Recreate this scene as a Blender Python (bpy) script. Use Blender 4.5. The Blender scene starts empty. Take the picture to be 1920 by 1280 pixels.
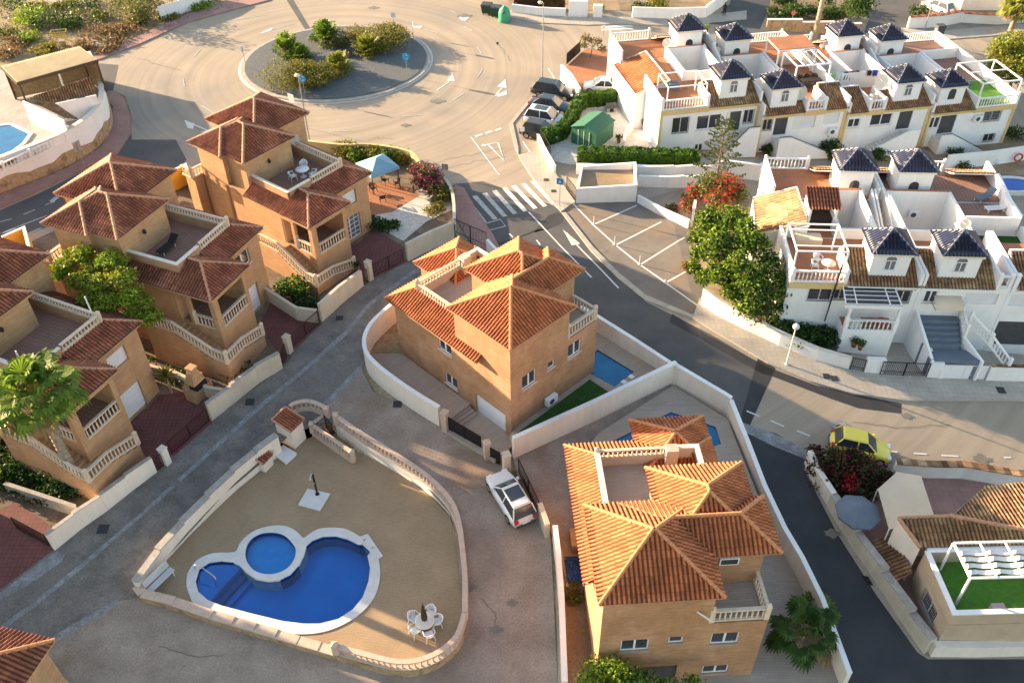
import bpy, bmesh, math, random
import numpy as np
from mathutils import Vector, Matrix, noise
from mathutils.geometry import tessellate_polygon
R=math.radians
random.seed(7)
S=bpy.context.scene
COL=S.collection
# ---------------------------------------------------------------- camera
CF=1700.0; TH=R(41.43); RO=R(-.74); HC=44.0
c_,s_=math.cos(TH),math.sin(TH)
CM=np.array([[math.cos(RO),-math.sin(RO),0],[math.sin(RO),math.cos(RO),0],[0,0,1]])@np.array([[1,0,0],[0,-s_,-c_],[0,c_,-s_]])
cam=bpy.data.objects.new('camera',bpy.data.cameras.new('camera')); COL.objects.link(cam)
cam.data.sensor_width=36; cam.data.lens=CF/1920*36; cam.data.clip_end=900; cam.data.clip_start=.5
cam.matrix_world=Matrix(((CM[0][0],-CM[1][0],-CM[2][0],0),(CM[0][1],-CM[1][1],-CM[2][1],0),(CM[0][2],-CM[1][2],-CM[2][2],HC),(0,0,0,1)))
S.camera=cam
# ---------------------------------------------------------------- world, sun, exposure
SUN_AZ=154.5; SUN_EL=13.8
w=bpy.data.worlds.new('World'); S.world=w; w.use_nodes=True
nt=w.node_tree; bg=nt.nodes['Background']
sky=nt.nodes.new('ShaderNodeTexSky'); sky.sky_type='NISHITA'; sky.sun_disc=False
sky.sun_elevation=R(SUN_EL); sky.sun_rotation=R(90-SUN_AZ)
sky.air_density=1.0; sky.dust_density=1.0; sky.ozone_density=1.0
tint=nt.nodes.new('ShaderNodeMix'); tint.data_type='RGBA'; tint.blend_type='MULTIPLY'; tint.inputs[0].default_value=1; tint.inputs[7].default_value=(1.0,.90,.78,1); nt.links.new(sky.outputs[0],tint.inputs[6]); nt.links.new(tint.outputs[2],bg.inputs[0]); bg.inputs[1].default_value=0.125
sl=bpy.data.lights.new('sun','SUN'); sl.energy=5.0; sl.angle=R(.5); sl.color=(1.0,.74,.46)
so=bpy.data.objects.new('sun',sl); COL.objects.link(so); so.location=(0,60,60)
sd=Vector((math.cos(R(SUN_AZ))*math.cos(R(SUN_EL)),math.sin(R(SUN_AZ))*math.cos(R(SUN_EL)),math.sin(R(SUN_EL))))
so.rotation_euler=sd.to_track_quat('Z','Y').to_euler()
S.view_settings.view_transform='Standard'; S.view_settings.look='None'; S.view_settings.gamma=1; S.view_settings.exposure=2.15
S.render.engine='CYCLES'
# ---------------------------------------------------------------- terrain height and pixel helpers
KY=[(-50,-3.6),(8,-3.2),(20,-2.4),(50,0.),(500,0.)]
KX=[(-300,0.),(14,0.),(48,-2.8),(300,-4.)]
def G(x,y): return float(np.interp(y,[k[0] for k in KY],[k[1] for k in KY])+np.interp(x,[k[0] for k in KX],[k[1] for k in KX]))
def at(px,py,z=0.0):
    d=CM.T@np.array([(px-960)/CF,(py-640)/CF,1.]); t=(z-HC)/d[2]; return (d[0]*t,d[1]*t,z)
def W(px,py,dz=0.0):
    z=0.
    for i in range(25):
        p=at(px,py,z+dz); z=G(p[0],p[1])
    return Vector((p[0],p[1],z+dz))
def A(px,py,z): return Vector(at(px,py,z))
# ---------------------------------------------------------------- mesh builder
OFF={}
class MB:
    def __init__(s): s.v=[]; s.f=[]; s.uv=[]; s.m=[]; s.sm=[]
    def add(s,vs,fs,uv=None,m=0,sm=False):
        b=len(s.v); s.v.extend([tuple(p) for p in vs])
        for i,f in enumerate(fs):
            s.f.append(tuple(b+k for k in f)); s.uv.append(uv[i] if uv else None); s.m.append(m); s.sm.append(sm)
    def quad(s,*p,m=0): s.add(p,[tuple(range(len(p)))],m=m)
    def hexa(s,a,b,m=0):   # a: 4 bottom points, b: 4 top points
        s.add(list(a)+list(b),[(3,2,1,0),(4,5,6,7),(0,1,5,4),(1,2,6,5),(2,3,7,6),(3,0,4,7)],m=m)
    def box(s,fr,u0,v0,z0,u1,v1,z1,m=0):
        P=lambda u,v,z: fr.P(u,v,z)
        s.hexa([P(u0,v0,z0),P(u1,v0,z0),P(u1,v1,z0),P(u0,v1,z0)],[P(u0,v0,z1),P(u1,v0,z1),P(u1,v1,z1),P(u0,v1,z1)],m)
    def bar(s,a,b,w,h,m=0,z=0.):  # beam from a to b, width w, height h centred at height z
        a=Vector(a);b=Vector(b); d=b-a; n=Vector((-d.y,d.x,0))
        if n.length<1e-6: n=Vector((1,0,0))
        n=n.normalized()*w/2; up=Vector((0,0,h/2)); o=Vector((0,0,z))
        if abs(d.z)>.95*d.length: up=Vector((0,h/2,0)); n=Vector((w/2,0,0))
        s.hexa([a-n-up+o,b-n-up+o,b+n-up+o,a+n-up+o],[a-n+up+o,b-n+up+o,b+n+up+o,a+n+up+o],m)
    def tube(s,pts,rad,n=8,m=0,cap=True,sm=True):
        pts=[Vector(p) for p in pts]; rad=rad if isinstance(rad,(list,tuple)) else [rad]*len(pts)
        rings=[];fs=[];up=None
        for i,p in enumerate(pts):
            d=(pts[min(i+1,len(pts)-1)]-pts[max(i-1,0)]).normalized()
            x=d.orthogonal() if up is None else (up-d*up.dot(d))
            if x.length<1e-5: x=d.orthogonal()
            x.normalize(); up=x; y=d.cross(x)
            for k in range(n):
                a=2*math.pi*k/n; rings.append(p+(x*math.cos(a)+y*math.sin(a))*rad[i])
        for i in range(len(pts)-1):
            for k in range(n): fs.append((i*n+k,i*n+(k+1)%n,(i+1)*n+(k+1)%n,(i+1)*n+k))
        s.add(rings,fs,m=m,sm=sm)
        if cap:
            s.add(rings[:n],[tuple(range(n))[::-1]],m=m); s.add(rings[-n:],[tuple(range(n))],m=m)
    def lathe(s,o,prof,n=10,m=0,sm=True):  # prof: (radius, z)
        o=Vector(o); vs=[o+Vector((r*math.cos(2*math.pi*k/n),r*math.sin(2*math.pi*k/n),z)) for r,z in prof for k in range(n)]
        fs=[(i*n+k,i*n+(k+1)%n,(i+1)*n+(k+1)%n,(i+1)*n+k) for i in range(len(prof)-1) for k in range(n)]
        fs.append(tuple(range(n))[::-1]); fs.append(tuple((len(prof)-1)*n+k for k in range(n)))
        s.add(vs,fs,m=m,sm=sm)
    def ball(s,c,r,n=10,m=0,sz=1.): 
        k=n//2; s.lathe(c,[(max(r*math.sin(math.pi*i/k),.001),-r*sz*math.cos(math.pi*i/k)) for i in range(k+1)],n,m)
    def prism(s,pts,z0,z1,m=0,mt=None,holes=()):  # pts xy list; z may be number or function
        f0=z0 if callable(z0) else (lambda x,y:z0); f1=z1 if callable(z1) else (lambda x,y:z1)
        loops=[[Vector((p[0],p[1],0)) for p in L] for L in [pts]+list(holes)]
        tri=tessellate_polygon(loops); flat=[p for L in loops for p in L]
        s.add([(p.x,p.y,f1(p.x,p.y)) for p in flat],[orient(t,flat,1) for t in tri],m=m if mt is None else mt)
        s.add([(p.x,p.y,f0(p.x,p.y)) for p in flat],[orient(t,flat,-1) for t in tri],m=m)
        for L in loops:
            n=len(L)
            for i in range(n):
                a,b=L[i],L[(i+1)%n]
                s.quad((a.x,a.y,f0(a.x,a.y)),(b.x,b.y,f0(b.x,b.y)),(b.x,b.y,f1(b.x,b.y)),(a.x,a.y,f1(a.x,a.y)),m=m)
    def build(s,name,mats,parent=None,yaw=0.,org=None,fix=False):
        if not s.v: return None
        V=np.array(s.v,dtype=float)
        if parent is not None: o=OFF.get(parent.name,Vector((0,0,0)))
        else: o=Vector(org) if org is not None else Vector((V[:,0].mean(),V[:,1].mean(),V[:,2].min()))
        me=bpy.data.meshes.new(name); me.from_pydata([tuple(p) for p in (V-np.array(o))],[],s.f)
        mats=mats if isinstance(mats,(list,tuple)) else [mats]
        for m in mats: me.materials.append(m)
        me.polygons.foreach_set('material_index',s.m); me.polygons.foreach_set('use_smooth',s.sm)
        if fix:
            bm=bmesh.new(); bm.from_mesh(me); bmesh.ops.recalc_face_normals(bm,faces=bm.faces); bm.to_mesh(me); bm.free()
        uvl=me.uv_layers.new(name='UVMap'); out=np.zeros((len(me.loops),2)); cy,sy=math.cos(R(yaw)),math.sin(R(yaw))
        for p in me.polygons:
            e=s.uv[p.index] if p.index<len(s.uv) else None
            if e is not None:
                for k,li in enumerate(p.loop_indices): out[li]=e[k]
                continue
            n=p.normal
            if abs(n.z)>.8: tx,ty=(cy,sy),(-sy,cy)
            else:
                l=math.hypot(n.x,n.y) or 1; tx=(-n.y/l,n.x/l); ty=None
            for li in p.loop_indices:
                q=s.v[me.loops[li].vertex_index] if False else V[me.loops[li].vertex_index]
                out[li]=(q[0]*tx[0]+q[1]*tx[1], q[2] if ty is None else q[0]*ty[0]+q[1]*ty[1])
        uvl.data.foreach_set('uv',out.ravel())
        ob=bpy.data.objects.new(name,me); COL.objects.link(ob)
        if parent is not None: ob.parent=parent; OFF[ob.name]=o
        else: ob.location=o; OFF[ob.name]=o
        return ob
def orient(t,P,s):
    a,b,c=[P[i] for i in t]; k=(b-a).cross(c-a).z
    return tuple(t) if k*s>0 else tuple(reversed(t))
def tag(o,label,cat,group=None,kind=None):
    if label: o['label']=label
    if cat: o['category']=cat
    if group: o['group']=group
    if kind: o['kind']=kind
    return o
def thing(name,label,cat,loc=(0,0,0),group=None):
    o=bpy.data.objects.new(name,None); COL.objects.link(o); o.location=loc; o.empty_display_size=.3
    OFF[o.name]=Vector(loc); return tag(o,label,cat,group)
def dup(root,loc,rotz=0.,label=None,group=None,scale=None):
    def cp(o,par):
        c=o.copy(); COL.objects.link(c)
        if par is not None: c.parent=par
        for ch in o.children: cp(ch,c)
        return c
    r=cp(root,None); r.location=loc; r.rotation_euler=(0,0,rotz)
    if scale: r.scale=(scale,)*3
    if label: r['label']=label
    if group: r['group']=group
    return r
class Fr:
    def __init__(s,o,yaw,k=1.): s.o=Vector((o[0],o[1],0)); a=R(yaw); s.yaw=yaw; s.k=k; s.u=Vector((math.cos(a),math.sin(a),0)); s.v=Vector((-s.u.y,s.u.x,0))
    def P(s,u,v,z=0.): q=s.o+s.u*(u*s.k)+s.v*(v*s.k); return Vector((q.x,q.y,z))
    def L(s,px,py,z): p=A(px,py,z)-s.o; return p.dot(s.u)/s.k,p.dot(s.v)/s.k
WF=Fr((0,0),0)
# ---------------------------------------------------------------- materials
def lin(c): return tuple((x/12.92 if x<=.04045 else ((x+.055)/1.055)**2.4) for x in c)
def material(name,c1,c2=None,sc=1.5,rough=.85,pat=None,bump=.15,fine=.12,c3=None,metal=0.,spec=.3,sc2=25.,trans=0.,streak=0.,ring=0.,band=0.):
    m=bpy.data.materials.new(name); m.use_nodes=True; n=m.node_tree.nodes; l=m.node_tree.links; b=n['Principled BSDF']
    b.inputs['Roughness'].default_value=rough; b.inputs['Metallic'].default_value=metal; b.inputs['Specular IOR Level'].default_value=spec
    geo=n.new('ShaderNodeNewGeometry'); c2=c2 or tuple(x*.8 for x in c1)
    def noi(s,d=4): 
        t=n.new('ShaderNodeTexNoise'); t.inputs['Scale'].default_value=s; t.inputs['Detail'].default_value=d; t.inputs['Roughness'].default_value=.6; l.new(geo.outputs['Position'],t.inputs['Vector']); return t.outputs[0]
    def mixc(f,a,b_,t='MIX'):
        x=n.new('ShaderNodeMix'); x.data_type='RGBA'; x.blend_type=t
        for sock,v in ((x.inputs[0],f),(x.inputs[6],a),(x.inputs[7],b_)):
            if hasattr(v,'node'): l.new(v,sock)
            elif isinstance(v,tuple): sock.default_value=(*v,1)
            else: sock.default_value=v
        return x.outputs[2]
    def ramp(f,a,b_):
        r=n.new('ShaderNodeMapRange'); r.inputs[1].default_value=a; r.inputs[2].default_value=b_; l.new(f,r.inputs[0]); return r.outputs[0]
    nf=noi(sc2,3); hgt=nf
    col=mixc(ramp(noi(sc),.35,.65),c1,c2)
    if c3: col=mixc(ramp(noi(sc*.35,6),.52,.62),col,c3)
    uv=n.new('ShaderNodeUVMap')
    if streak:
        mp=n.new('ShaderNodeMapping'); mp.inputs['Scale'].default_value=(2.6,2.6,.22); l.new(geo.outputs['Position'],mp.inputs[0]); t=n.new('ShaderNodeTexNoise'); t.inputs['Scale'].default_value=1.; t.inputs['Detail'].default_value=5; t.inputs['Roughness'].default_value=.65; l.new(mp.outputs[0],t.inputs['Vector'])
        col=mixc(1.,col,mixc(ramp(t.outputs[0],.35,.62),(1.,1.,1.),(1-streak,1-streak,1-streak*.9)),'MULTIPLY')
    if band:
        mp=n.new('ShaderNodeMapping'); mp.inputs['Scale'].default_value=(.9,7.,1.); l.new(uv.outputs[0],mp.inputs[0]); t=n.new('ShaderNodeTexNoise'); t.inputs['Scale'].default_value=1.; t.inputs['Detail'].default_value=6; t.inputs['Roughness'].default_value=.75; l.new(mp.outputs[0],t.inputs['Vector'])
        col=mixc(1.,col,mixc(ramp(t.outputs[0],.3,.7),(1-band,1-band*1.1,1-band*1.2),(1+band,1+band,1+band)),'MULTIPLY')
    if ring:
        sb=n.new('ShaderNodeVectorMath'); sb.operation='DISTANCE'; l.new(geo.outputs['Position'],sb.inputs[0]); sb.inputs[1].default_value=RC
        t=n.new('ShaderNodeTexNoise'); t.noise_dimensions='1D'; t.inputs['Scale'].default_value=.9; t.inputs['Detail'].default_value=6; t.inputs['Roughness'].default_value=.7; l.new(sb.outputs['Value'],t.inputs['W'])
        col=mixc(1.,col,mixc(ramp(t.outputs[0],.35,.68),(1.06,1.06,1.05),(1-ring,)*3),'MULTIPLY')
    if pat and pat[0]=='brick':
        br=n.new('ShaderNodeTexBrick'); l.new(uv.outputs[0],br.inputs[0]); br.inputs['Scale'].default_value=1.
        br.inputs['Brick Width'].default_value=pat[1]; br.inputs['Row Height'].default_value=pat[2]; br.inputs['Mortar Size'].default_value=pat[3]
        br.offset=pat[5] if len(pat)>5 else .5
        br.inputs['Color1'].default_value=(1,1,1,1); v=pat[4]; br.inputs['Color2'].default_value=(v,v,v,1); k=pat[6] if len(pat)>6 else .62; br.inputs['Mortar'].default_value=(k,k,k,1); br.inputs['Bias'].default_value=0
        col=mixc(1.0,col,br.outputs[0],'MULTIPLY')
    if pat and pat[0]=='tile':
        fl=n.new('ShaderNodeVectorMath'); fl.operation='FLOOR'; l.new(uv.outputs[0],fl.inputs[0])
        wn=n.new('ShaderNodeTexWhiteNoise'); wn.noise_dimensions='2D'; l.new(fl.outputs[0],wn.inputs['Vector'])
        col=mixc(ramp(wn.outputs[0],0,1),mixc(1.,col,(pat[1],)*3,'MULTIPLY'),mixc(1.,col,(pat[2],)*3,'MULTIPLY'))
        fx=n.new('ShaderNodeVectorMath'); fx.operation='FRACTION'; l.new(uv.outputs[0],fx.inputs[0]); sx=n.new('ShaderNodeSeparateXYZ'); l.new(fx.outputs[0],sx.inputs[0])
        col=mixc(1.,col,mixc(ramp(sx.outputs[0],.50,.62),(1.08,1.08,1.08),(.50,.46,.44)),'MULTIPLY'); col=mixc(1.,col,mixc(ramp(sx.outputs[1],.0,.16),(.6,.57,.55),(1.,1.,1.)),'MULTIPLY')  # channels darkened, crowns lightened: groove shading and grime put into the tile colour
    if pat and pat[0]=='wave':
        wv=n.new('ShaderNodeTexWave'); wv.bands_direction='X'; wv.inputs['Scale'].default_value=pat[1]; wv.inputs['Distortion'].default_value=0.; l.new(uv.outputs[0],wv.inputs[0])
        col=mixc(ramp(wv.outputs['Fac'],.0,pat[3] if len(pat)>3 else .3),mixc(1.,col,(pat[2],)*3,'MULTIPLY'),col)
    if fine: 
        col=mixc(1.,col,mixc(ramp(nf,.25,.75),(1-fine,)*3,(1+fine,)*3),'MULTIPLY')
    l.new(col,b.inputs['Base Color'])
    if bump:
        bp=n.new('ShaderNodeBump'); bp.inputs['Strength'].default_value=bump; bp.inputs['Distance'].default_value=.03; l.new(hgt,bp.inputs['Height']); l.new(bp.outputs[0],b.inputs['Normal'])
    if trans: b.inputs['Transmission Weight'].default_value=trans
    return m
M={}
RC=(-20.3,96.0,0.)
def mk(k,*a,**kw): M[k]=material(k,*a,**kw); return M[k]
mk('asphalt',(.35,.285,.22),(.295,.245,.19),sc=.12,sc2=24,fine=.22,rough=.9,ring=.13,c3=(.25,.22,.19))
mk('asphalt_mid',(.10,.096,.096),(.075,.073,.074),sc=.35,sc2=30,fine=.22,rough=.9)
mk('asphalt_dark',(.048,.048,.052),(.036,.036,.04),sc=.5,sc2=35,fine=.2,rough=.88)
mk('concrete_road',(.22,.195,.172),(.135,.12,.108),sc=.7,sc2=9,fine=.32,rough=.92,c3=(.175,.155,.14))
mk('concrete_court',(.33,.265,.215),(.235,.185,.15),sc=.5,sc2=10,fine=.26,rough=.92,c3=(.23,.165,.12))
mk('parking',(.20,.175,.15),(.155,.135,.12),sc=.5,sc2=20,fine=.28,c3=(.21,.16,.115))
mk('gutter',(.29,.29,.30),(.17,.17,.17),sc=1.6,sc2=9,fine=.35,c3=(.22,.21,.2))
mk('garden_soil',(.17,.125,.09),(.11,.08,.06),sc=.8,c3=(.22,.17,.125),fine=.4,sc2=8)
mk('paint',(.62,.60,.57),(.55,.54,.52),sc=3.,sc2=30,fine=.15,rough=.8)
mk('paint_old',(.45,.45,.44),(.30,.30,.29),sc=2.,sc2=30,fine=.2,rough=.8)
mk('pavement',(.44,.39,.33),(.36,.32,.27),sc=.7,pat=('brick',.4,.4,.012,.95,0.,.7),sc2=15)
mk('pavement_pink',(.36,.21,.18),(.29,.17,.15),sc=.7,pat=('brick',.4,.4,.012,.9,0.,.7),sc2=15)
mk('kerb',(.42,.37,.32),(.33,.29,.25),sc=2)
mk('earth',(.30,.21,.13),(.21,.15,.09),sc=.4,c3=(.36,.28,.19),fine=.3,sc2=8)
mk('scrub_ground',(.34,.25,.15),(.19,.15,.07),sc=.25,c3=(.42,.34,.24),fine=.35,sc2=3.)
mk('gravel_dark',(.115,.125,.13),(.09,.098,.10),sc=3,sc2=14,fine=.5,bump=.6)
mk('gravel_white',(.60,.55,.50),(.48,.44,.40),sc=2,sc2=9,fine=.35,bump=.5)
mk('red_paving',(.19,.075,.07),(.15,.06,.055),sc=.8,pat=('brick',.3,.3,.015,.88,0.,.6),fine=.1)
mk('beige_tile',(.42,.34,.275),(.37,.30,.245),sc=.5,pat=('brick',.9,.16,.01,.88,.3,.7),fine=.06,rough=.7)
mk('deck_paving',(.40,.285,.175),(.34,.24,.145),sc=.5,pat=('brick',.2,.1,.012,.9,.5,.72),fine=.14,sc2=20)
mk('terracotta_floor',(.40,.17,.09),(.33,.14,.07),sc=.8,pat=('brick',.3,.3,.012,.92,0.,.7))
mk('brown_floor',(.31,.18,.135),(.27,.155,.12),sc=.8,pat=('brick',.3,.3,.02,.9,0.,.6))
mk('lawn',(.028,.085,.012),(.018,.06,.01),sc=3,sc2=40,fine=.4,bump=.5)
mk('lawn_bright',(.07,.20,.02),(.05,.15,.015),sc=3,sc2=40,fine=.3,bump=.5)
mk('white_wall',(.80,.785,.77),(.74,.725,.71),sc=.6,fine=.03,streak=.05,bump=.05,sc2=12)
mk('cream_wall',(.60,.52,.41),(.52,.45,.355),sc=.7,streak=.09,fine=.05,sc2=12)
mk('white_render',(.80,.71,.615),(.73,.65,.565),sc=.6,streak=.08,fine=.05,sc2=12)
mk('beige_render',(.48,.37,.26),(.41,.315,.225),sc=.6,fine=.05,sc2=12)
mk('yellow_trim',(.66,.47,.22),(.58,.41,.19),sc=.8,fine=.04)
mk('yellow_wall',(.72,.42,.07),(.62,.36,.06),sc=.8,fine=.05)
mk('brick',(.48,.27,.145),(.405,.225,.12),sc=.8,streak=.10,band=.2,pat=('brick',.25,.07,.011,.82,.5,.78),fine=.08,c3=(.54,.31,.18))
mk('brick_pale',(.56,.335,.18),(.47,.28,.15),sc=.8,streak=.10,band=.2,pat=('brick',.25,.07,.011,.84,.5,.78),fine=.08)
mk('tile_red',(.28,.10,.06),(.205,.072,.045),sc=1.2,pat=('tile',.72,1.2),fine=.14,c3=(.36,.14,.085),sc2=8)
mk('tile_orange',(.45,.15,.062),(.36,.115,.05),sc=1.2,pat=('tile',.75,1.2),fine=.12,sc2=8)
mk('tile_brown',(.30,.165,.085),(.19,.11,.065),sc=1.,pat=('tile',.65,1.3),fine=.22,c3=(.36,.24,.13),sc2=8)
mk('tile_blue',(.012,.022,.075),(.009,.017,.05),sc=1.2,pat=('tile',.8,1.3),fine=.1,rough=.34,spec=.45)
mk('cap_tan',(.50,.27,.16),(.40,.21,.13),sc=3,fine=.12)
mk('cap_orange',(.56,.245,.105),(.50,.215,.10),sc=3,fine=.12)
mk('stone_white',(.72,.65,.56),(.62,.56,.48),sc=3,fine=.06)
mk('stone_cream',(.66,.53,.40),(.56,.45,.34),sc=3,fine=.08)
mk('stone_pink',(.55,.41,.32),(.46,.345,.27),sc=3,fine=.1)
mk('stone_grey',(.40,.36,.32),(.30,.27,.24),sc=2.5,fine=.15)
mk('rubble',(.44,.31,.18),(.30,.21,.125),sc=3.5,fine=.35,sc2=7,bump=.8,c3=(.22,.15,.09))
mk('pvc_white',(.75,.75,.76),(.70,.70,.71),sc=2,rough=.4,fine=.02,bump=0)
mk('glass',(.03,.035,.045),(.05,.055,.065),sc=.8,rough=.08,spec=.8,fine=0,bump=0)
mk('glass_light',(.16,.17,.18),(.11,.12,.13),sc=.8,rough=.15,spec=.7,fine=0,bump=0)
mk('black_metal',(.018,.016,.016),(.012,.011,.011),sc=4,rough=.5,fine=.1,bump=0)
mk('red_metal',(.055,.018,.02),(.04,.015,.016),sc=4,rough=.5,fine=.1,bump=0)
mk('steel',(.55,.55,.56),(.45,.45,.46),sc=4,rough=.3,metal=.9,fine=0,bump=0)
mk('grey_metal',(.34,.34,.35),(.28,.28,.29),sc=3,rough=.5,metal=.4,fine=.05,bump=0)
mk('dark_grey',(.07,.07,.075),(.05,.05,.055),sc=3,rough=.6,fine=.1,bump=0)
mk('water_pool',(.0,.085,.42),(.0,.065,.35),sc=.5,rough=.06,spec=.5,fine=0,bump=.06,sc2=2.5)
mk('water_kids',(.0,.13,.50),(.0,.11,.44),sc=.8,rough=.06,spec=.5,fine=0,bump=.06,sc2=2.5)
mk('water_dark',(.0,.14,.30),(.0,.10,.24),sc=.8,rough=.05,spec=.5,fine=0,bump=.05,sc2=2.5)
mk('pool_tile',(.01,.08,.36),(.015,.11,.45),sc=1,pat=('brick',.3,.3,.02,.6,0.,.5),rough=.4,fine=0)
mk('pool_coping',(.66,.64,.61),(.58,.56,.53),sc=1.5,fine=.08)
mk('green_metal',(.04,.15,.085),(.035,.13,.07),sc=2,rough=.5,fine=.04,pat=('wave',1.1,.75))
mk('green_plastic',(.06,.32,.17),(.05,.28,.15),sc=2,rough=.45,fine=.04,bump=0)
mk('dark_green',(.02,.055,.035),(.015,.045,.03),sc=2,rough=.5,fine=.05,bump=0)
mk('bark',(.20,.15,.105),(.13,.095,.07),sc=6,fine=.35,sc2=12,bump=.8)
mk('palm_bark',(.36,.27,.18),(.22,.16,.11),sc=5,fine=.4,sc2=9,bump=1.)
mk('awning',(.62,.50,.37),(.56,.45,.33),sc=.6,fine=.03)
mk('canvas_grey',(.14,.17,.21),(.12,.145,.185),sc=.8,fine=.04)
mk('canvas_blue',(.22,.38,.46),(.18,.33,.42),sc=.8,fine=.04)
mk('canvas_white',(.62,.62,.62),(.55,.55,.56),sc=.8,fine=.04)
mk('wicker',(.02,.018,.016),(.03,.027,.024),sc=8,fine=.3)
mk('wood',(.30,.18,.09),(.24,.14,.07),sc=2,fine=.2,sc2=12)
mk('wood_dark',(.10,.06,.035),(.075,.045,.028),sc=2,fine=.2)
mk('straw',(.32,.22,.11),(.24,.16,.08),sc=3,fine=.4,sc2=10)
mk('shutter',(.70,.70,.71),(.64,.64,.65),sc=1,pat=('brick',40.,.11,.012,1.,0.,.8),rough=.5,fine=.02)
mk('garage_door',(.70,.71,.74),(.66,.67,.70),sc=1,pat=('brick',40.,.45,.015,1.,0.,.82),rough=.5,fine=.02)
mk('cloth_red',(.45,.03,.05)); mk('cloth_blue',(.02,.06,.35)); mk('cloth_black',(.02,.02,.025)); mk('cloth_white',(.6,.6,.62)); mk('cloth_pink',(.5,.1,.1)); mk('cloth_green',(.3,.5,.2)); mk('cloth_lilac',(.45,.36,.42))
mk('sign_blue',(.03,.27,.55),(.03,.25,.5),rough=.4,fine=0,bump=0); mk('sign_white',(.7,.7,.7),(.65,.65,.65),rough=.5,fine=0,bump=0); mk('sign_red',(.5,.05,.04),rough=.4,fine=0,bump=0)
mk('terracotta_pot',(.42,.17,.09),(.36,.14,.07)); mk('tyre',(.012,.012,.013),rough=.8,fine=0); mk('skin',(.45,.28,.2),fine=0); mk('brown_canvas',(.035,.025,.02),(.05,.035,.028))
mk('corrugated',(.60,.50,.33),(.50,.41,.27),sc=1.,fine=.08)
mk('terrace_stone',(.40,.37,.34),(.31,.285,.265),sc=.7,pat=('brick',.6,.6,.015,.93,0.,.75)); mk('yellow_mesh',(.62,.42,.04),(.55,.37,.04),sc=2)
def leafmat(k,c1,c2,tr=.35):
    m=bpy.data.materials.new(k); m.use_nodes=True; n=m.node_tree.nodes; l=m.node_tree.links; b=n['Principled BSDF']; b.inputs['Roughness'].default_value=.55; b.inputs['Specular IOR Level'].default_value=.25
    g=n.new('ShaderNodeNewGeometry'); mx=n.new('ShaderNodeMix'); mx.data_type='RGBA'; mx.inputs[6].default_value=(*c1,1); mx.inputs[7].default_value=(*c2,1)
    l.new(g.outputs['Random Per Island'],mx.inputs[0]); l.new(mx.outputs[2],b.inputs['Base Color'])
    t=n.new('ShaderNodeBsdfTranslucent'); ms=n.new('ShaderNodeMixShader'); ms.inputs[0].default_value=tr; l.new(mx.outputs[2],t.inputs[0])
    l.new(b.outputs[0],ms.inputs[1]); l.new(t.outputs[0],ms.inputs[2]); l.new(ms.outputs[0],n['Material Output'].inputs[0]); M[k]=m
leafmat('leaf_bright',(.27,.36,.025),(.11,.19,.016)); leafmat('leaf_green',(.06,.12,.016),(.022,.05,.01)); leafmat('leaf_dark',(.025,.055,.014),(.045,.085,.02))
leafmat('leaf_olive',(.15,.16,.035),(.09,.10,.03)); leafmat('leaf_gold',(.24,.20,.03),(.12,.12,.02)); leafmat('leaf_dry',(.24,.16,.07),(.15,.10,.05)); leafmat('leaf_pine',(.09,.12,.035),(.05,.075,.03))
leafmat('flower_pink',(.45,.03,.16),(.28,.02,.10)); leafmat('flower_red',(.55,.015,.02),(.32,.012,.03)); leafmat('leaf_maroon',(.12,.012,.02),(.05,.02,.015)); leafmat('hedge',(.10,.20,.015),(.045,.10,.012)); leafmat('palm_leaf',(.19,.27,.03),(.08,.15,.02),.45); leafmat('palm_gold',(.30,.30,.04),(.10,.13,.02)); leafmat('palm_dead',(.30,.20,.09),(.2,.13,.06))
def carpaint(k,c,metal=.3):
    m=bpy.data.materials.new(k); m.use_nodes=True; b=m.node_tree.nodes['Principled BSDF']; b.inputs['Base Color'].default_value=(*c,1); b.inputs['Roughness'].default_value=.28; b.inputs['Metallic'].default_value=metal; b.inputs['Coat Weight'].default_value=.6; b.inputs['Coat Roughness'].default_value=.08; M[k]=m
carpaint('car_black',(.02,.021,.026)); carpaint('car_navy',(.03,.04,.055)); carpaint('car_white',(.68,.69,.70),0); carpaint('car_silver',(.62,.63,.66),.1); carpaint('car_brown',(.045,.037,.033)); carpaint('car_yellow',(.78,.63,.06),0); carpaint('lamp_red',(.4,.01,.01),0); carpaint('lamp_clear',(.75,.75,.75),0)
# ================================================================ ground sheets
def px_poly(pts,dz=0.): return [W(p[0],p[1],dz) for p in pts]
def sheet_xy(name,loops,lift,mat,kind='structure',skirt=0.,label=None,cat=None):
    bm=bmesh.new(); loops=[[Vector((p[0],p[1],0)) for p in L] for L in loops]
    flat=[p for L in loops for p in L]; vs=[bm.verts.new(p) for p in flat]
    for t in tessellate_polygon(loops):
        t=orient(t,flat,1)
        try: bm.faces.new([vs[i] for i in t])
        except Exception: pass
    for ax,ks in ((1,(8,20,50)),(0,(14,48))):
        for k in ks:
            co=[0,0,0]; no=[0,0,0]; co[ax]=k; no[ax]=1
            bmesh.ops.bisect_plane(bm,geom=bm.verts[:]+bm.edges[:]+bm.faces[:],plane_co=co,plane_no=no)
    if skirt:
        be=[e for e in bm.edges if len(e.link_faces)==1]
        r=bmesh.ops.extrude_edge_only(bm,edges=be); nv={v for v in r['geom'] if isinstance(v,bmesh.types.BMVert)}
    else: nv=set()
    for v in bm.verts: v.co.z=G(v.co.x,v.co.y)+lift-(skirt if v in nv else 0)
    mb=MB(); vi={v:i for i,v in enumerate(bm.verts)}; mb.add([v.co[:] for v in bm.verts],[tuple(vi[v] for v in f.verts) for f in bm.faces]); bm.free()
    o=mb.build(name,mat,org=(0,0,0)); tag(o,label,cat,None,kind); return o
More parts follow.
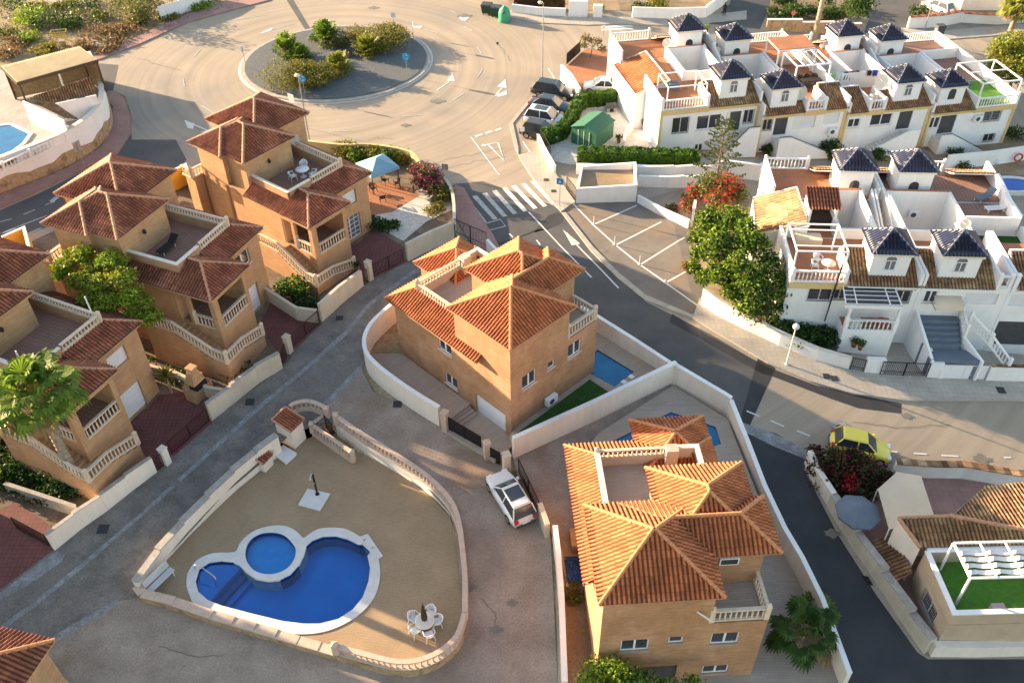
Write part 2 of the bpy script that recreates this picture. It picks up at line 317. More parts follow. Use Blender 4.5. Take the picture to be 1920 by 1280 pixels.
def sheet(name,pts,lift,mat,holes=(),**k): return sheet_xy(name,[px_poly(pts,lift)]+[px_poly(h,lift) for h in holes],lift,mat,**k)
def smooth(pts,n=5,closed=False):
    P=[Vector(p) for p in pts]; out=[]; N=len(P)
    for i in range(N if closed else N-1):
        a,b,c,d=[P[j%N] if closed else P[min(max(j,0),N-1)] for j in (i-1,i,i+1,i+2)]
        for k in range(n):
            t=k/n; out.append(.5*((2*b)+(c-a)*t+(2*a-5*b+4*c-d)*t*t+(3*b-a-3*c+d)*t**3))
    if not closed: out.append(P[-1])
    return out
DECK_Z=-1.62
deck_px=[(300,1127),(274,1119),(268,1107),(312,1050),(425,935),(500,876),(540,838),(600,812),(640,812),(672,838),(740,880),(800,922),(843,968),(856,1005),(864,1100),(864,1170),(852,1205),(815,1238),(770,1252),(720,1246),(640,1226),(560,1203),(400,1158),(330,1136)]
deck_w=[A(x,y,DECK_Z) for x,y in deck_px]
C0=W(959,825); FC=Fr(C0,43.96)
FC2=Fr(FC.P(-.27,-.3),43.96,.965)          # villa C roof frame (origin: front eave corner of the tower)
FD=Fr(A(1122.5,1135,6.1),3.)
ZC=.1; ZD=-.12
cpool=[FC.P(*p) for p in ((8.35,-.9),(8.35,3.2),(11.0,3.2),(11.0,-.9))]
def cp(px,py): return A(px,py,ZC)
cpool=[cp(1189,697),cp(1152,725),cp(1085,688),cp(1120,655)]
dpool=[A(x,y,ZD) for x,y in ((1258,772),(1342,800),(1352,832),(1240,868),(1150,826))]
terr=sheet_xy('ground',[[(-260,-60),(260,-60),(330,330),(-330,330)],deck_w,cpool,dpool],-.06,M['scrub_ground'])
def circ(cx,cy,rx,ry,n=48): return [(cx+rx*math.cos(2*math.pi*i/n),cy+ry*math.sin(2*math.pi*i/n)) for i in range(n)]
road=[(-500,560),(-160,450),(0,392),(70,362),(150,322),(222,285),(247,248),(247,215),(236,182),(218,172),(182,170),(172,140),(185,112),(262,84),(350,44),(440,18),(515,-4),(560,-30),(2300,-30),(2500,1500),(1050,1500),(1040,1000),(1120,870),(1140,560),(1000,520),(905,455),(855,448),(820,360),(760,300),(560,270),(330,330),(60,452),(-400,700)]
sheet('road',road,.0,M['asphalt'])
# dark repair strips and darker lanes
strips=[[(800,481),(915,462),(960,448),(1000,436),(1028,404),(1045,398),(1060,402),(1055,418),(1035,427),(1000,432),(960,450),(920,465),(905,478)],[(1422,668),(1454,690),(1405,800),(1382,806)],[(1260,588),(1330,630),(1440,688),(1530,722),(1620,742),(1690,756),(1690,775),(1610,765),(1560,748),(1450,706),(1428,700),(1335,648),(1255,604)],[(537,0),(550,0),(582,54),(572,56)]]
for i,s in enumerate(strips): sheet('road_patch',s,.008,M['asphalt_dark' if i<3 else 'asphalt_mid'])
sheet('road_patch',[(172,118),(222,122),(212,172),(182,170)],.008,M['asphalt_mid'])
sheet('lane',[(-400,610),(-160,520),(0,458),(110,418),(330,318),(350,300),(330,262),(247,262),(247,250),(222,287),(150,324),(70,364),(0,394),(-160,452),(-500,562)],.006,M['asphalt_mid'])
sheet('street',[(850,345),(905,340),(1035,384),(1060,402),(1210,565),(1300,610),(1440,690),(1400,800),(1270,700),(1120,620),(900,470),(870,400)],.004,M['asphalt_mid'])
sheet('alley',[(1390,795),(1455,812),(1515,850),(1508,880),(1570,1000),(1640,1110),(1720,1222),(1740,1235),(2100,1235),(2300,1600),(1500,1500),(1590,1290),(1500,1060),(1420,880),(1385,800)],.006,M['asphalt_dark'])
sheet('drain_channel',[(1388,790),(1450,812),(1520,846),(1515,862),(1450,836),(1390,806)],.014,M['gutter'])
# private street and courts
front=[(855,448),(763,490),(680,535),(602,602),(530,690),(395,788),(294,882),(100,1030),(0,1105),(-400,1400)]
sheet_xy('private_street',[px_poly(front+[(-400,1800),(1040,1800),(1045,1290),(1032,1000),(1010,955),(925,855),(828,790),(760,760),(700,735),(680,690),(700,640),(745,590),(900,478)]),deck_w],.010,M['concrete_road'])
sheet_xy('court',[px_poly([(677,690),(640,728),(606,764)])+deck_w[8:]+deck_w[:2]+px_poly([(222,1126),(97,1200),(60,1230),(200,1700),(1040,1700),(1046,1280),(1032,1000),(1005,950),(925,855),(828,790),(700,735)])],.016,M['concrete_court'])
sheet('drain_channel',[(800,497),(772,508),(735,535),(690,568),(645,622),(590,672),(480,763),(267,958),(155,1053),(60,1130),(-60,1215),(-60,1228),(62,1140),(162,1058),(273,962),(486,768),(597,675),(652,627),(695,572),(739,540),(774,515),(800,504)],.022,M['gutter'])
sheet('drain_channel',[(676,683),(602,760),(608,764),(681,690)],.022,M['gutter']); sheet('drain_channel',[(218,1122),(92,1196),(104,1203),(226,1130)],.022,M['gutter'])
sheet('ramp',[(107,1032),(121,1040),(116,1052),(60,1092),(0,1125),(-10,1118),(40,1080),(95,1040)],.024,M['gutter'])
# garden plots of the left hand villas
sheet('garden_ground',[(-400,690),(0,466),(60,452),(110,432),(330,335),(560,272),(620,283),(700,280),(775,300),(835,335),(852,380),(852,445),(763,489),(680,534),(602,601),(530,689),(395,787),(294,881),(100,1029),(0,1104),(-400,1399)],.012,M['garden_soil'])
for pts in ([(648,470),(705,432),(757,462),(757,486),(702,516),(672,533),(655,500)],[(512,560),(560,545),(600,575),(597,602),(550,642),(530,668),(505,640),(490,600)],[(232,806),(300,740),(345,735),(392,765),(394,786),(323,848),(300,880),(278,860)],[(-60,985),(30,940),(95,985),(100,1030),(0,1104),(-100,1150)]):
    sheet('driveway',pts,.03,M['red_paving'])
for pts in ([(757,486),(765,490),(690,524),(702,514)],[(600,603),(604,607),(545,660),(545,645)],[(395,788),(398,792),(325,855),(322,848)],[(690,458),(700,430),(720,470)]): sheet('driveway',pts,.034,M['red_paving'])
sheet('garden_gravel',[(700,400),(745,365),(820,350),(850,380),(851,392),(800,415),(756,452),(735,440),(705,420)],.028,M['gravel_white'])
sheet('patio',[(660,430),(690,345),(740,340),(790,365),(735,398),(690,405)],.03,M['terracotta_floor'])
# pavements
PV=dict(skirt=.2)
sheet('pavement',[(1298,596),(1360,632),(1440,680),(1520,714),(1600,737),(1700,750),(1920,750),(2200,752),(2200,712),(1850,710),(1745,704),(1640,699),(1590,690),(1500,650),(1400,605),(1312,558)],.13,M['pavement'],**PV)
sheet('pavement',[(972,290),(1005,283),(1022,290),(1045,330),(1078,378),(1052,396),(1000,335),(978,302)],.13,M['pavement'],**PV)
sheet('pavement',[(905,8),(1000,28),(1100,34),(1260,36),(1400,20),(1400,36),(1260,48),(1100,47),(1000,42),(930,26)],.1,M['pavement'],**PV)
sheet('pavement',[(1690,52),(1760,58),(2100,30),(2100,48),(1770,74),(1690,66)],.1,M['pavement'],**PV)
sheet('pavement',[(-400,480),(-100,405),(0,364),(60,342),(130,312),(190,275),(207,240),(212,200),(190,172),(215,170),(232,182),(243,215),(243,250),(222,282),(150,318),(70,356),(0,388),(-160,446),(-450,560)],.12,M['pavement_pink'],**PV)
sheet('pavement',[(175,112),(182,96),(262,66),(345,28),(420,6),(440,-30),(520,-30),(505,0),(440,17),(350,42),(262,82),(186,111)],.12,M['pavement_pink'],**PV)
sheet('pavement',[(853,345),(870,352),(895,395),(925,440),(940,470),(905,478),(872,440),(852,400)],.1,M['pavement_pink'],**PV)
sheet('kerb',[(1053,398),(1061,398),(1112,462),(1162,512),(1212,553),(1300,590),(1298,596),(1210,562),(1158,520),(1108,470)],.10,M['kerb'],**PV)
sheet('kerb',[(1002,176),(1008,176),(982,206),(962,231),(972,276),(972,290),(966,278),(955,232),(975,205)],.08,M['kerb'],**PV)
sheet('parking_lot',[(1057,392),(1075,378),(1195,379),(1290,425),(1335,560),(1312,562),(1299,590),(1212,555),(1160,514),(1112,464)],.012,M['parking'])
# roundabout island
pc=[A(x,y,0) for x,y in ((457,113),(807,122),(650,50),(632,193))]; ix=(pc[0].x+pc[1].x)/2; iy=(pc[2].y+pc[3].y)/2; rx=(pc[1].x-pc[0].x)/2; ry=(pc[2].y-pc[3].y)/2
sheet_xy('island_kerb',[circ(ix,iy,rx,ry)],.16,M['kerb'],skirt=.3)
sheet_xy('island_kerb',[circ(ix,iy,rx+.25,ry+.25),circ(ix,iy,rx+.02,ry+.02)],.012,M['paint'])
sheet_xy('island_gravel',[circ(ix,iy,rx-.5,ry-.5)],.24,M['gravel_dark'])
# painted markings
def jit(p):
    P=[Vector((a,b,0)) for a,b in p]; out=[]
    for i in range(len(P)-1):
        for k in range(7): out.append(P[i].lerp(P[i+1],k/7)+Vector((random.gauss(0,1.3),random.gauss(0,1.3),0)))
    return out
mk('oil',(.15,.135,.12),(.20,.18,.155),sc=1.5,fine=.2)
mk_=MB()
def mark(pts,mat='paint',name='road_marking'):
    return sheet(name,pts,.018,M[mat])
for a,b in (((868,372),(905,418)),((885,368),(925,412)),((904,363),(943,407)),((922,358),(962,402)),((941,353),(981,397)),((958,349),(1000,392)),((976,345),(1018,388)),((994,340),(1035,384))):
    mark([a,(a[0]+9,a[1]-2),(b[0]+8,b[1]-2),b],'paint_old' if a[0]<930 else 'paint','crossing_stripe')
def line(pts,wd=.12,mat='paint',name='road_marking',lift=.02):
    P=[W(x,y,lift) for x,y in pts]; L=[];Rr=[]
    for i,p in enumerate(P):
        d=(P[min(i+1,len(P)-1)]-P[max(i-1,0)]); n=Vector((-d.y,d.x,0)).normalized()*wd/2; L.append(p+n);Rr.append(p-n)
    return sheet_xy(name,[[*(L),*(Rr[::-1])]],lift,M[mat])
for p in ([(883,257),(930,320),(937,328)],[(991,397),(1050,460),(1109,520)],[(1058,434),(1092,470),(1117,495),(1160,540)],[(1006,450),(1013,459)],[(955,438),(962,445)],[(1132,607),(1148,618)],[(1275,703),(1293,715)],[(1315,727),(1335,738)],[(1445,788),(1470,799)],[(1494,807),(1519,817)],[(1660,845),(1683,847)],[(1713,849),(1738,851)],[(1765,853),(1797,855)],[(1826,857),(1853,857)],[(1882,857),(1896,857)],[(1400,770),(1424,780)],[(1320,727),(1334,736)],[(1062,436),(1080,455)]):
    line(p,.13)
for p in ([(487,62),(550,45)],[(425,40),(500,28)],[(420,62),(460,52)],[(752,218),(790,218-2)],[(616,247),(655,245)],[(850,188),(870,175)],[(895,145),(905,130)],[(895,88),(903,101)],[(870,50),(885,58)],[(343,147),(346,162)],[(362,108),(375,94)],[(378,198),(400,212)],[(820,62),(775,48)],[(845,20),(853,24)]): line(p,.14,'paint_old')
for p in ([(0,416),(22,410)],[(44,402),(66,393)],[(20,430),(88,404)],[(0,460),(78,427)],[(85,384),(103,378)]): line(p,.13,'paint_old')
for p in ([(903,272),(912,273)],[(891,256),(904,252)],[(911,250),(923,246)],[(928,245),(940,241)]): line(p,.35)
line([(914,270),(934,268),(946,302),(914,270)],.22)
line([(900,422),(938,411),(948,424),(912,433),(902,425)],.12,'paint_old')
for pts in ([(1055,430),(1088,457),(1072,460)],[(775,49),(792,49),(788,54),(775,52)],[(487,62),(512,52),(508,58),(490,63)],[(848,138),(853,152),(838,152)],[(948,148),(950,165),(932,163)],[(928,178),(950,170),(950,178),(935,182)],[(346,226),(365,232),(362,242),(352,240)],[(375,248),(395,242),(392,250)],[(0,438),(22,428),(32,428),(10,436)],[(860,28),(880,33),(872,40),(862,36)]): mark(pts)
for p in ([(842,154),(818,170)],[(941,165),(928,180)],[(346,226),(392,246)]): line(p,.16)
for p in ([(1071,378),(1112,421),(1154,459),(1200,496),(1240,524),(1248,530),(1312,576)],[(1113,421),(1194,385)],[(1153,460),(1240,416)],[(1199,497),(1284,445)],[(1248,530),(1305,500)],[(1028,128),(1040,148)],[(980,265),(996,288)]): line(p,.16)
for pts in ([(1127,50),(1185,48),(1187,51),(1128,53)],[(1127,55),(1187,53),(1189,56),(1128,58)]): mark(pts,'paint','crossing_stripe')
mark([(92,377),(104,368),(112,370),(98,380)],'paint_old');
for p in ([(700,345),(760,322),(830,300),(905,286),(955,275)],[(830,318),(880,306),(960,290)],[(690,262),(720,258),(740,262)],[(260,110),(300,122),(350,135)],[(930,80),(945,95),(960,120)],[(1150,560),(1120,540),(1095,505)],[(1240,680),(1300,700),(1360,735)],[(1600,790),(1680,800),(1800,795)],[(1455,830),(1500,850),(1530,900)],[(470,830),(520,790),(560,760)],[(900,1120),(930,1150),(925,1180)],[(300,1210),(360,1230),(430,1228)]): line([(q.x,q.y) for q in jit(p)],.035,'asphalt_mid','road_crack',.026)
for x,y,r in ((700,15,.7),(870,30,.9),(820,190,.8),(760,235,.5),(1130,470,.4),(1840,860,.6),(1700,780,.4),(1200,520,.5),(560,770,.3),(880,1100,.5),(930,1180,.4),(960,1130,.35),(330,905,.4),(1560,1000,.5)):
    c=W(x,y); sheet_xy('oil_stain',[[(c.x+r*(1+.3*math.sin(i*2.3))*math.cos(i*.42),c.y+r*.6*(1+.3*math.cos(i*1.7))*math.sin(i*.42)) for i in range(15)]],.0275,M['oil'])
# drain covers and manholes
def disc(name,px,py,r,m,lift,label=None,cat=None,n=20):
    c=W(px,py,lift); return sheet_xy(name,[circ(c.x,c.y,r,r,n)],lift,M[m],kind='structure')
disc('manhole_ring',1577,802,.72,'gutter',.016); disc('manhole_cover',1576,803,.34,'dark_grey',.026); disc('manhole_ring',1380,33,.6,'gutter',.016); disc('manhole_cover',1380,33,.3,'asphalt_dark',.026)
disc('manhole_cover',1671,12,.4,'gutter',.016)
for x,y,s in ((192,989,.33),(468,751,.3),(636,594,.28),(1024,337,.22),(1038,358,.22),(1550,705,.25),(1565,709,.25),(1877,731,.3),(745,757-2,.3)):
    c=W(x,y,.15); sheet_xy('drain_cover',[[(c.x-s,c.y-s),(c.x+s,c.y-s),(c.x+s,c.y+s),(c.x-s,c.y+s)]],(.15 if 1000<x<1900 else .035),M['asphalt_dark'])
sheet('drain_cover',[(1615,1078),(1628,1080),(1638,1097),(1626,1096)],.016,M['black_metal'])
# ================================================================ architecture helpers
TS,TR=.235,.40
def tiles(mb,poly,sp=TS,row=TR,h=.085,m=0):
    P=[Vector(p) for p in poly]; s=(P[1]-P[0]).normalized(); n=s.cross(P[-1]-P[0]).normalized()
    if n.z<0: n=-n
    t=n.cross(s); q=[((p-P[0]).dot(s),(p-P[0]).dot(t)) for p in P]
    if max(b for a,b in q)<.05: t=-t; q=[(a,-b) for a,b in q]
    s0,s1=min(a for a,b in q),max(a for a,b in q); t1=max(b for a,b in q)
    i0=math.floor(s0/sp)-1; i1=math.ceil(s1/sp)+1; nr=math.ceil(t1/row)
    prof=((0,0),(.07,.6),(.28,1),(.49,.6),(.56,0),(.78,-.12)); cols=[((i+f)*sp,z*h,i) for i in range(i0,i1) for f,z in prof]+[(i1*sp,0,i1)]
    bm=bmesh.new(); uvl=bm.loops.layers.uv.new('u'); rows=[]
    for j in range(nr):
        for tt,lf in ((j*row,.04),((j+1)*row,0.)):
            rows.append((tt,j,[bm.verts.new(P[0]+s*a+t*tt+n*(z+lf+.01)) for a,z,i in cols]))
    for r in range(len(rows)-1):
        ta,ja,va=rows[r]; tb,jb,vb=rows[r+1]
        for c in range(len(cols)-1):
            f=bm.faces.new((va[c],va[c+1],vb[c+1],vb[c])); f.smooth=(r%2==0); u=cols[c][0]/sp+.01; u2=cols[c+1][0]/sp-.01
            for l,(x,y) in zip(f.loops,((u,.02),(u2,.02),(u2,.98),(u,.98))): l[uvl].uv=(x,y+ja)
    cx=sum(a for a,b in q)/len(q); cy=sum(b for a,b in q)/len(q)
    for k in range(len(q)):
        a,b=q[k],q[(k+1)%len(q)]; e=(b[0]-a[0],b[1]-a[1]); no=(e[1],-e[0])
        if abs(e[0])+abs(e[1])<1e-4: continue
        if (cx-a[0])*no[0]+(cy-a[1])*no[1]>0: no=(-no[0],-no[1])
        if k==0 and abs(no[1])>.99*math.hypot(*no) and row: continue
        bmesh.ops.bisect_plane(bm,geom=bm.verts[:]+bm.edges[:]+bm.faces[:],plane_co=P[0]+s*a[0]+t*a[1],plane_no=s*no[0]+t*no[1],clear_outer=True)
    vi={v:i for i,v in enumerate(bm.verts)}; base=len(mb.v); mb.v.extend([v.co[:] for v in bm.verts])
    for f in bm.faces: mb.f.append(tuple(base+vi[v] for v in f.verts)); mb.uv.append([tuple(l[uvl].uv) for l in f.loops]); mb.m.append(m); mb.sm.append(f.smooth)
    bm.free()
def caps(mb,a,b,r=.11,m=0):
    a=Vector(a);b=Vector(b); n=max(1,round((b-a).length/.42)); 
    for i in range(n):
        p=a+(b-a)*(i/n); q=a+(b-a)*((i+1)/n); up=Vector((0,0,.03)); mb.tube([p+up,q+up],[r*1.08,r*.9],n=7,m=m)
def hip(root,fr,rect,z,pitch,tm,cm,wm,name='roof',fas=.16,gable=(),top=None,sp=TS,row=TR,cr=.11,zt=0.):
    u0,v0,u1,v1=rect; k=fr.k; w,d=(u1-u0),(v1-v0); P=fr.P
    if w<=d: r=w/2; a,b=(u0+r,v0+r),(u0+r,v1-r)
    else: r=d/2; a,b=(u0+r,v0+r),(u1-r,v0+r)
    zr=z+r*k*pitch; c=[P(u0,v0,z),P(u1,v0,z),P(u1,v1,z),P(u0,v1,z)]; a3,b3=P(*a,zr),P(*b,zr)
    mb=MB()
    if w<=d: fs=[[c[0],c[1],a3],[c[1],c[2],b3,a3],[c[2],c[3],b3],[c[3],c[0],a3,b3]]; rid=[(c[0],a3),(c[1],a3),(c[2],b3),(c[3],b3),(a3,b3)]
    else: fs=[[c[0],c[1],b3,a3],[c[1],c[2],b3],[c[2],c[3],a3,b3],[c[3],c[0],a3]]; rid=[(c[0],a3),(c[3],a3),(c[1],b3),(c[2],b3),(a3,b3)]
    for f in fs:
        f=[p for i,p in enumerate(f) if (p-f[i-1]).length>.02]
        if len(f)>2: tiles(mb,f,sp,row)
    o=mb.build(name,tm,root,fix=False)
    cb=MB()
    for p,q in rid:
        if (q-p).length>.1: caps(cb,p,q,cr)
    cb.build('ridge_cap',cm,o)
    sb=MB(); i=.05; g=[P(u0+i,v0+i,z-.02),P(u1-i,v0+i,z-.02),P(u1-i,v1-i,z-.02),P(u0+i,v1-i,z-.02)]; g2=[Vector((p.x,p.y,z-fas)) for p in g]
    for n in range(4): sb.quad(g2[n],g2[(n+1)%4],g[(n+1)%4],g[n])
    sb.quad(*g2[::-1]); sb.build('eave',wm,o,yaw=fr.yaw); return o
def leanto(root,fr,polys,tm,cm,wm,name='roof',ridges=(),under=.14):
    mb=MB()
    for f in polys: tiles(mb,[fr.P(*p) for p in f])
    o=mb.build(name,tm,root)
    cb=MB()
    for p,q in ridges: caps(cb,fr.P(*p),fr.P(*q),.10)
    cb.build('ridge_cap',cm,o)
    sb=MB()
    for f in polys:
        g=[fr.P(*p) for p in f]; g1=[p-Vector((0,0,.03)) for p in g]; g2=[p-Vector((0,0,under)) for p in g]
        sb.quad(*g2[::-1])
        for n in range(len(g)): sb.quad(g2[n],g2[(n+1)%len(g)],g1[(n+1)%len(g)],g1[n])
    sb.build('eave',wm,o,yaw=fr.yaw); return o
def wall_face(mb,p0,p1,z0,z1,ops=(),depth=.16,m=0):
    p0=Vector((p0.x,p0.y,0));p1=Vector((p1.x,p1.y,0)); L=(p1-p0).length; d=(p1-p0)/L; nin=Vector((-d.y,d.x,0))
    us=sorted({0.,L}|{x for o in ops for x in (o[0],o[1])}); zs=sorted({z0,z1}|{x for o in ops for x in (o[2],o[3])})
    Q=lambda u,z,k=0.: p0+d*u+nin*k+Vector((0,0,z))
    for i in range(len(us)-1):
        for j in range(len(zs)-1):
            um,zm=(us[i]+us[i+1])/2,(zs[j]+zs[j+1])/2
            if zs[j+1]>z1+1e-6 or zs[j]<z0-1e-6 or us[i]<-1e-6 or us[i+1]>L+1e-6: continue
            if any(o[0]<um<o[1] and o[2]<zm<o[3] for o in ops): continue
            mb.quad(Q(us[i],zs[j]),Q(us[i+1],zs[j]),Q(us[i+1],zs[j+1]),Q(us[i],zs[j+1]),m=m)
    for o in ops:
        a,b,c,e=o[:4]
        mb.quad(Q(a,c),Q(a,c,depth),Q(a,e,depth),Q(a,e),m=m); mb.quad(Q(b,c,depth),Q(b,c),Q(b,e),Q(b,e,depth),m=m)
        mb.quad(Q(a,c),Q(b,c),Q(b,c,depth),Q(a,c,depth),m=m); mb.quad(Q(a,e,depth),Q(b,e,depth),Q(b,e),Q(a,e),m=m)
def window(root,p0,p1,op,depth=.16):
    a,b,z0,z1,kind=op[:5]; p0=Vector((p0.x,p0.y,0));p1=Vector((p1.x,p1.y,0)); d=(p1-p0).normalized(); nin=Vector((-d.y,d.x,0))
    Q=lambda u,z,k=0.: p0+d*u+nin*k+Vector((0,0,z))
    def bx(mb,u0,u1,za,zb,k0,k1,m=0): mb.hexa([Q(u0,za,k0),Q(u1,za,k0),Q(u1,za,k1),Q(u0,za,k1)],[Q(u0,zb,k0),Q(u1,zb,k0),Q(u1,zb,k1),Q(u0,zb,k1)],m)
    if kind=='open': return
    if kind in('garage','shutter','slab','wooddoor','darkdoor'):
        mb=MB(); bx(mb,a,b,z0,z1,depth-.05,depth+.02)
        if kind=='garage': bx(mb,a,b,z1-.06,z1,depth-.08,depth-.051)
        return mb.build({'garage':'garage_door','shutter':'window_shutter','slab':'hatch'}.get(kind,'door'),M[{'garage':'garage_door','shutter':'shutter','slab':'grey_metal','wooddoor':'wood_dark','darkdoor':'dark_grey'}[kind]],root)
    f=MB(); w=.07; k0,k1=depth-.09,depth-.02
    bx(f,a,a+w,z0,z1,k0,k1);bx(f,b-w,b,z0,z1,k0,k1);bx(f,a+w,b-w,z1-w,z1,k0,k1);bx(f,a+w,b-w,z0,z0+w,k0,k1)
    ms=[(a+b)/2] if b-a>.8 else []
    if kind=='door2': ms=[(a+b)/2]
    for x in ms: bx(f,x-.05,x+.05,z0+w,z1-w,k0-.01,k1)
    if kind=='door2':
        for i in (1,2,3,4): zz=z0+(z1-z0)*i/5; bx(f,a+w,b-w,zz-.02,zz+.02,k0+.01,k1)
        for x in (a+(b-a)*.25,a+(b-a)*.75): bx(f,x-.02,x+.02,z0+w,z1-w,k0+.01,k1)
    o=f.build('window' if kind!='door2' else 'glazed_door',M['pvc_white'],root)
    g=MB(); bx(g,a+.03,b-.03,z0+.03,z1-.03,depth-.045,depth-.03); g.build('pane',M['glass_light' if kind=='door2' else 'glass'],o)
    if kind!='door2' and b-a>.5: 
        g=MB(); bx(g,a-.06,b+.06,z0-.06,z0-.003,-.07,depth); g.build('sill',M['stone_white'] if kind!='dsill' else M['stone_grey'],o)
    if kind=='grille' or kind=='grillew':
        g=MB(); n=int((b-a)/.13)
        for i in range(n+1): x=a+(b-a)*i/n; bx(g,x-.012,x+.012,z0,z1,-.09,-.066)
        for zz in (z0,z0+(z1-z0)/3,z0+(z1-z0)*2/3,z1): bx(g,a,b,zz-.012,zz+.012,-.065,-.04)
        g.build('grille',M['dark_grey' if kind=='grille' else 'grey_metal'],o)
    return o
def building(root,fr,poly,z0,z1,mat,ops=(),name='wall',cap=None,depth=.16):
    P=[fr.P(u,v) for u,v in poly]; mb=MB(); n=len(P)
    for i in range(n):
        os=[o[1:] for o in ops if o[0]==i]; wall_face(mb,P[i],P[(i+1)%n],z0,z1,os,depth)
    if cap is None: mb.prism([(p.x,p.y) for p in P],z1-.01,z1-.003)
    o=mb.build(name,mat,root,yaw=fr.yaw)
    for op in ops:
        if len(op)>5: window(root,P[op[0]],P[(op[0]+1)%n],op[1:],depth)
    return o
_bal={}
def baluster_mesh(h,mat):
    k=(round(h,2),mat.name)
    if k not in _bal:
        mb=MB(); mb.lathe((0,0,0),[(.055,0),(.055,.04*h),(.035,.1*h),(.066,.38*h),(.06,.48*h),(.034,.72*h),(.045,.86*h),(.055,.9*h),(.055,h)],6)
        o=mb.build('baluster',mat,org=(0,0,0)); _bal[k]=o.data; bpy.data.objects.remove(o)
    return _bal[k]
BALN=[0]
def balustrade(root,path,h=.95,sp=.27,mat=None,each=True,posts=(0,-1),name='balustrade',rail=.16,pr=.1,ph=.12,cat=None,label=None,finial=True):
    mat=mat or M['stone_cream']; P=[Vector(p) for p in path]; mb=MB(); n=len(P); b0,t0=.10,.10
    for i in range(n-1):
        mb.bar(P[i],P[i+1],rail,b0,z=b0/2); mb.bar(P[i],P[i+1],rail+.03,t0,z=h-t0/2)
    idx={(k if k>=0 else n+k) for k in posts}
    for k in idx:
        q=P[k]; mb.hexa([q+Vector((x*pr,y*pr,-.02)) for x,y in ((-1,-1),(1,-1),(1,1),(-1,1))],[q+Vector((x*pr,y*pr,h+ph)) for x,y in ((-1,-1),(1,-1),(1,1),(-1,1))])
        if finial: mb.hexa([q+Vector((x*(pr+.02),y*(pr+.02),h+ph)) for x,y in ((-1,-1),(1,-1),(1,1),(-1,1))],[q+Vector((x*.02,y*.02,h+ph+.16)) for x,y in ((-1,-1),(1,-1),(1,1),(-1,1))])
    spots=[]
    tot=sum((P[i+1]-P[i]).length for i in range(n-1)); N=max(1,int(tot/sp)); 
    for k in range(N):
        d=(k+.5)*tot/N
        for i in range(n-1):
            l=(P[i+1]-P[i]).length
            if d<=l: spots.append(P[i]+(P[i+1]-P[i])*(d/l)); break
            d-=l
    hb=h-b0-t0
    if not each:
        for q in spots: mb.lathe(q+Vector((0,0,b0)),[(.055,0),(.035,.1*hb),(.066,.4*hb),(.034,.75*hb),(.055,hb)],5)
    o=mb.build(name,mat,root)
    if root is None: tag(o,label,cat)
    if each:
        me=baluster_mesh(hb,mat); off=OFF[o.name]
        for q in spots:
            b=bpy.data.objects.new('baluster',me); COL.objects.link(b); b.parent=o; b.location=q+Vector((0,0,b0))-off
    return o
def ribbon(mb,P,w,z0,z1,m=0,close=False):
    n=len(P); L=[];Rr=[]
    for i,p in enumerate(P):
        a=P[i-1] if (i>0 or close) else p; b=P[(i+1)%n] if (i<n-1 or close) else p
        d1=(p-a);d2=(b-p); d1.z=d2.z=0
        d1=d1.normalized() if d1.length>1e-6 else d2.normalized(); d2=d2.normalized() if d2.length>1e-6 else d1
        n1=Vector((-d1.y,d1.x,0)); n2=Vector((-d2.y,d2.x,0)); nn=(n1+n2).normalized(); k=w/2/max(.35,nn.dot(n1)); L.append(p+nn*k); Rr.append(p-nn*k)
    for i in range(n if close else n-1):
        j=(i+1)%n; za,zb=z0[i],z0[j]; ya,yb=z1[i],z1[j]
        S_=lambda q,z: (q.x,q.y,z)
        mb.quad(S_(L[j],zb),S_(L[i],za),S_(L[i],ya),S_(L[j],yb),m=m); mb.quad(S_(Rr[i],za),S_(Rr[j],zb),S_(Rr[j],yb),S_(Rr[i],ya),m=m)
        mb.quad(S_(Rr[i],ya),S_(Rr[j],yb),S_(L[j],yb),S_(L[i],ya),m=m); mb.quad(S_(L[i],za),S_(L[j],zb),S_(Rr[j],zb),S_(Rr[i],za),m=m)
    if not close:
        for i in (0,-1):
            q=[(L[i].x,L[i].y,z0[i]),(Rr[i].x,Rr[i].y,z0[i]),(Rr[i].x,Rr[i].y,z1[i]),(L[i].x,L[i].y,z1[i])]; mb.quad(*(q if i==0 else q[::-1]),m=m)
def gwall(name,label,pts,h,mat,w=.2,cap=None,step=0.,top=None,cat='wall',curve=0,world=False,cw=.06,group=None,z0=-.3):
    """garden wall along a base line of pixels; step = length of level sections"""
    P=[Vector(p) for p in pts] if world else [W(x,y) for x,y in pts]
    if curve: P=smooth(P,curve)
    mb=MB(); cb=MB()
    if step:
        secs=[]
        for i in range(len(P)-1):
            l=(P[i+1]-P[i]).length; n=max(1,round(l/step))
            for k in range(n): secs.append((P[i].lerp(P[i+1],k/n),P[i].lerp(P[i+1],(k+1)/n)))
        for a,b in secs:
            zt=max(G(a.x,a.y),G(b.x,b.y))+h if top is None else top
            ribbon(mb,[a,b],w,[G(a.x,a.y)+z0,G(b.x,b.y)+z0],[zt,zt]); ribbon(cb,[a,b],w+cw,[zt]*2,[zt+.06]*2)
    else:
        hs=h if isinstance(h,(list,tuple)) else [h]*len(P)
        zt=[(G(p.x,p.y)+hs[i] if top is None else top) for i,p in enumerate(P)]
        ribbon(mb,P,w,[G(p.x,p.y)+z0 for p in P],zt); ribbon(cb,P,w+cw,zt,[z+.06 for z in zt])
    o=mb.build(name,mat); tag(o,label,cat,group); cb.build('coping',cap or mat,o); return o
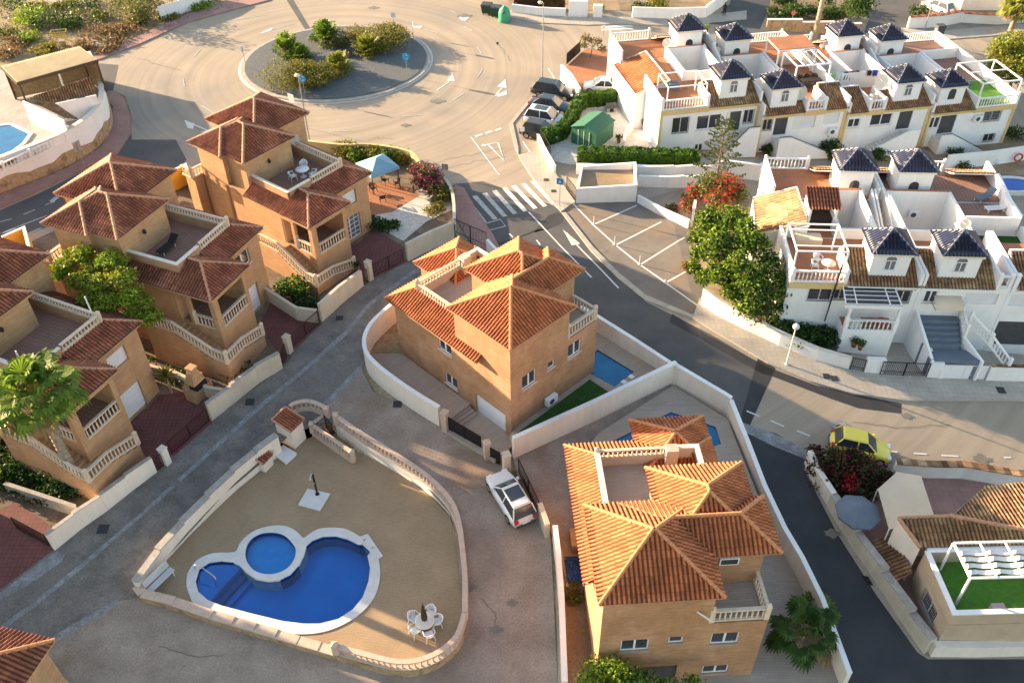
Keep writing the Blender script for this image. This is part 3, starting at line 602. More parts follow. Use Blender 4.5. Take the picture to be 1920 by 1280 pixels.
def gate(label,p0,p1,h,mat,name='gate',bars=.13,solid=False,leaf=2,cat='gate',world=False):
    a,b=(p0,p1) if world else (W(*p0),W(*p1)); mb=MB(); z=Vector((0,0,1)); d=(b-a); L=d.length
    for k in range(leaf):
        p=a+d*(k/leaf+.01); q=a+d*((k+1)/leaf-.01); base=.08
        for zz in (base,h): mb.bar(p+z*zz,q+z*zz,.05,.05)
        mb.bar(p+z*(h*.35),q+z*(h*.35),.03,.03)
        for e in (p,q): mb.bar(e+z*base,e+z*(h+.03),.05,.05)
        if solid: mb.hexa([p+z*base,q+z*base,q+z*base+Vector((.02,.02,0)),p+z*base+Vector((.02,.02,0))],[p+z*h,q+z*h,q+z*h+Vector((.02,.02,0)),p+z*h+Vector((.02,.02,0))])
        else:
            n=int((q-p).length/bars)
            for i in range(1,n): e=p.lerp(q,i/n); mb.bar(e+z*base,e+z*h,.022,.022)
    o=mb.build(name,mat); tag(o,label,cat); return o
def pillar(label,px,py,h,mat,w=.4,cap=True,name='gate_pillar'):
    p=W(px,py); mb=MB(); q=w/2; f=Fr(p,0); 
    f=Fr(p,60 if px<900 else 20); mb.box(f,-q,-q,p.z-.2,q,q,p.z+h); mb.box(f,-q-.04,-q-.04,p.z+h,q+.04,q+.04,p.z+h+.07); o=mb.build(name,mat); tag(o,label,'pillar'); return o
# ================================================================ villas
def ray(px,py):
    d=CM.T@np.array([(px-960)/CF,(py-640)/CF,1.]); return Vector(d)
def onv(fr,px,py,v=0.):   # hit on the vertical plane v=const -> (u,z)
    d=ray(px,py); o=Vector((0,0,HC)); t=((fr.o+fr.v*(v*fr.k))-o).dot(fr.v)/d.dot(fr.v); p=o+d*t; return (p-fr.o).dot(fr.u)/fr.k,p.z
def onu(fr,px,py,u=0.):
    d=ray(px,py); o=Vector((0,0,HC)); t=((fr.o+fr.u*(u*fr.k))-o).dot(fr.u)/d.dot(fr.u); p=o+d*t; return (p-fr.o).dot(fr.v)/fr.k,p.z
def opv(fr,edge,ustart,v,tl,br,kind):  # opening on a front wall (edge runs +u)
    u0,z1=onv(fr,*tl,v); u1,z0=onv(fr,*br,v); return (edge,(u0-ustart)*fr.k,(u1-ustart)*fr.k,z0,z1,kind)
def opu(fr,edge,vstart,u,tl,br,kind):  # opening on a side wall running -v
    v0,z1=onu(fr,*tl,u); v1,z0=onu(fr,*br,u); return (edge,(vstart-v0)*fr.k,(vstart-v1)*fr.k,z0,z1,kind)
def parapet(mb,fr,a,b,z0,z1,w=.2): ribbon(mb,[fr.P(*a),fr.P(*b)],w,[z0,z0],[z1,z1])
def sconce(root,fr,u,v,z,nrm=(0,-1)):
    mb=MB(); p=fr.P(u+nrm[0]*.12,v+nrm[1]*.12,z); mb.lathe(p,[(.02,.0),(.10,.05),(.13,.28),(.05,.36),(.02,.42)],6); mb.bar(fr.P(u,v,z+.2),p+Vector((0,0,.2)),.04,.04); mb.build('wall_lamp',M['black_metal'],root)
def villa_v1(label,fr,zt,z0,ops,tile,cap,left_open,fmat):
    root=thing('villa',label,'villa',fr.P(4,6,z0)); zl=zt-2.75; k=fr.k; BR=M['brick']
    hip(root,fr,(0,0,6.1,6.0),zt,.56,tile,cap,BR,'tower_roof'); hip(root,fr,(3.65,2.6,8.95,8.3),zt,.56,tile,cap,BR,'tower_roof'); hip(root,fr,(1.8,2.32,9.5,5.93),zt,.56,tile,cap,BR,'tower_roof')
    hip(root,fr,(3.95,9.8,8.55,14.5),zl,.56,tile,cap,BR,'lower_roof')
    r=.56*k; q=zl+1.65*r
    leanto(root,fr,[[(-.25,12.7,zl),(-.25,3.0,zl),(1.4,3.0,q),(1.4,11.05,q)],[(8.6,12.7,zl),(-.25,12.7,zl),(1.4,11.05,q),(6.95,11.05,q)],[(8.6,8.0,zl),(8.6,12.7,zl),(6.95,11.05,q),(6.95,8.0,q)]],tile,cap,BR,'lower_roof',[((-.25,12.7,zl),(1.4,11.05,q)),((8.6,12.7,zl),(6.95,11.05,q))])
    building(root,fr,[(.3,.35),(8.75,.35),(8.75,3.0),(8.3,3.0),(8.3,14.1),(4.3,14.1),(4.3,12.35),(.3,12.35)],z0,zl-.02,BR,ops)
    building(root,fr,[(.3,.35),(5.8,.35),(5.8,5.65),(.3,5.65)],zl-.02,zt-.05,BR,(),'tower_wall')
    building(root,fr,[(4.0,2.6),(8.75,2.6),(8.75,7.95),(4.0,7.95)],zl-.02,zt-.05,BR,[opu(fr,3,7.95,4.0,(1,1),(2,2),'open')][:0],'tower_wall')
    mb=MB(); mb.box(fr,.9,3.4,zl+.1,7.3,11.1,zl+.22); mb.build('terrace_floor',fmat,root,yaw=fr.yaw)
    mb=MB(); mb.box(fr,5.7,.5,zl-.1,8.7,2.7,zl+.06); mb.build('balcony_floor',M['beige_tile'],root,yaw=fr.yaw)
    mb=MB(); zp=zl+.85; ztop=zl+1.42
    parapet(mb,fr,(1.42,5.6),(1.42,10.85),zl,zp if left_open else ztop); parapet(mb,fr,(1.42,10.85),(5.3,10.85),zl,zp); parapet(mb,fr,(5.3,10.85),(7.2,10.85),zl,ztop-.03); parapet(mb,fr,(7.2,10.85),(7.2,7.9),zl,ztop-.03)
    mb.build('parapet',M['cream_wall'],root,yaw=fr.yaw)
    mb=MB(); ribbon(mb,[fr.P(5.3,10.85),fr.P(7.2,10.85),fr.P(7.2,7.9)],.28,[ztop-.03]*3,[ztop+.05]*3)
    if not left_open: ribbon(mb,[fr.P(1.42,5.7),fr.P(1.42,10.85)],.28,[ztop]*2,[ztop+.06]*2)
    mb.build('coping',M['stone_white'],root,yaw=fr.yaw)
    mb=MB(); mb.box(fr,5.35,10.3,zl+.2,6.05,10.9,ztop+.25); mb.build('chimney',M['stone_pink' if not left_open else 'cream_wall'],root,yaw=fr.yaw)
    balustrade(root,[fr.P(1.42,10.85,zp),fr.P(5.3,10.85,zp)],.62,.26,posts=(0,),pr=.12)
    if left_open: balustrade(root,[fr.P(1.42,5.7,zp),fr.P(1.42,10.7,zp)],.62,.26,posts=())
    balustrade(root,[fr.P(5.85,.47,zl+.05),fr.P(8.63,.47,zl+.05),fr.P(8.63,2.6,zl+.05)],.92,.27,posts=(0,1),pr=.13)
    return root
zC=7.6
f=FC2; vs=12.35
opsC=[opv(f,0,.3,.35,(965+8,716),(1006,712+2),'win')][:0]
def rc(fr,edge,start,plane,cx,cy,wd,ht,kind,side='v'):  # opening centred on a pixel
    if side=='v': u,z=onv(fr,cx,cy,plane); a=(u-start)*fr.k
    else: v,z=onu(fr,cx,cy,plane); a=(start-v)*fr.k
    return (edge,a-wd/2,a+wd/2,z-ht/2,z+ht/2,kind)
opsC=[rc(f,0,.3,.35,992,711,1.25,1.15,'win'),rc(f,0,.3,.35,1033.5,683,.62,.6,'win'),rc(f,0,.3,.35,1077,653,1.25,1.15,'win'),
 rc(f,7,vs,.3,834,648,1.3,1.2,'win','u'),rc(f,7,vs,.3,846,714,1.25,1.0,'win','u'),rc(f,7,vs,.3,920,777,2.85,2.0,'garage','u')]
VC=villa_v1('brick villa with orange tiled roofs in the middle, beside the narrow dark green lawn',f,zC,-1.0,opsC,M['tile_orange'],M['cap_orange'],True,M['beige_tile'])
f=FD; zDt=6.1
opsD=[rc(f,0,.3,.35,1190,1209,1.45,1.05,'dsill'),rc(f,0,.3,.35,1267,1199,.75,.6,'dsill'),rc(f,0,.3,.35,1359,1196,1.45,1.05,'dsill'),rc(f,0,.3,.35,1341,1254,1.4,.8,'dsill'),(0,1.9,4.3,-3.0,-.55,'darkdoor')]
VD=villa_v1('villa with sunlit orange tiled roofs at the bottom centre, three windows in its front wall',f,zDt,-3.2,opsD,M['tile_orange'],M['cap_orange'],False,M['beige_tile'])
mb=MB(); a=onv(FD,1307,1146,.2); p0=FD.P(*[onv(FD,1307,1146,.3)[0],.3],onv(FD,1307,1146,.3)[1]); p1=FD.P(onv(FD,1336,1165,.0)[0],.0,onv(FD,1336,1165,.0)[1]); mb.tube([p0,p1],.05,8); mb.build('downpipe',M['stone_white'],VD)
# small window below the right hand tower eave of D
mb=MB(); u,z=onv(FD,1367,1051,2.6); mb.box(FD,u-.5,2.52,z-.25,u+.5,2.6,z+.3); o=mb.build('window',M['pvc_white'],VD); mb=MB(); mb.box(FD,u-.42,2.50,z-.16,u+.42,2.518,z+.22); mb.build('pane',M['glass'],o)
def villa_v2(label,fr,zl,z0,tile,cap,wing,upper,walls='brick_pale'):
    zt=zl+2.75; zf=zl-3.1; BR=M[walls]; root=thing('villa',label,'villa',fr.P(4,0,z0)); H='tower_roof'
    hip(root,fr,(0,0,5.4,6.1),zt,.52,tile,cap,BR,H); hip(root,fr,(-.42,2.25,5.1,6.3),zt+.01,.52,tile,cap,BR,H); hip(root,fr,(2.9,2.12,8.9,8.3),zt,.52,tile,cap,BR,H)
    r=.52; a=zl+1.25*r; b=zl+2.22*r; c=zl+1.6*r
    leanto(root,fr,[[(-.45,.35,zl),(-.45,-3.9,zl),(.8,-3.9,a),(.8,.35,a)],[(-.45,-3.9,zl),(-.45,-7.2,zl),(1.77,-4.98,b),(1.77,-3.9,b)],[(-.45,-7.2,zl),(4.0,-7.2,zl),(1.77,-4.98,b)],[(4.0,-7.2,zl),(4.0,-3.9,zl),(1.77,-3.9,b),(1.77,-4.98,b)],
        [(3.0,-5.4,zl),(8.2,-5.4,zl),(6.6,-3.8,c),(3.0,-3.8,c)],[(8.2,-5.4,zl),(8.2,2.4,zl),(6.6,2.4,c),(6.6,-3.8,c)]],tile,cap,BR,'lower_roof',
        [((-.45,-7.2,zl),(1.77,-4.98,b)),((4.0,-7.2,zl),(1.77,-4.98,b)),((1.77,-4.98,b),(1.77,-3.9,b)),((8.2,-5.4,zl),(6.6,-3.8,c))])
    ops=[(0,.5,3.25,zf+.02,zf+2.45,'open'),(5,6.4,7.45,zf+.02,zf+2.3,'open'),(5,7.75,9.45,zf+.02,zf+2.45,'open')]
    g0=.75
    ops.append((2,.75,2.95,z0+.35 if wing=='garage' else zf-2.1,z0+2.65 if wing=='garage' else zf+.1,'garage' if wing=='garage' else 'door2'))
    ops.append((2,1.3,2.9,zl-2.0,zl-.75,upper))
    building(root,fr,[(0,-6.85),(3.6,-6.85),(3.6,-5.05),(7.8,-5.05),(7.8,3),(0,3)],z0,zl-.03,BR,ops,depth=.22)
    building(root,fr,[(.35,.35),(5.05,.35),(5.05,5.8),(0,5.8),(0,2.62),(.35,2.62)],z0,zt-.06,BR,[(0,.25,.8,zl+1.5,zl+2.2,'win')][:0],'tower_wall')
    building(root,fr,[(3.3,2.47),(8.5,2.47),(8.5,7.9),(3.3,7.9)],z0,zt-.06,BR,(),'tower_wall')
    mb=MB(); mb.box(fr,.02,-6.8,zf-.18,3.58,-3.4,zf); mb.build('porch_floor',M['brown_floor'],root,yaw=fr.yaw)
    mb=MB(); parapet(mb,fr,(.02,-3.5),(3.58,-3.5),zf,zl-.05,.1); parapet(mb,fr,(3.5,-6.8),(3.5,-3.5),zf,zl-.05,.1); mb.build('porch_wall',BR,root,yaw=fr.yaw)
    mb=MB(); mb.box(fr,1.2,-3.62,zf,2.2,-3.56,zf+2.1); mb.build('door',M['wood_dark'],root)
    balustrade(root,[fr.P(.5,-6.78,zf),fr.P(3.25,-6.78,zf)],.95,.27,posts=(),each=True)
    balustrade(root,[fr.P(.1,-4.8,zf),fr.P(.1,-6.4,zf)],.95,.27,posts=(0,))
    mb=MB(); mb.box(fr,.7,-3.9,zl+.05,6.5,.45,zl+.17); mb.box(fr,4.9,.45,zl+.05,6.5,2.6,zl+.17); mb.build('terrace_floor',M['brown_floor'],root,yaw=fr.yaw)
    zp=zl+.86; ztop=zl+1.4; mb=MB(); parapet(mb,fr,(.8,.35),(.8,-3.9),zl,ztop-.12,.2); parapet(mb,fr,(.7,-3.8),(3.1,-3.8),zl,ztop-.12,.2); parapet(mb,fr,(3.1,-3.8),(6.5,-3.8),zl,zp,.2); parapet(mb,fr,(6.4,-3.9),(6.4,2.5),zl,zp,.2); mb.build('parapet',BR,root,yaw=fr.yaw)
    mb=MB(); ribbon(mb,[fr.P(.8,.35),fr.P(.8,-3.8),fr.P(3.1,-3.8)],.26,[ztop-.12]*3,[ztop-.05]*3); mb.build('coping',M['stone_white'],root)
    balustrade(root,[fr.P(3.2,-3.8,zp),fr.P(6.4,-3.8,zp),fr.P(6.4,2.4,zp)],.6,.26,posts=(1,),pr=.13)
    # outside stair
    z1=zf-1.55; mb=MB(); mb.box(fr,-1.3,-3.9,z0,-.02,-1.3,zf)
    n=8
    for i in range(n):
        zz=zf-(i+1)*(1.55/n); v=-3.9-(i+1)*3.0/n; mb.box(fr,-1.3,v,z0,-.02,v+3.0/n,zz)
    mb.box(fr,-1.3,-8.0,z0,.6,-6.9,z1)
    for i in range(4):
        mb.box(fr,.6+i*.55,-8.0,z0,1.15+i*.55,-6.9,z1-(i+1)*.17)
    mb.build('stair',M['brick_pale'],root,yaw=fr.yaw)
    balustrade(root,[fr.P(-1.22,-1.3,zf),fr.P(-1.22,-3.9,zf),fr.P(-1.22,-6.9,z1+.05),fr.P(-1.22,-7.92,z1)],.92,.27,posts=(0,3),pr=.12)
    balustrade(root,[fr.P(-1.22,-7.92,z1),fr.P(.6,-7.92,z1-.02),fr.P(2.8,-7.92,z1-.62)],.9,.27,posts=(2,),pr=.12)
    sconce(root,fr,3.9,-5.05,zl-2.6); sconce(root,fr,2.6,.35,zt-1.2)
    # little rear balcony
    mb=MB(); mb.box(fr,-1.0,6.0,zl-.35,1.6,7.4,zl-.2); mb.box(fr,1.5,5.85,z0,3.3,7.5,zl+.3); mb.box(fr,-.8,6.1,z0,1.5,7.3,zl-.35); mb.build('rear_wing',BR,root,yaw=fr.yaw)
    balustrade(root,[fr.P(1.6,6.05,zl-.2),fr.P(-.95,6.05,zl-.2),fr.P(-.95,7.3,zl-.2)],.85,.26,posts=(1,),pr=.1)
    return root
FA=Fr(A(455.6,308.4,5.42+2.75),52); FB=Fr(A(220,451,6.28+2.75),66.7); _e=Fr(A(0,587,5.83+2.75),65); FE=Fr(_e.P(-3.0,-.3),65)
VA=villa_v2('brick villa nearest the roundabout, with a white garden table on its roof terrace',FA,5.42,-.3,M['tile_red'],M['cap_tan'],'doors','shutter')
VB=villa_v2('brick villa behind the bright green tree, with a dark lounger on its roof terrace',FB,6.28,-.3,M['tile_red'],M['cap_tan'],'garage','win')
VE=villa_v2('brick villa behind the tall fan palm at the left edge, with an empty roof terrace',FE,5.83,-.8,M['tile_red'],M['cap_tan'],'garage','shutter')
# roof corner at the bottom left
zF=3.6; p=A(103,1200,zF); q=A(0,1176,zF); yw=math.degrees(math.atan2((p-q).y,(p-q).x)); FF=Fr(p,yw)
root=thing('villa','villa at the bottom left corner showing only the corner of its red tiled roof','villa',FF.P(-3,-3,-2.6))
hip(root,FF,(-8,-7,0,0),zF,.52,M['tile_red'],M['cap_orange'],M['brick_pale'],'roof')
building(root,FF,[(-7.6,-6.6),(-.4,-6.6),(-.4,-.4),(-7.6,-.4)],-3.2,zF-.05,M['brick_pale'])
mb=MB(); ribbon(mb,[W(62,1240),W(95,1262),W(140,1300)],.25,[-3.2]*3,[-.9,-1.0,-1.3]); o=mb.build('garden_wall',M['cream_wall']); tag(o,'short cream wall beside the tiled roof corner at the bottom left','wall')
# the next villa of the row is unseen; added outside the frame to shade the lane
FH=Fr((FE.o.x-11.6,FE.o.y-8.6),65)
VH=villa_v2('next brick villa of the row, unseen, added to shade the lane',FH,5.0,-1.8,M['tile_red'],M['cap_tan'],'garage','shutter')
# air conditioners
def ac(label,fr,u,v,z,face='v',grp=None,w=.85):
    mb=MB(); f=Fr(fr.P(u,v),fr.yaw if face=='v' else fr.yaw-90)
    t=thing('air_conditioner',label,'air conditioner',f.P(0,0,z),grp)
    mb.box(f,-w/2,-.42,z,w/2,-.08,z+.6); mb.build('casing',M['pvc_white'],t)
    mb=MB(); c=f.P(-.1,-.43,z+.3); 
    for i in range(16):
        a0,a1=2*math.pi*i/16,2*math.pi*(i+1)/16; mb.quad(c,c+f.u*.22*math.cos(a0)+Vector((0,0,.22*math.sin(a0))),c+f.u*.22*math.cos(a1)+Vector((0,0,.22*math.sin(a1))))
    mb.build('fan_grille',M['dark_grey'],t)
    mb=MB(); mb.box(f,-w/2+.1,-.4,z-.07,-w/2+.15,0,z-.005); mb.box(f,w/2-.15,-.4,z-.07,w/2-.1,0,z-.005); mb.build('bracket',M['grey_metal'],t)
    return t
u,z=onv(FC2,1028,776,.35); ac('white air conditioner mounted low on the brick wall above the dark green lawn',FC2,u,.35,ZC+.3,w=.95)
# ---------------------------------------------------------------- plot of villa C
def slab(name,loop,z,mat,holes=(),z0=-1.5,dz=None):
    mb=MB(); mb.prism([(p.x,p.y) for p in loop],z+z0,z,holes=[[(p.x,p.y) for p in h] for h in holes]); o=mb.build(name,M[mat],yaw=44 if dz is None else dz); tag(o,None,None,None,'structure'); return o
yc=[cp(744,592),cp(695,650),cp(690,678),cp(718,712),cp(775,742),cp(828,782),cp(876,800),cp(962,830),cp(1270,688),cp(1118,612)]
slab('yard_paving',[cp(755,660),cp(745,600),cp(700,650),cp(690,678),cp(718,715),cp(775,745),cp(838,785),cp(882,752)],-.15,'beige_tile')
slab('yard_paving',[A(x,y,-.5) for x,y in ((870,745),(812,778),(840,812),(928,862),(958,838),(958,800))],-.5,'beige_tile',z0=-.6)
slab('yard_paving',[cp(955,815),cp(962,834),cp(1272,695),cp(1120,612),cp(1105,620),cp(1060,690)],ZC,'beige_tile',holes=[cpool],z0=-.7)
def lawn(name,pts,z,mat):
    mb=MB(); P=[A(x,y,z) for x,y in pts]; mb.prism([(p.x,p.y) for p in P],z-.04,z); o=mb.build(name,M[mat]); tag(o,None,None,None,'structure')
lawn('lawn',[(969,812),(1106,711),(1151,741),(984,821)],ZC+.03,'lawn')
def basin(loop,z,depth,mat,wmat,coping=None):
    mb=MB(); xy=[(p.x,p.y) for p in loop]
    mb.prism(xy,z-.09-depth,z-.09); o=mb.build('pool_water',M[mat]); tag(o,None,None,None,'structure')
    mb=MB(); n=len(loop)
    for i in range(n):
        a,b=loop[i],loop[(i+1)%n]; mb.quad((a.x,a.y,z-.3),(b.x,b.y,z-.3),(b.x,b.y,z+.0),(a.x,a.y,z))
    o=mb.build('pool_wall',M[wmat]); tag(o,None,None,None,'structure')
basin(cpool,ZC,.8,'water_dark','pool_tile')
for q in ((1184,706),(1170,716)):
    mb=MB(); p=A(*q,ZC); f=Fr(p,44); mb.box(f,-.18,-.18,ZC,.18,.18,ZC+.03); o=mb.build('skimmer_lid',M['pvc_white']); tag(o,'small white square lid beside the dark blue pool, '+('nearer the corner wall' if q[0]>1180 else 'nearer the lawn'),'pool lid','pool lids')
# steps
for i in range(3):
    mb=MB(); c=FC.P(-1.9,4.15-.3*i); mb.box(FC,-2.15+.02*i,3.75-.3*i,-.9,-.12,4.1-.3*i,-.16-.085*(i+1)); 
    o=mb.build('step',M['beige_tile'],yaw=44); tag(o,None,None,None,'structure')
gw=W(828,790); 
cwall=[(748,586),(722,608),(700,630),(686,655),(684,680),(692,700),(712,722),(745,745),(790,772),(826,796)]
gwall('perimeter_wall','white curved wall wrapping the left corner of the middle villa\'s paved yard',[(756,590),(735,607),(706,634),(692,656),(688,676),(693,696),(710,716),(742,742),(785,772),(826,797)],1.75,M['white_render'],w=.26,cap=M['white_wall'],curve=4,cw=.03)
gwall('perimeter_wall','long white wall between the dark green lawn and the villa with the yellow lit roof',[(962,858),(1110,790),(1262,716)],1.9,M['white_render'],w=.26,cap=M['white_wall'],cw=.03)
gwall('perimeter_wall','white wall along the main street beside the rectangular dark blue pool',[(1262,716),(1190,668),(1118,622),(1088,604)],1.5,M['white_render'],w=.26,cap=M['white_wall'],cw=.03)
gwall('perimeter_wall','white wall along the street at the corner pool of the bottom villa',[(1262,718),(1352,772),(1364,780)],1.75,M['white_render'],w=.26,cap=M['white_wall'],cw=.03)
gwall('perimeter_wall','tall white wall between the bottom villa and the dark alley',[(1364,781),(1395,860),(1425,940),(1462,1020),(1494,1075),(1530,1150),(1580,1290)],1.6,M['white_render'],w=.26,cap=M['white_wall'],cw=.03)
pillar('beige gate post at the left end of the black sheet gate',836,806,1.7,M['stone_pink'],.42)
gate('black sheet metal driveway gate of the middle villa',(842,808),(903,845),1.35,M['black_metal'],'driveway_gate',solid=True)
pillar('white topped gate post between the black driveway gate and the small black gate',914,858,1.45,M['stone_pink'],.42)
gate('small black sheet gate beside the white topped gate post',(920,862),(938,872),1.2,M['black_metal'],solid=True,leaf=1)
pillar('cream gate post where the two villa walls meet',950,885,1.7,M['cream_wall'],.45)
mb=MB(); mb.bar(A(897,790,-.72),A(932,818,-.72),.12,.03); o=mb.build('drain_grating',M['black_metal']); tag(o,'narrow black drain grating in front of the white garage door','drain')
# ---------------------------------------------------------------- plot of villa D
def dp(x,y): return A(x,y,ZD)
slab('yard_paving',[dp(1122,812),dp(1262,722),dp(1364,785),dp(1432,955),dp(1180,955),dp(1075,870)],ZD,'beige_tile',holes=[dpool],z0=-.9,dz=3)
sheet('yard_paving',[(1090,980),(1432,950),(1500,1085),(1600,1320),(1046,1300),(1050,1000)],.05,M['beige_tile'])
sheet('yard_concrete',[(958,845),(1262,716),(1250,730),(1122,812),(1090,860),(972,900)],.085,M['concrete_court'])
sheet('yard_concrete',[(972,872),(1122,808),(1150,835),(1090,1000),(1040,1010),(1012,965)],.09,M['concrete_court'])
basin(dpool,ZD,.8,'water_dark','pool_tile')
gwall('perimeter_wall','low white wall in front of the bottom villa\'s driveway, beside the white car',[(1040,1010),(1046,1060),(1052,1140),(1058,1300)],1.3,M['white_render'],w=.28,cap=M['white_wall'],cw=.02)
gwall('perimeter_wall','short cream wall beside the driveway gate next to the white car',[(1012,968),(1026,1008)],1.3,M['cream_wall'],w=.28,cw=.02)
gate('black sliding gate behind the parked white car',(972,885),(1010,965),1.35,M['black_metal'],'driveway_gate')
# bare earth strip and junk heap
mb=MB(); sheet('soil',[(1050,1000),(1120,1000),(1125,1130),(1140,1300),(1066,1300)],.1,M['earth'])
# ================================================================ white terraced houses
WH=M['white_wall']
def tower(root,fr,a,v,z,h=2.3,w=2.62,arch=True,trim=None,win='light'):
    building(root,fr,[(a,v),(a+w,v),(a+w,v+w),(a,v+w)],z-.3,z+h,WH,(),'tower_wall')
    if trim:
        mb=MB(); mb.box(fr,a-.12,v-.12,z+h-.22,a+w+.12,v+w+.12,z+h); mb.build('cornice',trim,root,yaw=fr.yaw)
    hip(root,fr,(a-.24,v-.24,a+w+.24,v+w+.24),z+h+.03,.78,M['tile_blue'],M['grey_metal'],WH,'tower_roof',fas=.03,sp=.25,row=.5,cr=.055)
    # arched window
    f=MB(); c=a+w/2; z0=z+.75 if win!='door' else z+.05; ww=.38; pts=[(c-ww,z0),(c+ww,z0),(c+ww,z0+.75)]+[(c+ww*math.cos(t),z0+.75+ww*math.sin(t)) for t in [math.pi*i/8 for i in range(1,8)]]+[(c-ww,z0+.75)]
    f.quad(*[fr.P(x,v-.015,zz) for x,zz in pts]); o=f.build('window',M['glass' if win!='light' else 'glass_light'],root)
    b=MB()
    if win=='light':
        b.box(fr,c-.03,v-.045,z0,c+.03,v-.02,z0+.75); b.box(fr,c-ww,v-.045,z0+.72,c+ww,v-.02,z0+.78); b.box(fr,c-ww,v-.045,z0,c-ww+.05,v-.02,z0+.72); b.box(fr,c+ww-.05,v-.045,z0,c+ww,v-.02,z0+.72); b.box(fr,c-ww-.08,v-.1,z0-.08,c+ww+.08,v-.02,z0-.01); b.build('frame',M['pvc_white'],o)
def dish(label,fr,u,v,z,r=.5):
    t=thing('satellite_dish',label,'satellite dish',fr.P(u,v,z),'satellite dishes'); mb=MB(); mb.tube([fr.P(u,v,z),fr.P(u,v,z+.7)],.035,6); mb.build('mast',M['grey_metal'],t)
    mb=MB(); d=Vector((-.35,-.8,.45)).normalized(); x=d.orthogonal().normalized(); y=d.cross(x); c=fr.P(u,v,z+.9)
    R_=[[c+(x*math.cos(a)+y*math.sin(a))*r*k+d*(.25*r*k*k) for a in [2*math.pi*i/16 for i in range(16)]] for k in (.05,.5,1)]
    vs=sum(R_,[]); mb.add(vs,[(i*16+k,i*16+(k+1)%16,(i+1)*16+(k+1)%16,(i+1)*16+k) for i in range(2) for k in range(16)]+[tuple(range(16))]); mb.build('bowl',M['stone_white'],t)
    mb=MB(); mb.tube([c-y*r*.9,c+d*r*1.1],.02,5); mb.build('feed_arm',M['grey_metal'],t); return t
def roofseg(root,fr,a0,a1,ze,tm='tile_brown',back=False,vb=0.,side=(0,0)):
    if not back:
        leanto(root,fr,[[(a0,vb-.28,ze),(a1,vb-.28,ze),(a1,vb+2.6,ze+1.3),(a0,vb+2.6,ze+1.3)]],M[tm],M['cap_tan'],M['yellow_trim'] if fr.yaw>0 else WH,'roof'); s=MB(); parapet(s,fr,(a0,vb+2.7),(a1,vb+2.7),ze,ze+1.42,.18); s.build('parapet',WH,root)
    else: leanto(root,fr,[[(a1,vb,ze),(a0,vb,ze),(a0,vb-2.3,ze+1.1),(a1,vb-2.3,ze+1.1)]],M[tm],M['cap_tan'],WH,'roof')
def front_house(label,fr,ze,zg,a0,a1,segs,tw,floor='terracotta_floor',wins=(),trim='yellow_trim',depth=5.5,eachbal=False,twin='light'):
    root=thing('terraced_house',label,'terraced house',fr.P((a0+a1)/2,3,zg)); f=fr
    ops=[]
    for tl,br,kind in wins:
        u0,z1=onv(f,*tl,0.); u1,z0=onv(f,*br,0.); u0,u1=min(u0,u1),max(u0,u1)
        if u1>a1-.05: u1=a1-.1
        if u0<a0+.05: u0=a0+.1
        z0,z1=max(min(z0,z1),zg+.1),min(max(z0,z1),ze-.45)
        if u1-u0>.2 and z1-z0>.2: ops.append((0,u0-a0,u1-a0,z0,z1,kind))
    good=[]
    for o in ops:
        if all(o[2]<=g[1] or o[1]>=g[2] or o[4]<=g[3] or o[3]>=g[4] for g in good): good.append(o)
    building(root,f,[(a0,0),(a1,0),(a1,depth),(a0,depth)],zg,ze-.01,WH,good)
    mb=MB(); mb.box(f,a0+.02,-.1,ze-.38,a1-.02,-.003,ze-.03)
    if trim=='yellow_trim' and fr.yaw>0: mb.box(f,a0+.02,-.07,zg,a0+.28,-.004,ze-.39); mb.box(f,a1-.28,-.07,zg,a1-.02,-.004,ze-.39)
    mb.build('trim_band',M[trim],root,yaw=f.yaw)
    mb=MB(); mb.box(f,a0+.05,.12,ze-.05,a1-.05,depth-.05,ze+.06); mb.build('terrace_floor',M[floor],root,yaw=f.yaw)
    mb=MB()
    for a in (a0+.12,a1-.12): parapet(mb,f,(a,-.2 if any(s[0]=='roof' and (abs(s[1]-a)<.3 or abs(s[2]-a)<.3) for s in segs) else .1),(a,depth),ze-.3,ze+1.12,.2)
    for s in segs:
        if s[0]=='terr':
            for a in (s[1]+.1,s[2]-.1):
                if a0+.3<a<a1-.3: parapet(mb,f,(a,.05),(a,2.8),ze-.2,ze+1.12,.2)
    mb.build('parapet',WH,root,yaw=f.yaw)
    for s in segs:
        if s[0]=='roof': roofseg(root,f,s[1]+.02,s[2]-.02,ze,side=(0,0))
        else:
            mb=MB(); mb.box(f,s[1],-.14,ze-.45,s[2],.2,ze+.03); mb.build('trim_band',M[trim],root,yaw=f.yaw)
            balustrade(root,[f.P(s[1]+.15,.02,ze+.05),f.P(s[2]-.15,.02,ze+.05)],1.0,.27,mat=WH,each=eachbal,pr=.12)
    if tw is not None: tower(root,f,tw,.5,ze+.25,2.1,trim=M['stone_white'],win=twin)
    return root
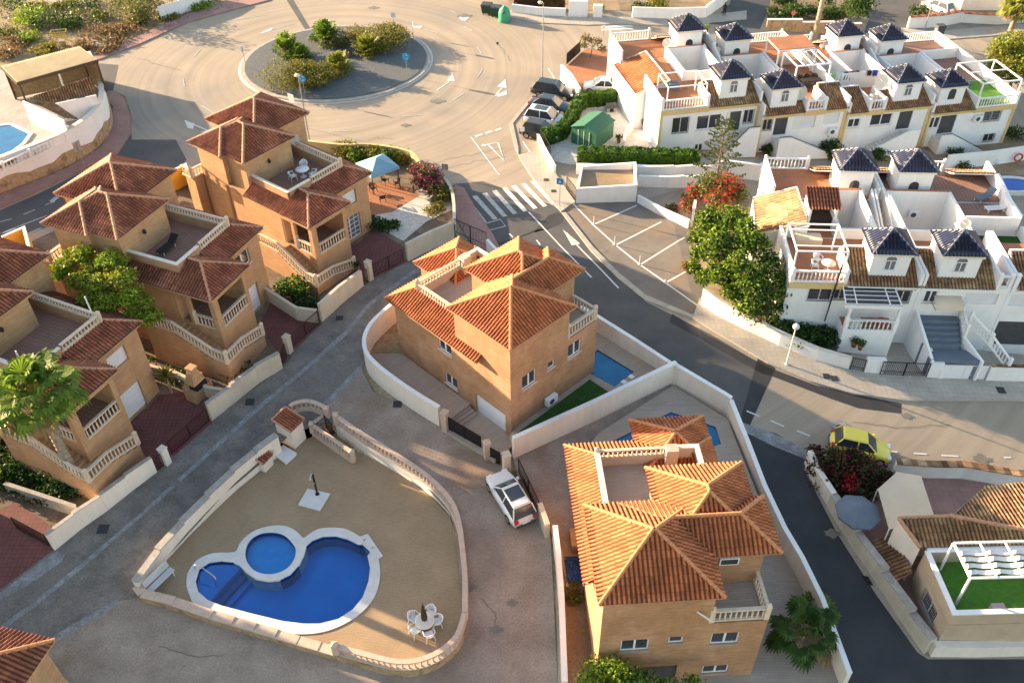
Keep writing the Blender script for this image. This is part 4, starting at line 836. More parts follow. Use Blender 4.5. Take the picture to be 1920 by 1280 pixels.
def back_house(label,fr,ze,zg,a0,a1,segs,tw,wells,stairs,floor='terracotta_floor',v0=11.2,depth=4.6,wellfloor='stone_white',open_front=()):
    root=thing('terraced_house',label,'terraced house',fr.P((a0+a1)/2,v0+2,zg)); f=fr; v1=v0+depth
    building(root,f,[(a0,v0),(a1,v0),(a1,v1),(a0,v1)],zg,ze-.01,WH)
    mb=MB(); mb.box(f,a0+.05,v0+.05,ze-.05,a1-.05,v1-.05,ze+.06); mb.build('terrace_floor',M[floor],root,yaw=f.yaw)
    mb=MB(); 
    for a in (a0+.12,a1-.12): parapet(mb,f,(a,v0),(a,v1),ze-.2,ze+1.1,.2)
    for w0,w1 in wells:
        parapet(mb,f,(w0,v0-.1),(w1,v0-.1),zg,ze+1.0,.18)
        parapet(mb,f,(w0,5.6),(w1,5.6),zg,ze+.9,.18); parapet(mb,f,(w0+.09,5.6),(w0+.09,v0-.1),zg,ze+1.02,.18); parapet(mb,f,(w1-.09,5.6),(w1-.09,v0-.1),zg,ze+1.02,.18)
    mb.build('parapet',WH,root,yaw=f.yaw)
    cb=MB()
    for w0,w1 in wells: ribbon(cb,[f.P(w0,v0-.1),f.P(w1,v0-.1)],.22,[ze+1.]*2,[ze+1.05]*2)
    cb.build('coping',M['terracotta_pot'],root)
    for w0,w1 in wells:
        mb=MB(); mb.box(f,w0+.1,5.6,zg,w1-.1,v0-.1,ze-3.2); mb.build('courtyard_floor',M[wellfloor],root,yaw=f.yaw)
    for s0,s1 in stairs:
        mb=MB()
        for i in range(12): mb.box(f,s0+.12,5.8+i*.42,zg,s1-.12,5.8+(i+1)*.42,ze-2.3+i*.2)
        mb.box(f,s0+.12,5.8+12*.42,zg,s1-.12,v0,ze+.05); mb.build('stair',M['stone_pink'],root,yaw=f.yaw)
        mb=MB(); 
        for s in (s0+.05,s1-.05): ribbon(mb,[f.P(s,5.7),f.P(s,v0)],.14,[zg]*2,[ze-.6,ze+1.05])
        mb.build('stair_wall',WH,root,yaw=f.yaw)
    for s in segs:
        if s[0]=='roof': roofseg(root,f,s[1],s[2],ze,back=True,vb=v1+.3)
        else: balustrade(root,[f.P(s[1]+.15,v1-.1,ze+.05),f.P(s[2]-.15,v1-.1,ze+.05)],1.0,.27,mat=WH,each=False,pr=.12)
    if tw is not None: tower(root,f,tw,v0+.55,ze+.25,2.1,trim=M['stone_white'],win='door')
    return root
R1=[(Fr(A(1248,208,4.2),10),4.2),(Fr(A(1428,217,3.1),10),3.1),(Fr(A(1588,212,2.4),10),2.4),(Fr(A(1745,212,1.5),10),1.5)]
def gz(fr,u,v=0): p=fr.P(u,v); return G(p.x,p.y)
f,z=R1[0]; front_house('white terraced house with the orange floored roof terrace, next to the green shed',f,z,gz(f,9)-.6,-.5,9.35,[('terr',-.5,4.25),('roof',4.25,9.35)],5.3,wins=[((1262,222),(1289,248),'grille'),((1308,218),(1350,240),'win'),((1370,210),(1385,244),'darkdoor'),((1396,207),(1410,230),'grille'),((1303,271),(1316,283),'win'),((1262,276),(1275,284),'win'),((1393,259),(1403,278),'darkdoor')])
f,z=R1[1]; front_house('white terraced house with a red towel and dark clothes hung over its roof terrace wall',f,z,gz(f,9)-.6,-.02,8.75,[('roof',-.02,4.35),('terr',4.35,6.5),('roof',6.5,8.75)],.95,wins=[((1432,225),(1445,244),'grille'),((1455,220),(1472,252),'darkdoor'),((1490,212),(1526,238),'shutter'),((1548,208),(1571,230),'shutter')])
f,z=R1[2]; front_house('white terraced house with a cream canvas bundle on its tiny balcony in the far row',f,z,gz(f,9)-.6,-.02,8.9,[('roof',-.02,2.15),('terr',2.15,3.95),('roof',3.95,8.9)],4.9,wins=[((1592,224),(1610,238),'win'),((1635,216),(1669,233),'win'),((1688,210),(1703,241),'darkdoor'),((1713,206),(1724,225),'grille')])
f,z=R1[3]; front_house('white terraced house at the right end of the far row, with a bright grass terrace',f,z,gz(f,9)-.6,-.02,9.3,[('roof',-.02,4.7),('terr',4.7,9.3)],.75,floor='lawn_bright',wins=[((1745,221),(1758,240),'win'),((1766,218),(1784,249),'darkdoor'),((1796,212),(1832,232),'grillew'),((1848,207),(1872,226),'grillew'),((1846,252),(1861,264),'grille')],twin='dark')
def rb(px1,px2,f,z): return f.L(*px1,z)[0],f.L(*px2,z)[0]
f,z=R1[0]; back_house('white house with the ball topped corner posts, at the far corner by the street crossing',f,z,-.5,-1.2,8.9,[('terr',-1.2,3.3),('roof',3.3,8.9)],4.85,[(3.6,7.5)],[(7.55,8.6)])
f,z=R1[1]; back_house('white house behind the towel terrace, with a potted shrub beside its dark blue tower roof',f,z,gz(f,5,13)-.8,-.3,8.7,[('roof',-.3,3.6),('terr',3.6,8.7)],.55,[(-.1,4.3)],[],open_front=())
f,z=R1[2]; back_house('white house with a bare walled yard in front of the tall palm trunk',f,z,gz(f,5,13)-.8,-.1,8.7,[('roof',3.4,8.7),('terr',-.1,3.4)],4.2,[(3.3,6.9)],[(7.0,7.9)])
f,z=R1[3]; back_house('white house at the far right corner with a brown floored terrace by the street',f,z,gz(f,5,13)-.8,-.1,9.4,[('roof',-.1,4.0),('terr',4.0,9.4)],.35,[(-.1,4.6)],[],floor='brown_floor')
R2=Fr(A(1600,532,4.2),-3.8); z=4.2; f=R2; g2=-2.2
front_house('white terraced house with a white framed roof terrace beside the big green tree',f,z,g2,-4.5,4.68,[('terr',-4.5,-.45),('roof',-.45,4.68)],1.02,wins=[((1519,537),(1556,564),'grille'),((1567,540),(1582,562),'grille'),((1682,544),(1702,568),'grille')],eachbal=True)
front_house('white terraced house with the beige door awning and stepped grey entrance',f,z,g2,4.70,10.9,[('roof',4.70,9.8),('terr',9.8,10.9)],5.85,wins=[((1737,545),(1752,568),'win'),((1762,560),(1785,582),'wooddoor'),((1812,549),(1866,571),'shutter')],trim='white_wall')
front_house('white terraced house cut by the right edge, with black glazed doors below',f,z,g2,10.92,16.5,[('terr',10.92,11.3),('roof',11.3,16.5)],None,wins=[((1898,552),(1925,574),'shutter'),((1873,602),(1930,648),'darkdoor')],trim='white_wall')
back_house('white house behind the framed terrace, with an orange terrace crossed by balustrade shadows',f,z,g2,-4.1,4.4,[('terr',-4.1,-.3),('roof',-.3,4.4)],1.1,[(-.1,2.8)],[(2.85,3.7)],v0=11.1)
back_house('white house behind the grey entrance house, with a sun lounger terrace beyond its deep yard',f,z,g2,4.42,14.2,[('roof',4.42,8.9),('terr',8.9,10.8),('roof',10.8,14.2)],5.75,[(4.75,9.75)],[(3.85,4.7)],v0=11.1,floor='brown_floor')
# wings with old tiled roofs beside the end houses
def wing(label,fr,pts,zs,zg,tm,cat='house extension'):
    P=[A(x,y,z) for (x,y),z in zip(pts,zs)]; root=thing('house_extension',label,cat,Vector((sum(p.x for p in P)/4,sum(p.y for p in P)/4,zg)))
    mb=MB(); tiles(mb,P,.36,.42,.10); o=mb.build('roof',M[tm],root); mb=MB()
    for i in range(4):
        a,b=P[i],P[(i+1)%4]; mb.quad((a.x,a.y,zg),(b.x,b.y,zg),b-Vector((0,0,.05)),a-Vector((0,0,.05)))
    mb.build('wall',WH,root); cb=MB()
    for i in (1,2,3): caps(cb,P[i],P[(i+1)%4],.1)
    cb.build('ridge_cap',M['stone_white'],o)
wing('low extension with a sunlit orange tiled roof above the brown yard',R1[0][0],[(1151,122),(1193,178),(1256,152),(1211,97)],[3.6,3.6,5.0,5.0],-.3,'tile_orange')
wing('low extension with a mottled brown tiled roof above the big green tree',R2,[(1412,372),(1418,440),(1516,425),(1494,352)],[4.0,4.0,5.4,5.4],-1.2,'tile_brown')
def slabfloor(fr,u0,v0,u1,v1,z,mat,name='terrace_block',label=None,zg=-.8,h=1.1,sides=(1,1,1,1),cat='terrace'):
    t=thing(name,label,cat,fr.P((u0+u1)/2,(v0+v1)/2,zg)); mb=MB(); mb.box(fr,u0,v0,zg,u1,v1,z); mb.build('wall',WH,t,yaw=fr.yaw); mb=MB(); mb.box(fr,u0+.1,v0+.1,z,u1-.1,v1-.1,z+.03); mb.build('floor',M[mat],t,yaw=fr.yaw)
    mb=MB(); c=[(u0,v0),(u1,v0),(u1,v1),(u0,v1)]
    for i in range(4):
        if sides[i]: parapet(mb,fr,c[i],c[(i+1)%4],z-.1,z+h,.2)
    if mb.v: mb.build('parapet',WH,t,yaw=fr.yaw)
    return t
slabfloor(R1[0][0],.9,5.52,3.5,11.15,4.2,'terracotta_floor',label='long orange floored terrace between the orange tiled extension and a white yard',sides=(0,1,0,0))
slabfloor(R1[1][0],4.5,5.52,8.75,11.15,3.1,'terracotta_floor',label='terrace with the long dining table under an open white frame',zg=-2,sides=(0,1,0,1))
slabfloor(R1[3][0],4.8,5.52,9.3,11.15,1.5,'brown_floor',label='shaded brown terrace behind the artificial grass terrace',zg=-3,sides=(0,1,1,1))
slabfloor(R2,-2.3,5.52,-.15,11.05,4.2,'terracotta_floor',label='sunlit orange terrace strip beside the deep blue white yard',zg=-2,sides=(0,0,0,0))
slabfloor(R2,9.85,7.5,13.9,11.05,4.2,'brown_floor',label='brown terrace with two sun loungers',zg=-2,h=1.0,sides=(1,1,0,0))
slabfloor(R2,9.85,3.0,14.2,7.4,3.6,'lawn',label='walled artificial grass terrace with wooden garden chairs',zg=-2,h=.9,sides=(0,1,0,1))
# terrace frames (pergolas)
def frame(label,fr,u0,v0,u1,v1,z0,z1,beams=(),mat='pvc_white',t=.1,cross=(),cat='pergola'):
    r=thing('pergola',label,cat,fr.P((u0+u1)/2,(v0+v1)/2,z0)); 
    for u,v in ((u0,v0),(u1,v0),(u1,v1),(u0,v1)):
        mb=MB(); mb.box(fr,u-t/2,v-t/2,z0,u+t/2,v+t/2,z1); mb.build('post',M[mat],r)
    mb=MB(); c=[(u0,v0),(u1,v0),(u1,v1),(u0,v1)]
    for i in range(4): mb.bar(fr.P(*c[i],z1+t/2),fr.P(*c[(i+1)%4],z1+t/2),t,t)
    mb.build('frame',M[mat],r)
    for u in beams: mb=MB(); mb.bar(fr.P(u,v0,z1+t),fr.P(u,v1,z1+t),t*.8,t*.8); mb.build('beam',M[mat],r)
    for v in cross: mb=MB(); mb.bar(fr.P(u0,v,z1+t),fr.P(u1,v,z1+t),t*.8,t*.8); mb.build('beam',M[mat],r)
    return r
frame('white frame over the roof terrace beside the big green tree',R2,-4.3,.5,-.75,3.9,4.3,6.5,cross=(1.1,3.1))
f=R1[0][0]; frame('thin white frame on the orange terrace above the green shed',f,.15,.3,3.9,3.2,4.3,6.3,t=.09)
f=R1[3][0]; frame('white frame over the artificial grass at the right edge',f,4.95,.25,9.1,4.9,1.6,3.9,cross=(2.6,),t=.12)
f=R1[1][0]; frame('open white frame above the outdoor dining table',f,5.0,4.4,8.5,7.6,3.2,5.5,beams=(5.7,6.6,7.8),t=.12)
u0=frame('white shelter with a flat orange canvas top',f,4.6,7.9,8.4,10.8,3.2,5.6,t=.12)
mb=MB(); mb.box(f,4.55,7.85,5.7,8.45,10.85,5.78); mb.build('canvas_top',M['terracotta_floor'],u0)
# satellite dishes, small things on roofs
dish('big white satellite dish beside a white tower, below the artificially shaded dining terrace',R1[1][0],4.0,1.2,3.6,.75); dish('big cream satellite dish on the brown roof by the blue shorts',R1[2][0],4.25,2.0,3.3,.75)
dish('white satellite dish by the far left tower, near the street crossing',R1[0][0],3.9,12.0,4.4,.5); dish('small white satellite dish between the two far left towers',R1[1][0],-.2,12.1,3.4,.4)
dish('cream satellite dish on the white wall between two dark blue tower roofs',R2,8.9,5.4,5.0,.4)
# folded and set down things on the terraces
for lb,k,px,py,z,sx,sy,h,m in (('grey storage box on the terrace above the green shed',0,1262,165,4.3,.5,.35,.5,'canvas_grey'),('pale storage box behind the second far tower',1,1470,118,3.2,.6,.4,.6,'awning'),('dark barbecue box on the far brown terrace',3,1760,62,1.6,.45,.35,.9,'dark_grey'),('white cupboard on the far orange terrace behind the framed shelter',2,1545,88,2.5,.4,.3,1.1,'pvc_white'),('wooden bench box beside the long dining table',1,1500,150,3.2,.7,.3,.45,'wood')):
    f_=R1[k][0]; u,v=f_.L(px,py,z); mb=MB(); mb.box(f_,u-sx,v-sy,z-.05,u+sx,v+sy,z+h); mb.box(f_,u-sx-.03,v-sy-.03,z+h,u+sx+.03,v+sy+.03,z+h+.05); o=mb.build('storage_box',M[m],yaw=10); tag(o,lb,'storage box')
# washing hung over walls
def cloth(label,fr,u0,v,u1,z1,z0,mat):
    mb=MB(); n=5; pts=[]; 
    for i in range(n+1):
        u=u0+(u1-u0)*i/n; k=.03*math.sin(i*2.1); pts.append((fr.P(u,v-.13-k,z0+.04*math.cos(i*3)),fr.P(u,v-.12,z1),fr.P(u,v+.12,z1+.02),fr.P(u,v+.13+k,z1-.3)))
    for i in range(n):
        for j in range(3): mb.quad(pts[i][j],pts[i+1][j],pts[i+1][j+1],pts[i][j+1])
    o=mb.build('hung_cloth',M[mat]); tag(o,label,'washing','washing hung over the terrace wall')
f=R1[1][0]; v=5.6
for lab,x0,x1,m,dz in (('pale green towel hung at the left of the washing','.','.','cloth_green',.5),):
    pass
def clothpx(label,px0,px1,py,f,v,z,m,drop): 
    u0=f.L(px0,py,z)[0]; u1=f.L(px1,py,z)[0]; cloth(label,f,u0,v,u1,z+.02,z-drop,m)
f=R1[1][0]; vv=f.L(1600,135,4.2)[1]
for lab,x0,x1,m,dr in (('pale green cloth hung at the left end of the washing',1556,1566,'cloth_green',.6),('lilac white shirt in the washing',1567,1579,'cloth_white',.8),('black trousers in the washing',1582,1591,'cloth_black',.7),('bright red towel in the washing',1593,1605,'cloth_red',.8),('dark towel right of the bright red one',1606,1614,'cloth_black',.9),('small black shorts on the wall of the deep yard',1631,1640,'cloth_black',.4),('bright blue shorts at the right end of the washing',1643,1653,'cloth_blue',.5)):
    clothpx(lab,x0,x1,136 if x0<1620 else 139,f,vv+(0 if x0<1620 else -.2),4.2,m,dr)
mb=MB(); parapet(mb,f,(f.L(1553,136,4.2)[0],vv),(f.L(1658,136,4.2)[0],vv-.1),1.5,4.2,.2); o=mb.build('terrace_wall',WH); tag(o,'low white terrace wall that carries the washing','wall')
# ================================================================ communal pool
def watermat():
    m=bpy.data.materials.new('water_surface'); m.use_nodes=True; n=m.node_tree.nodes; l=m.node_tree.links
    tr=n.new('ShaderNodeBsdfTransparent'); tr.inputs[0].default_value=(.82,.94,1.,1); gl=n.new('ShaderNodeBsdfGlossy'); gl.inputs['Roughness'].default_value=.04
    fr=n.new('ShaderNodeFresnel'); fr.inputs[0].default_value=1.33; mx=n.new('ShaderNodeMixShader'); g=n.new('ShaderNodeNewGeometry'); nz=n.new('ShaderNodeTexNoise'); nz.inputs['Scale'].default_value=3.; nz.inputs['Detail'].default_value=3; l.new(g.outputs['Position'],nz.inputs['Vector'])
    bp=n.new('ShaderNodeBump'); bp.inputs['Strength'].default_value=.12; bp.inputs['Distance'].default_value=.05; l.new(nz.outputs[0],bp.inputs['Height']); l.new(bp.outputs[0],gl.inputs['Normal']); l.new(bp.outputs[0],fr.inputs['Normal'])
    l.new(fr.outputs[0],mx.inputs[0]); l.new(tr.outputs[0],mx.inputs[1]); l.new(gl.outputs[0],mx.inputs[2]); l.new(mx.outputs[0],n['Material Output'].inputs[0]); M['water_surface']=m
watermat()
mk('kids_floor',(.0,.42,.88),(.0,.36,.80),rough=.5,fine=.04,bump=0)
mk('pool_floor',(.0,.27,.78),(.0,.22,.68),sc=.5,pat=('brick',.3,.3,.012,.96,0.,.93),rough=.5,fine=.05,bump=0)
mk('pool_side',(.0,.11,.36),(.0,.08,.30),sc=1.,pat=('brick',.15,.15,.012,.75,0.,.6),rough=.4,fine=.05,bump=0)
D=DECK_Z; dA=lambda pts: [A(x,y,D) for x,y in pts]
cop=dA([(350,1100),(352,1075),(370,1050),(400,1037),(440,1035),(449,1020),(465,1003),(490,990),(525,985),(550,992),(566,1006),(571,1008),(588,996),(606,990),(640,990),(660,997),(675,1006),(690,1001),(718,1042),(710,1048),(713,1075),(708,1105),(695,1130),(670,1155),(635,1175),(600,1186),(560,1189),(520,1184),(440,1163),(390,1148),(360,1128)])
main=dA([(367,1090),(374,1067),(392,1055),(415,1052),(438,1054),(450,1060),(462,1073),(480,1085),(503,1089),(525,1087),(545,1077),(560,1060),(570,1040),(574,1024),(585,1014),(605,1006),(630,1005),(652,1011),(672,1021),(680,1021),(695,1035),(689,1042),(694,1065),(691,1090),(680,1120),(662,1142),(635,1160),(600,1169),(570,1169),(530,1164),(480,1152),(415,1135),(390,1125),(372,1109)])
kids=dA([(462,1050),(461,1030),(470,1012),(487,1001),(510,998),(532,1003),(548,1018),(555,1032),(551,1050),(538,1066),(518,1075),(495,1076),(475,1068)])
cop=smooth(cop[:17],3)[:-1]+cop[16:20]+smooth(cop[19:],3)[1:]; kids=smooth(kids,3,True)
X=lambda L:[(p.x,p.y) for p in L]
mb=MB(); mb.prism(X(deck_w),D-.6,D,holes=[X(cop)]); o=mb.build('pool_deck',M['deck_paving'],yaw=5); tag(o,None,None,None,'structure')
pool=thing('swimming_pool','kidney shaped blue swimming pool with a round children\'s pool in its white rim','swimming pool',A(560,1080,D))
mb=MB(); mb.prism(X(cop),D-1.7,D+.05,holes=[X(main),X(kids)]); mb.build('rim',M['pool_coping'],pool)
for nm,L,dep in (('basin',main,1.0),('kids_basin',kids,.45)):
    mb=MB(); mb.prism([(p.x,p.y) for p in L],D-1.8,D-dep); mb.build(nm,M['kids_floor' if nm[0]=='k' else 'pool_floor'],pool,yaw=10)
    mb=MB(); n=len(L); c=sum(L,Vector())/n
    for i in range(n):
        a=L[i].lerp(c,.004);b=L[(i+1)%n].lerp(c,.004); mb.quad((a.x,a.y,D-dep),(b.x,b.y,D-dep),(b.x,b.y,D+.0),(a.x,a.y,D))
    mb.build('side_tiles',M['pool_side'],pool)
    mb=MB(); mb.prism([(p.x,p.y) for p in L],D-.12,D-.115); mb.build('water',M['water_surface'],pool)
e0,e1=A(390,1125,D),A(450,1060,D); dr=(e1-e0).normalized(); nn=Vector((dr.y,-dr.x,0)); 
for i in range(4):
    a=e0+nn*(.1+.42*i)-dr*(.1-.06*i); b=e1+nn*(.1+.42*i)+dr*.0; mb=MB(); o=(a+b)/2
    a2,b2=a-nn*1.9,b-nn*1.9; zt=D-.25-.27*i
    mb.hexa([Vector((q.x,q.y,D-1.36)) for q in (a,b,b-nn*.42,a-nn*.42)],[Vector((q.x,q.y,zt)) for q in (a,b,b-nn*.42,a-nn*.42)]); mb.build('step',M['pool_side' if i%2 else 'pool_floor'],pool)
    mb=MB(); mb.hexa([Vector((q.x,q.y,zt+.001)) for q in (a,b,b-nn*.07,a-nn*.07)],[Vector((q.x,q.y,zt+.02)) for q in (a,b,b-nn*.07,a-nn*.07)]); mb.build('step_edge',M['pool_side'],pool)
mb=MB(); q=[A(x,y,D-1.36) for x,y in ((372,1108),(367,1090),(374,1067),(392,1055),(430,1052),(388,1126))]; mb.prism(X([p for p in (A(372,1109,D),A(367,1090,D),A(374,1067,D),A(392,1055,D),A(438,1054,D),e1,e0)]),D-1.36,D-.2); mb.build('step',M['pool_floor'],pool,yaw=10)
t=thing('pool_handrail','curved steel handrail over the pool steps','handrail',A(366,1064,D)); mb=MB(); mb.tube(smooth([A(366,1066,D+.05),A(364,1063,D+.75),A(368,1058,D+.9),A(385,1068,D+.8),A(403,1082,D+.4),A(404,1092,D+.0),A(403,1096,D-.4)],4),.035,8); mb.build('tube',M['steel'],t)
t=thing('pool_ladder','steel ladder with two bent rails at the right end of the big pool','ladder',A(690,1025,D))
for (x0,y0),(x1,y1) in (((684,1010),(678,1022)),((699,1025),(692,1037))):
    mb=MB(); mb.tube(smooth([A(x0,y0,D+.05),A(x0,y0,D+.7),(A(x0,y0,D+.95)*.6+A(x1,y1,D+.95)*.4),A(x1,y1,D+.6),A(x1,y1,D-.8)],4),.03,8); mb.build('rail',M['steel'],t)
for k in range(3): mb=MB(); mb.bar(A(679,1023,D-.2-.28*k),A(691,1037,D-.2-.28*k),.07,.03); mb.build('tread',M['steel'],t)
# walls round the deck
LW=[A(x,y,D) for x,y in ((262,1110),(305,1052),(350,1003),(398,956),(445,912),(488,877),(527,848))]
mb=MB(); cb=MB()
for i in range(len(LW)-1):
    a,b=LW[i],LW[i+1]; z=G(b.x,b.y)+.85; ribbon(mb,[a,b],.3,[D-.9]*2,[z,z]); ribbon(cb,[a,b],.46,[z]*2,[z+.08]*2)
o=mb.build('pool_wall',M['white_render']); tag(o,'cream stepped wall with a stone top, between the pool deck and the private lane','wall'); cb.build('coping',M['stone_grey'],o)
LB=[(262,1108),(272,1122),(330,1136),(400,1160),(440,1171),(480,1182),(520,1193),(560,1205),(600,1216),(632,1225)]; P=[A(x,y,D) for x,y in LB]
zs=[-1.1,-1.12,-1.2,-1.25,-1.3,-1.35,-1.4,-1.42,-1.45]
mb=MB(); cb=MB()
for i in range(len(P)-1): ribbon(mb,[P[i],P[i+1]],.5,[D-1.6]*2,[zs[i]]*2); ribbon(cb,[P[i],P[i+1]],.55,[zs[i]]*2,[zs[i]+.09]*2)
o=mb.build('retaining_wall',M['rubble']); tag(o,'rubble stone retaining wall with pink coping below the pool deck','wall'); cb.build('coping',M['stone_pink'],o)
RB=smooth([A(x,y,D) for x,y in ((632,1227),(700,1246),(745,1256),(785,1254),(825,1238),(858,1208),(872,1165))],4); zb=[-1.42]*len(RB)
mb=MB(); ribbon(mb,RB,.34,[D-1.8]*len(RB),zb); o=mb.build('retaining_wall',M['rubble']); tag(o,'curved rubble wall base under the lower balustrade of the pool deck','wall')
balustrade(None,[Vector((p.x,p.y,-1.42)) for p in RB],.78,.33,M['stone_pink'],posts=(0,),pr=.17,cat='balustrade',label='curved pink stone balustrade at the lower right corner of the pool deck',rail=.26)
RR_=smooth([A(x,y,D) for x,y in ((872,1165),(873,1100),(869,1050),(862,1000),(846,962),(806,922),(750,885),(690,850),(636,815))],4)
zt=[max(-1.42,G(p.x,p.y)+.12) for p in RR_]
mb=MB(); ribbon(mb,RR_,.3,[D-.8]*len(RR_),zt); o=mb.build('pool_wall',M['white_render']); tag(o,'white curved wall base along the right side of the pool deck','wall')
balustrade(None,[Vector((p.x,p.y,z)) for p,z in zip(RR_,zt)],.82,.33,M['stone_pink'],posts=(-1,),pr=.17,cat='balustrade',label='long curved pink stone balustrade between the pool deck and the court with the white car',rail=.26)
TT=smooth([A(x,y,-.75) for x,y in ((548,782),(560,775),(583,772),(606,780),(616,787))],4)
mb=MB(); ribbon(mb,TT,.3,[D-.3]*len(TT),[-.45]*len(TT)); o=mb.build('pool_wall',M['cream_wall']); tag(o,'low curved cream wall base behind the tiled pump house','wall')
balustrade(None,[Vector((p.x,p.y,-.45)) for p in TT],.82,.30,M['stone_pink'],posts=(-1,),pr=.17,cat='balustrade',label='short arched pink balustrade beside the tiled pump house',rail=.26)
# entrance steps and the balustrade beside them
for i in range(5):
    a=A(612,795,D).lerp(A(668,845,D),i/5+.06); b=A(637,800,D).lerp(A(690,848,D),i/5+.06); d=(A(668,845,D)-A(612,795,D))/5
    mb=MB(); zt_=-.9-.13*i; mb.hexa([Vector((q.x,q.y,D)) for q in (a,a+d,b+d,b)],[Vector((q.x,q.y,zt_)) for q in (a,a+d,b+d,b)]); o=mb.build('step',M['stone_pink']); tag(o,None,None,None,'structure')
p=[A(586,812,D),A(612,795,D)]; mb=MB(); 
q0,q1=A(588,815,D),A(664,868,D); mb=MB(); ribbon(mb,[q0,q1],.24,[D-.1]*2,[D+.3]*2); o=mb.build('pool_wall',M['stone_pink']); tag(o,'straight low wall base beside the pool entrance steps','wall')
balustrade(None,[Vector((q0.x,q0.y,D+.3)),Vector((q1.x,q1.y,D+.3))],.8,.3,M['stone_pink'],posts=(0,1),pr=.15,cat='balustrade',label='straight pink balustrade standing alone beside the pool entrance steps',rail=.24)
q2=A(613,797,D); ribbon(MB(),[q0,q2],.2,[D,D],[D,D]); balustrade(None,[Vector((q0.x,q0.y,D+.3)),Vector((q2.x,q2.y,D+.3))],.8,.3,M['stone_pink'],posts=(),cat='balustrade',label='very short pink balustrade closing the landing of the pool entrance',rail=.24)
a,b=A(612,802,-.9),A(626,818,-.9); gate('open black iron gate of the pool entrance',a,b,1.25,M['black_metal'],leaf=1,world=True,bars=.1)
# pump house, cabinet, slab, shower
def hut(label,name,px,py,pr,h,w,d,over,cat):
    c=A(px,py,D); r=A(*pr,D); yaw=math.degrees(math.atan2((r-c).y,(r-c).x)); f=Fr(c,yaw); t=thing(name,label,cat,f.P(w/2,d/2,D))
    mb=MB(); mb.box(f,0,0,D,w,d,D+h); mb.build('wall',M['white_render'],t,yaw=yaw); o=over
    mb=MB(); tiles(mb,[f.P(-o,-o,D+h+.06),f.P(w+o,-o,D+h+.06),f.P(w+o,d+o,D+h+.38),f.P(-o,d+o,D+h+.38)],.2,.3); r_=mb.build('roof',M['tile_red'],t)
    mb=MB(); z0,z1=D+h,D+h+.05; g=[f.P(-o,-o,z0),f.P(w+o,-o,z0),f.P(w+o,d+o,z0+.3),f.P(-o,d+o,z0+.3)]; mb.hexa(g,[p+Vector((0,0,.05)) for p in g]); mb.build('roof_slab',M['cap_tan'],t)
    cb=MB(); 
    for u in (-o,w+o): caps(cb,f.P(u,-o,D+h+.1),f.P(u,d+o,D+h+.42),.07)
    caps(cb,f.P(-o,d+o,D+h+.42),f.P(w+o,d+o,D+h+.42),.07); cb.build('ridge_cap',M['cap_tan'],r_); return f,t
hut('tall white pump house with a small red tiled roof on the pool deck','pump_house',553,842,(574,822),1.75,1.15,1.35,.12,'pump house')
hut('small low white cabinet with a red tiled roof against the pool wall','meter_cabinet',498,886,(515,868),.85,.85,.75,.08,'cabinet')
t=thing('hatch_box','low white box with a flat lid on the deck between the two tiled huts','hatch',A(535,855,D)); mb=MB(); q=[A(x,y,D) for x,y in ((515,855),(537,871),(556,853),(532,838))]; mb.hexa(q,[p+Vector((0,0,.16)) for p in q]); mb.build('box',M['white_wall'],t); mb=MB(); c=sum(q,Vector())/4; q2=[c+(p-c)*1.07+Vector((0,0,.163)) for p in q]; mb.hexa(q2,[p+Vector((0,0,.05)) for p in q2]); mb.build('lid',M['pvc_white'],t)
t=thing('shower','black outdoor shower column on a square white tray','shower',A(590,935,D)); mb=MB(); q=[A(x,y,D) for x,y in ((559,947),(600,958),(620,926),(577,917))]; mb.hexa(q,[p+Vector((0,0,.08)) for p in q]); mb.build('tray',M['pool_coping'],t)
p=A(595,926,D+.08); mb=MB(); mb.tube([p,p+Vector((0,0,2.05))],.07,8); mb.lathe(p,[(.14,0),(.14,.06),(.07,.08)],10); mb.build('column',M['black_metal'],t); mb=MB(); h=p+Vector((0,0,2.05)); mb.tube([h,h+Vector((-.08,-.3,.05)),h+Vector((-.1,-.42,-.12))],[.04,.03,.09],8); mb.build('shower_head',M['steel'],t); mb=MB(); mb.tube([p+Vector((0,-.05,1.2)),p+Vector((0,-.2,1.2))],.025,6); mb.build('tap',M['steel'],t)
# bench
def bench(label):
    t=thing('bench',label,'bench'); 
    for i in range(4): mb=MB(); mb.box(WF,-.9,-.42+i*.11,.42,.9,-.34+i*.11,.46); mb.build('seat_slat',M['canvas_white'],t)
    for i in range(5): mb=MB(); mb.box(WF,-.9,.06+.02*i,.5+i*.1,.9,.09+.02*i,.57+i*.1); mb.build('back_slat',M['canvas_white'],t)
    for x in (-.75,.75): mb=MB(); mb.box(WF,x-.03,-.4,0,x+.03,-.34,.42); mb.build('leg',M['canvas_white'],t); mb=MB(); mb.bar((x,.05,0),(x,.2,.98),.05,.05); mb.build('leg',M['canvas_white'],t)
    return t
b=bench('white slatted bench against the pool wall at the lower left'); p0,p1=A(283,1108,D),A(317,1075,D); d=p1-p0; b.location=A(293,1090,D)+Vector((.25,-.05,0)); b.rotation_euler=(0,0,math.atan2(d.y,d.x))
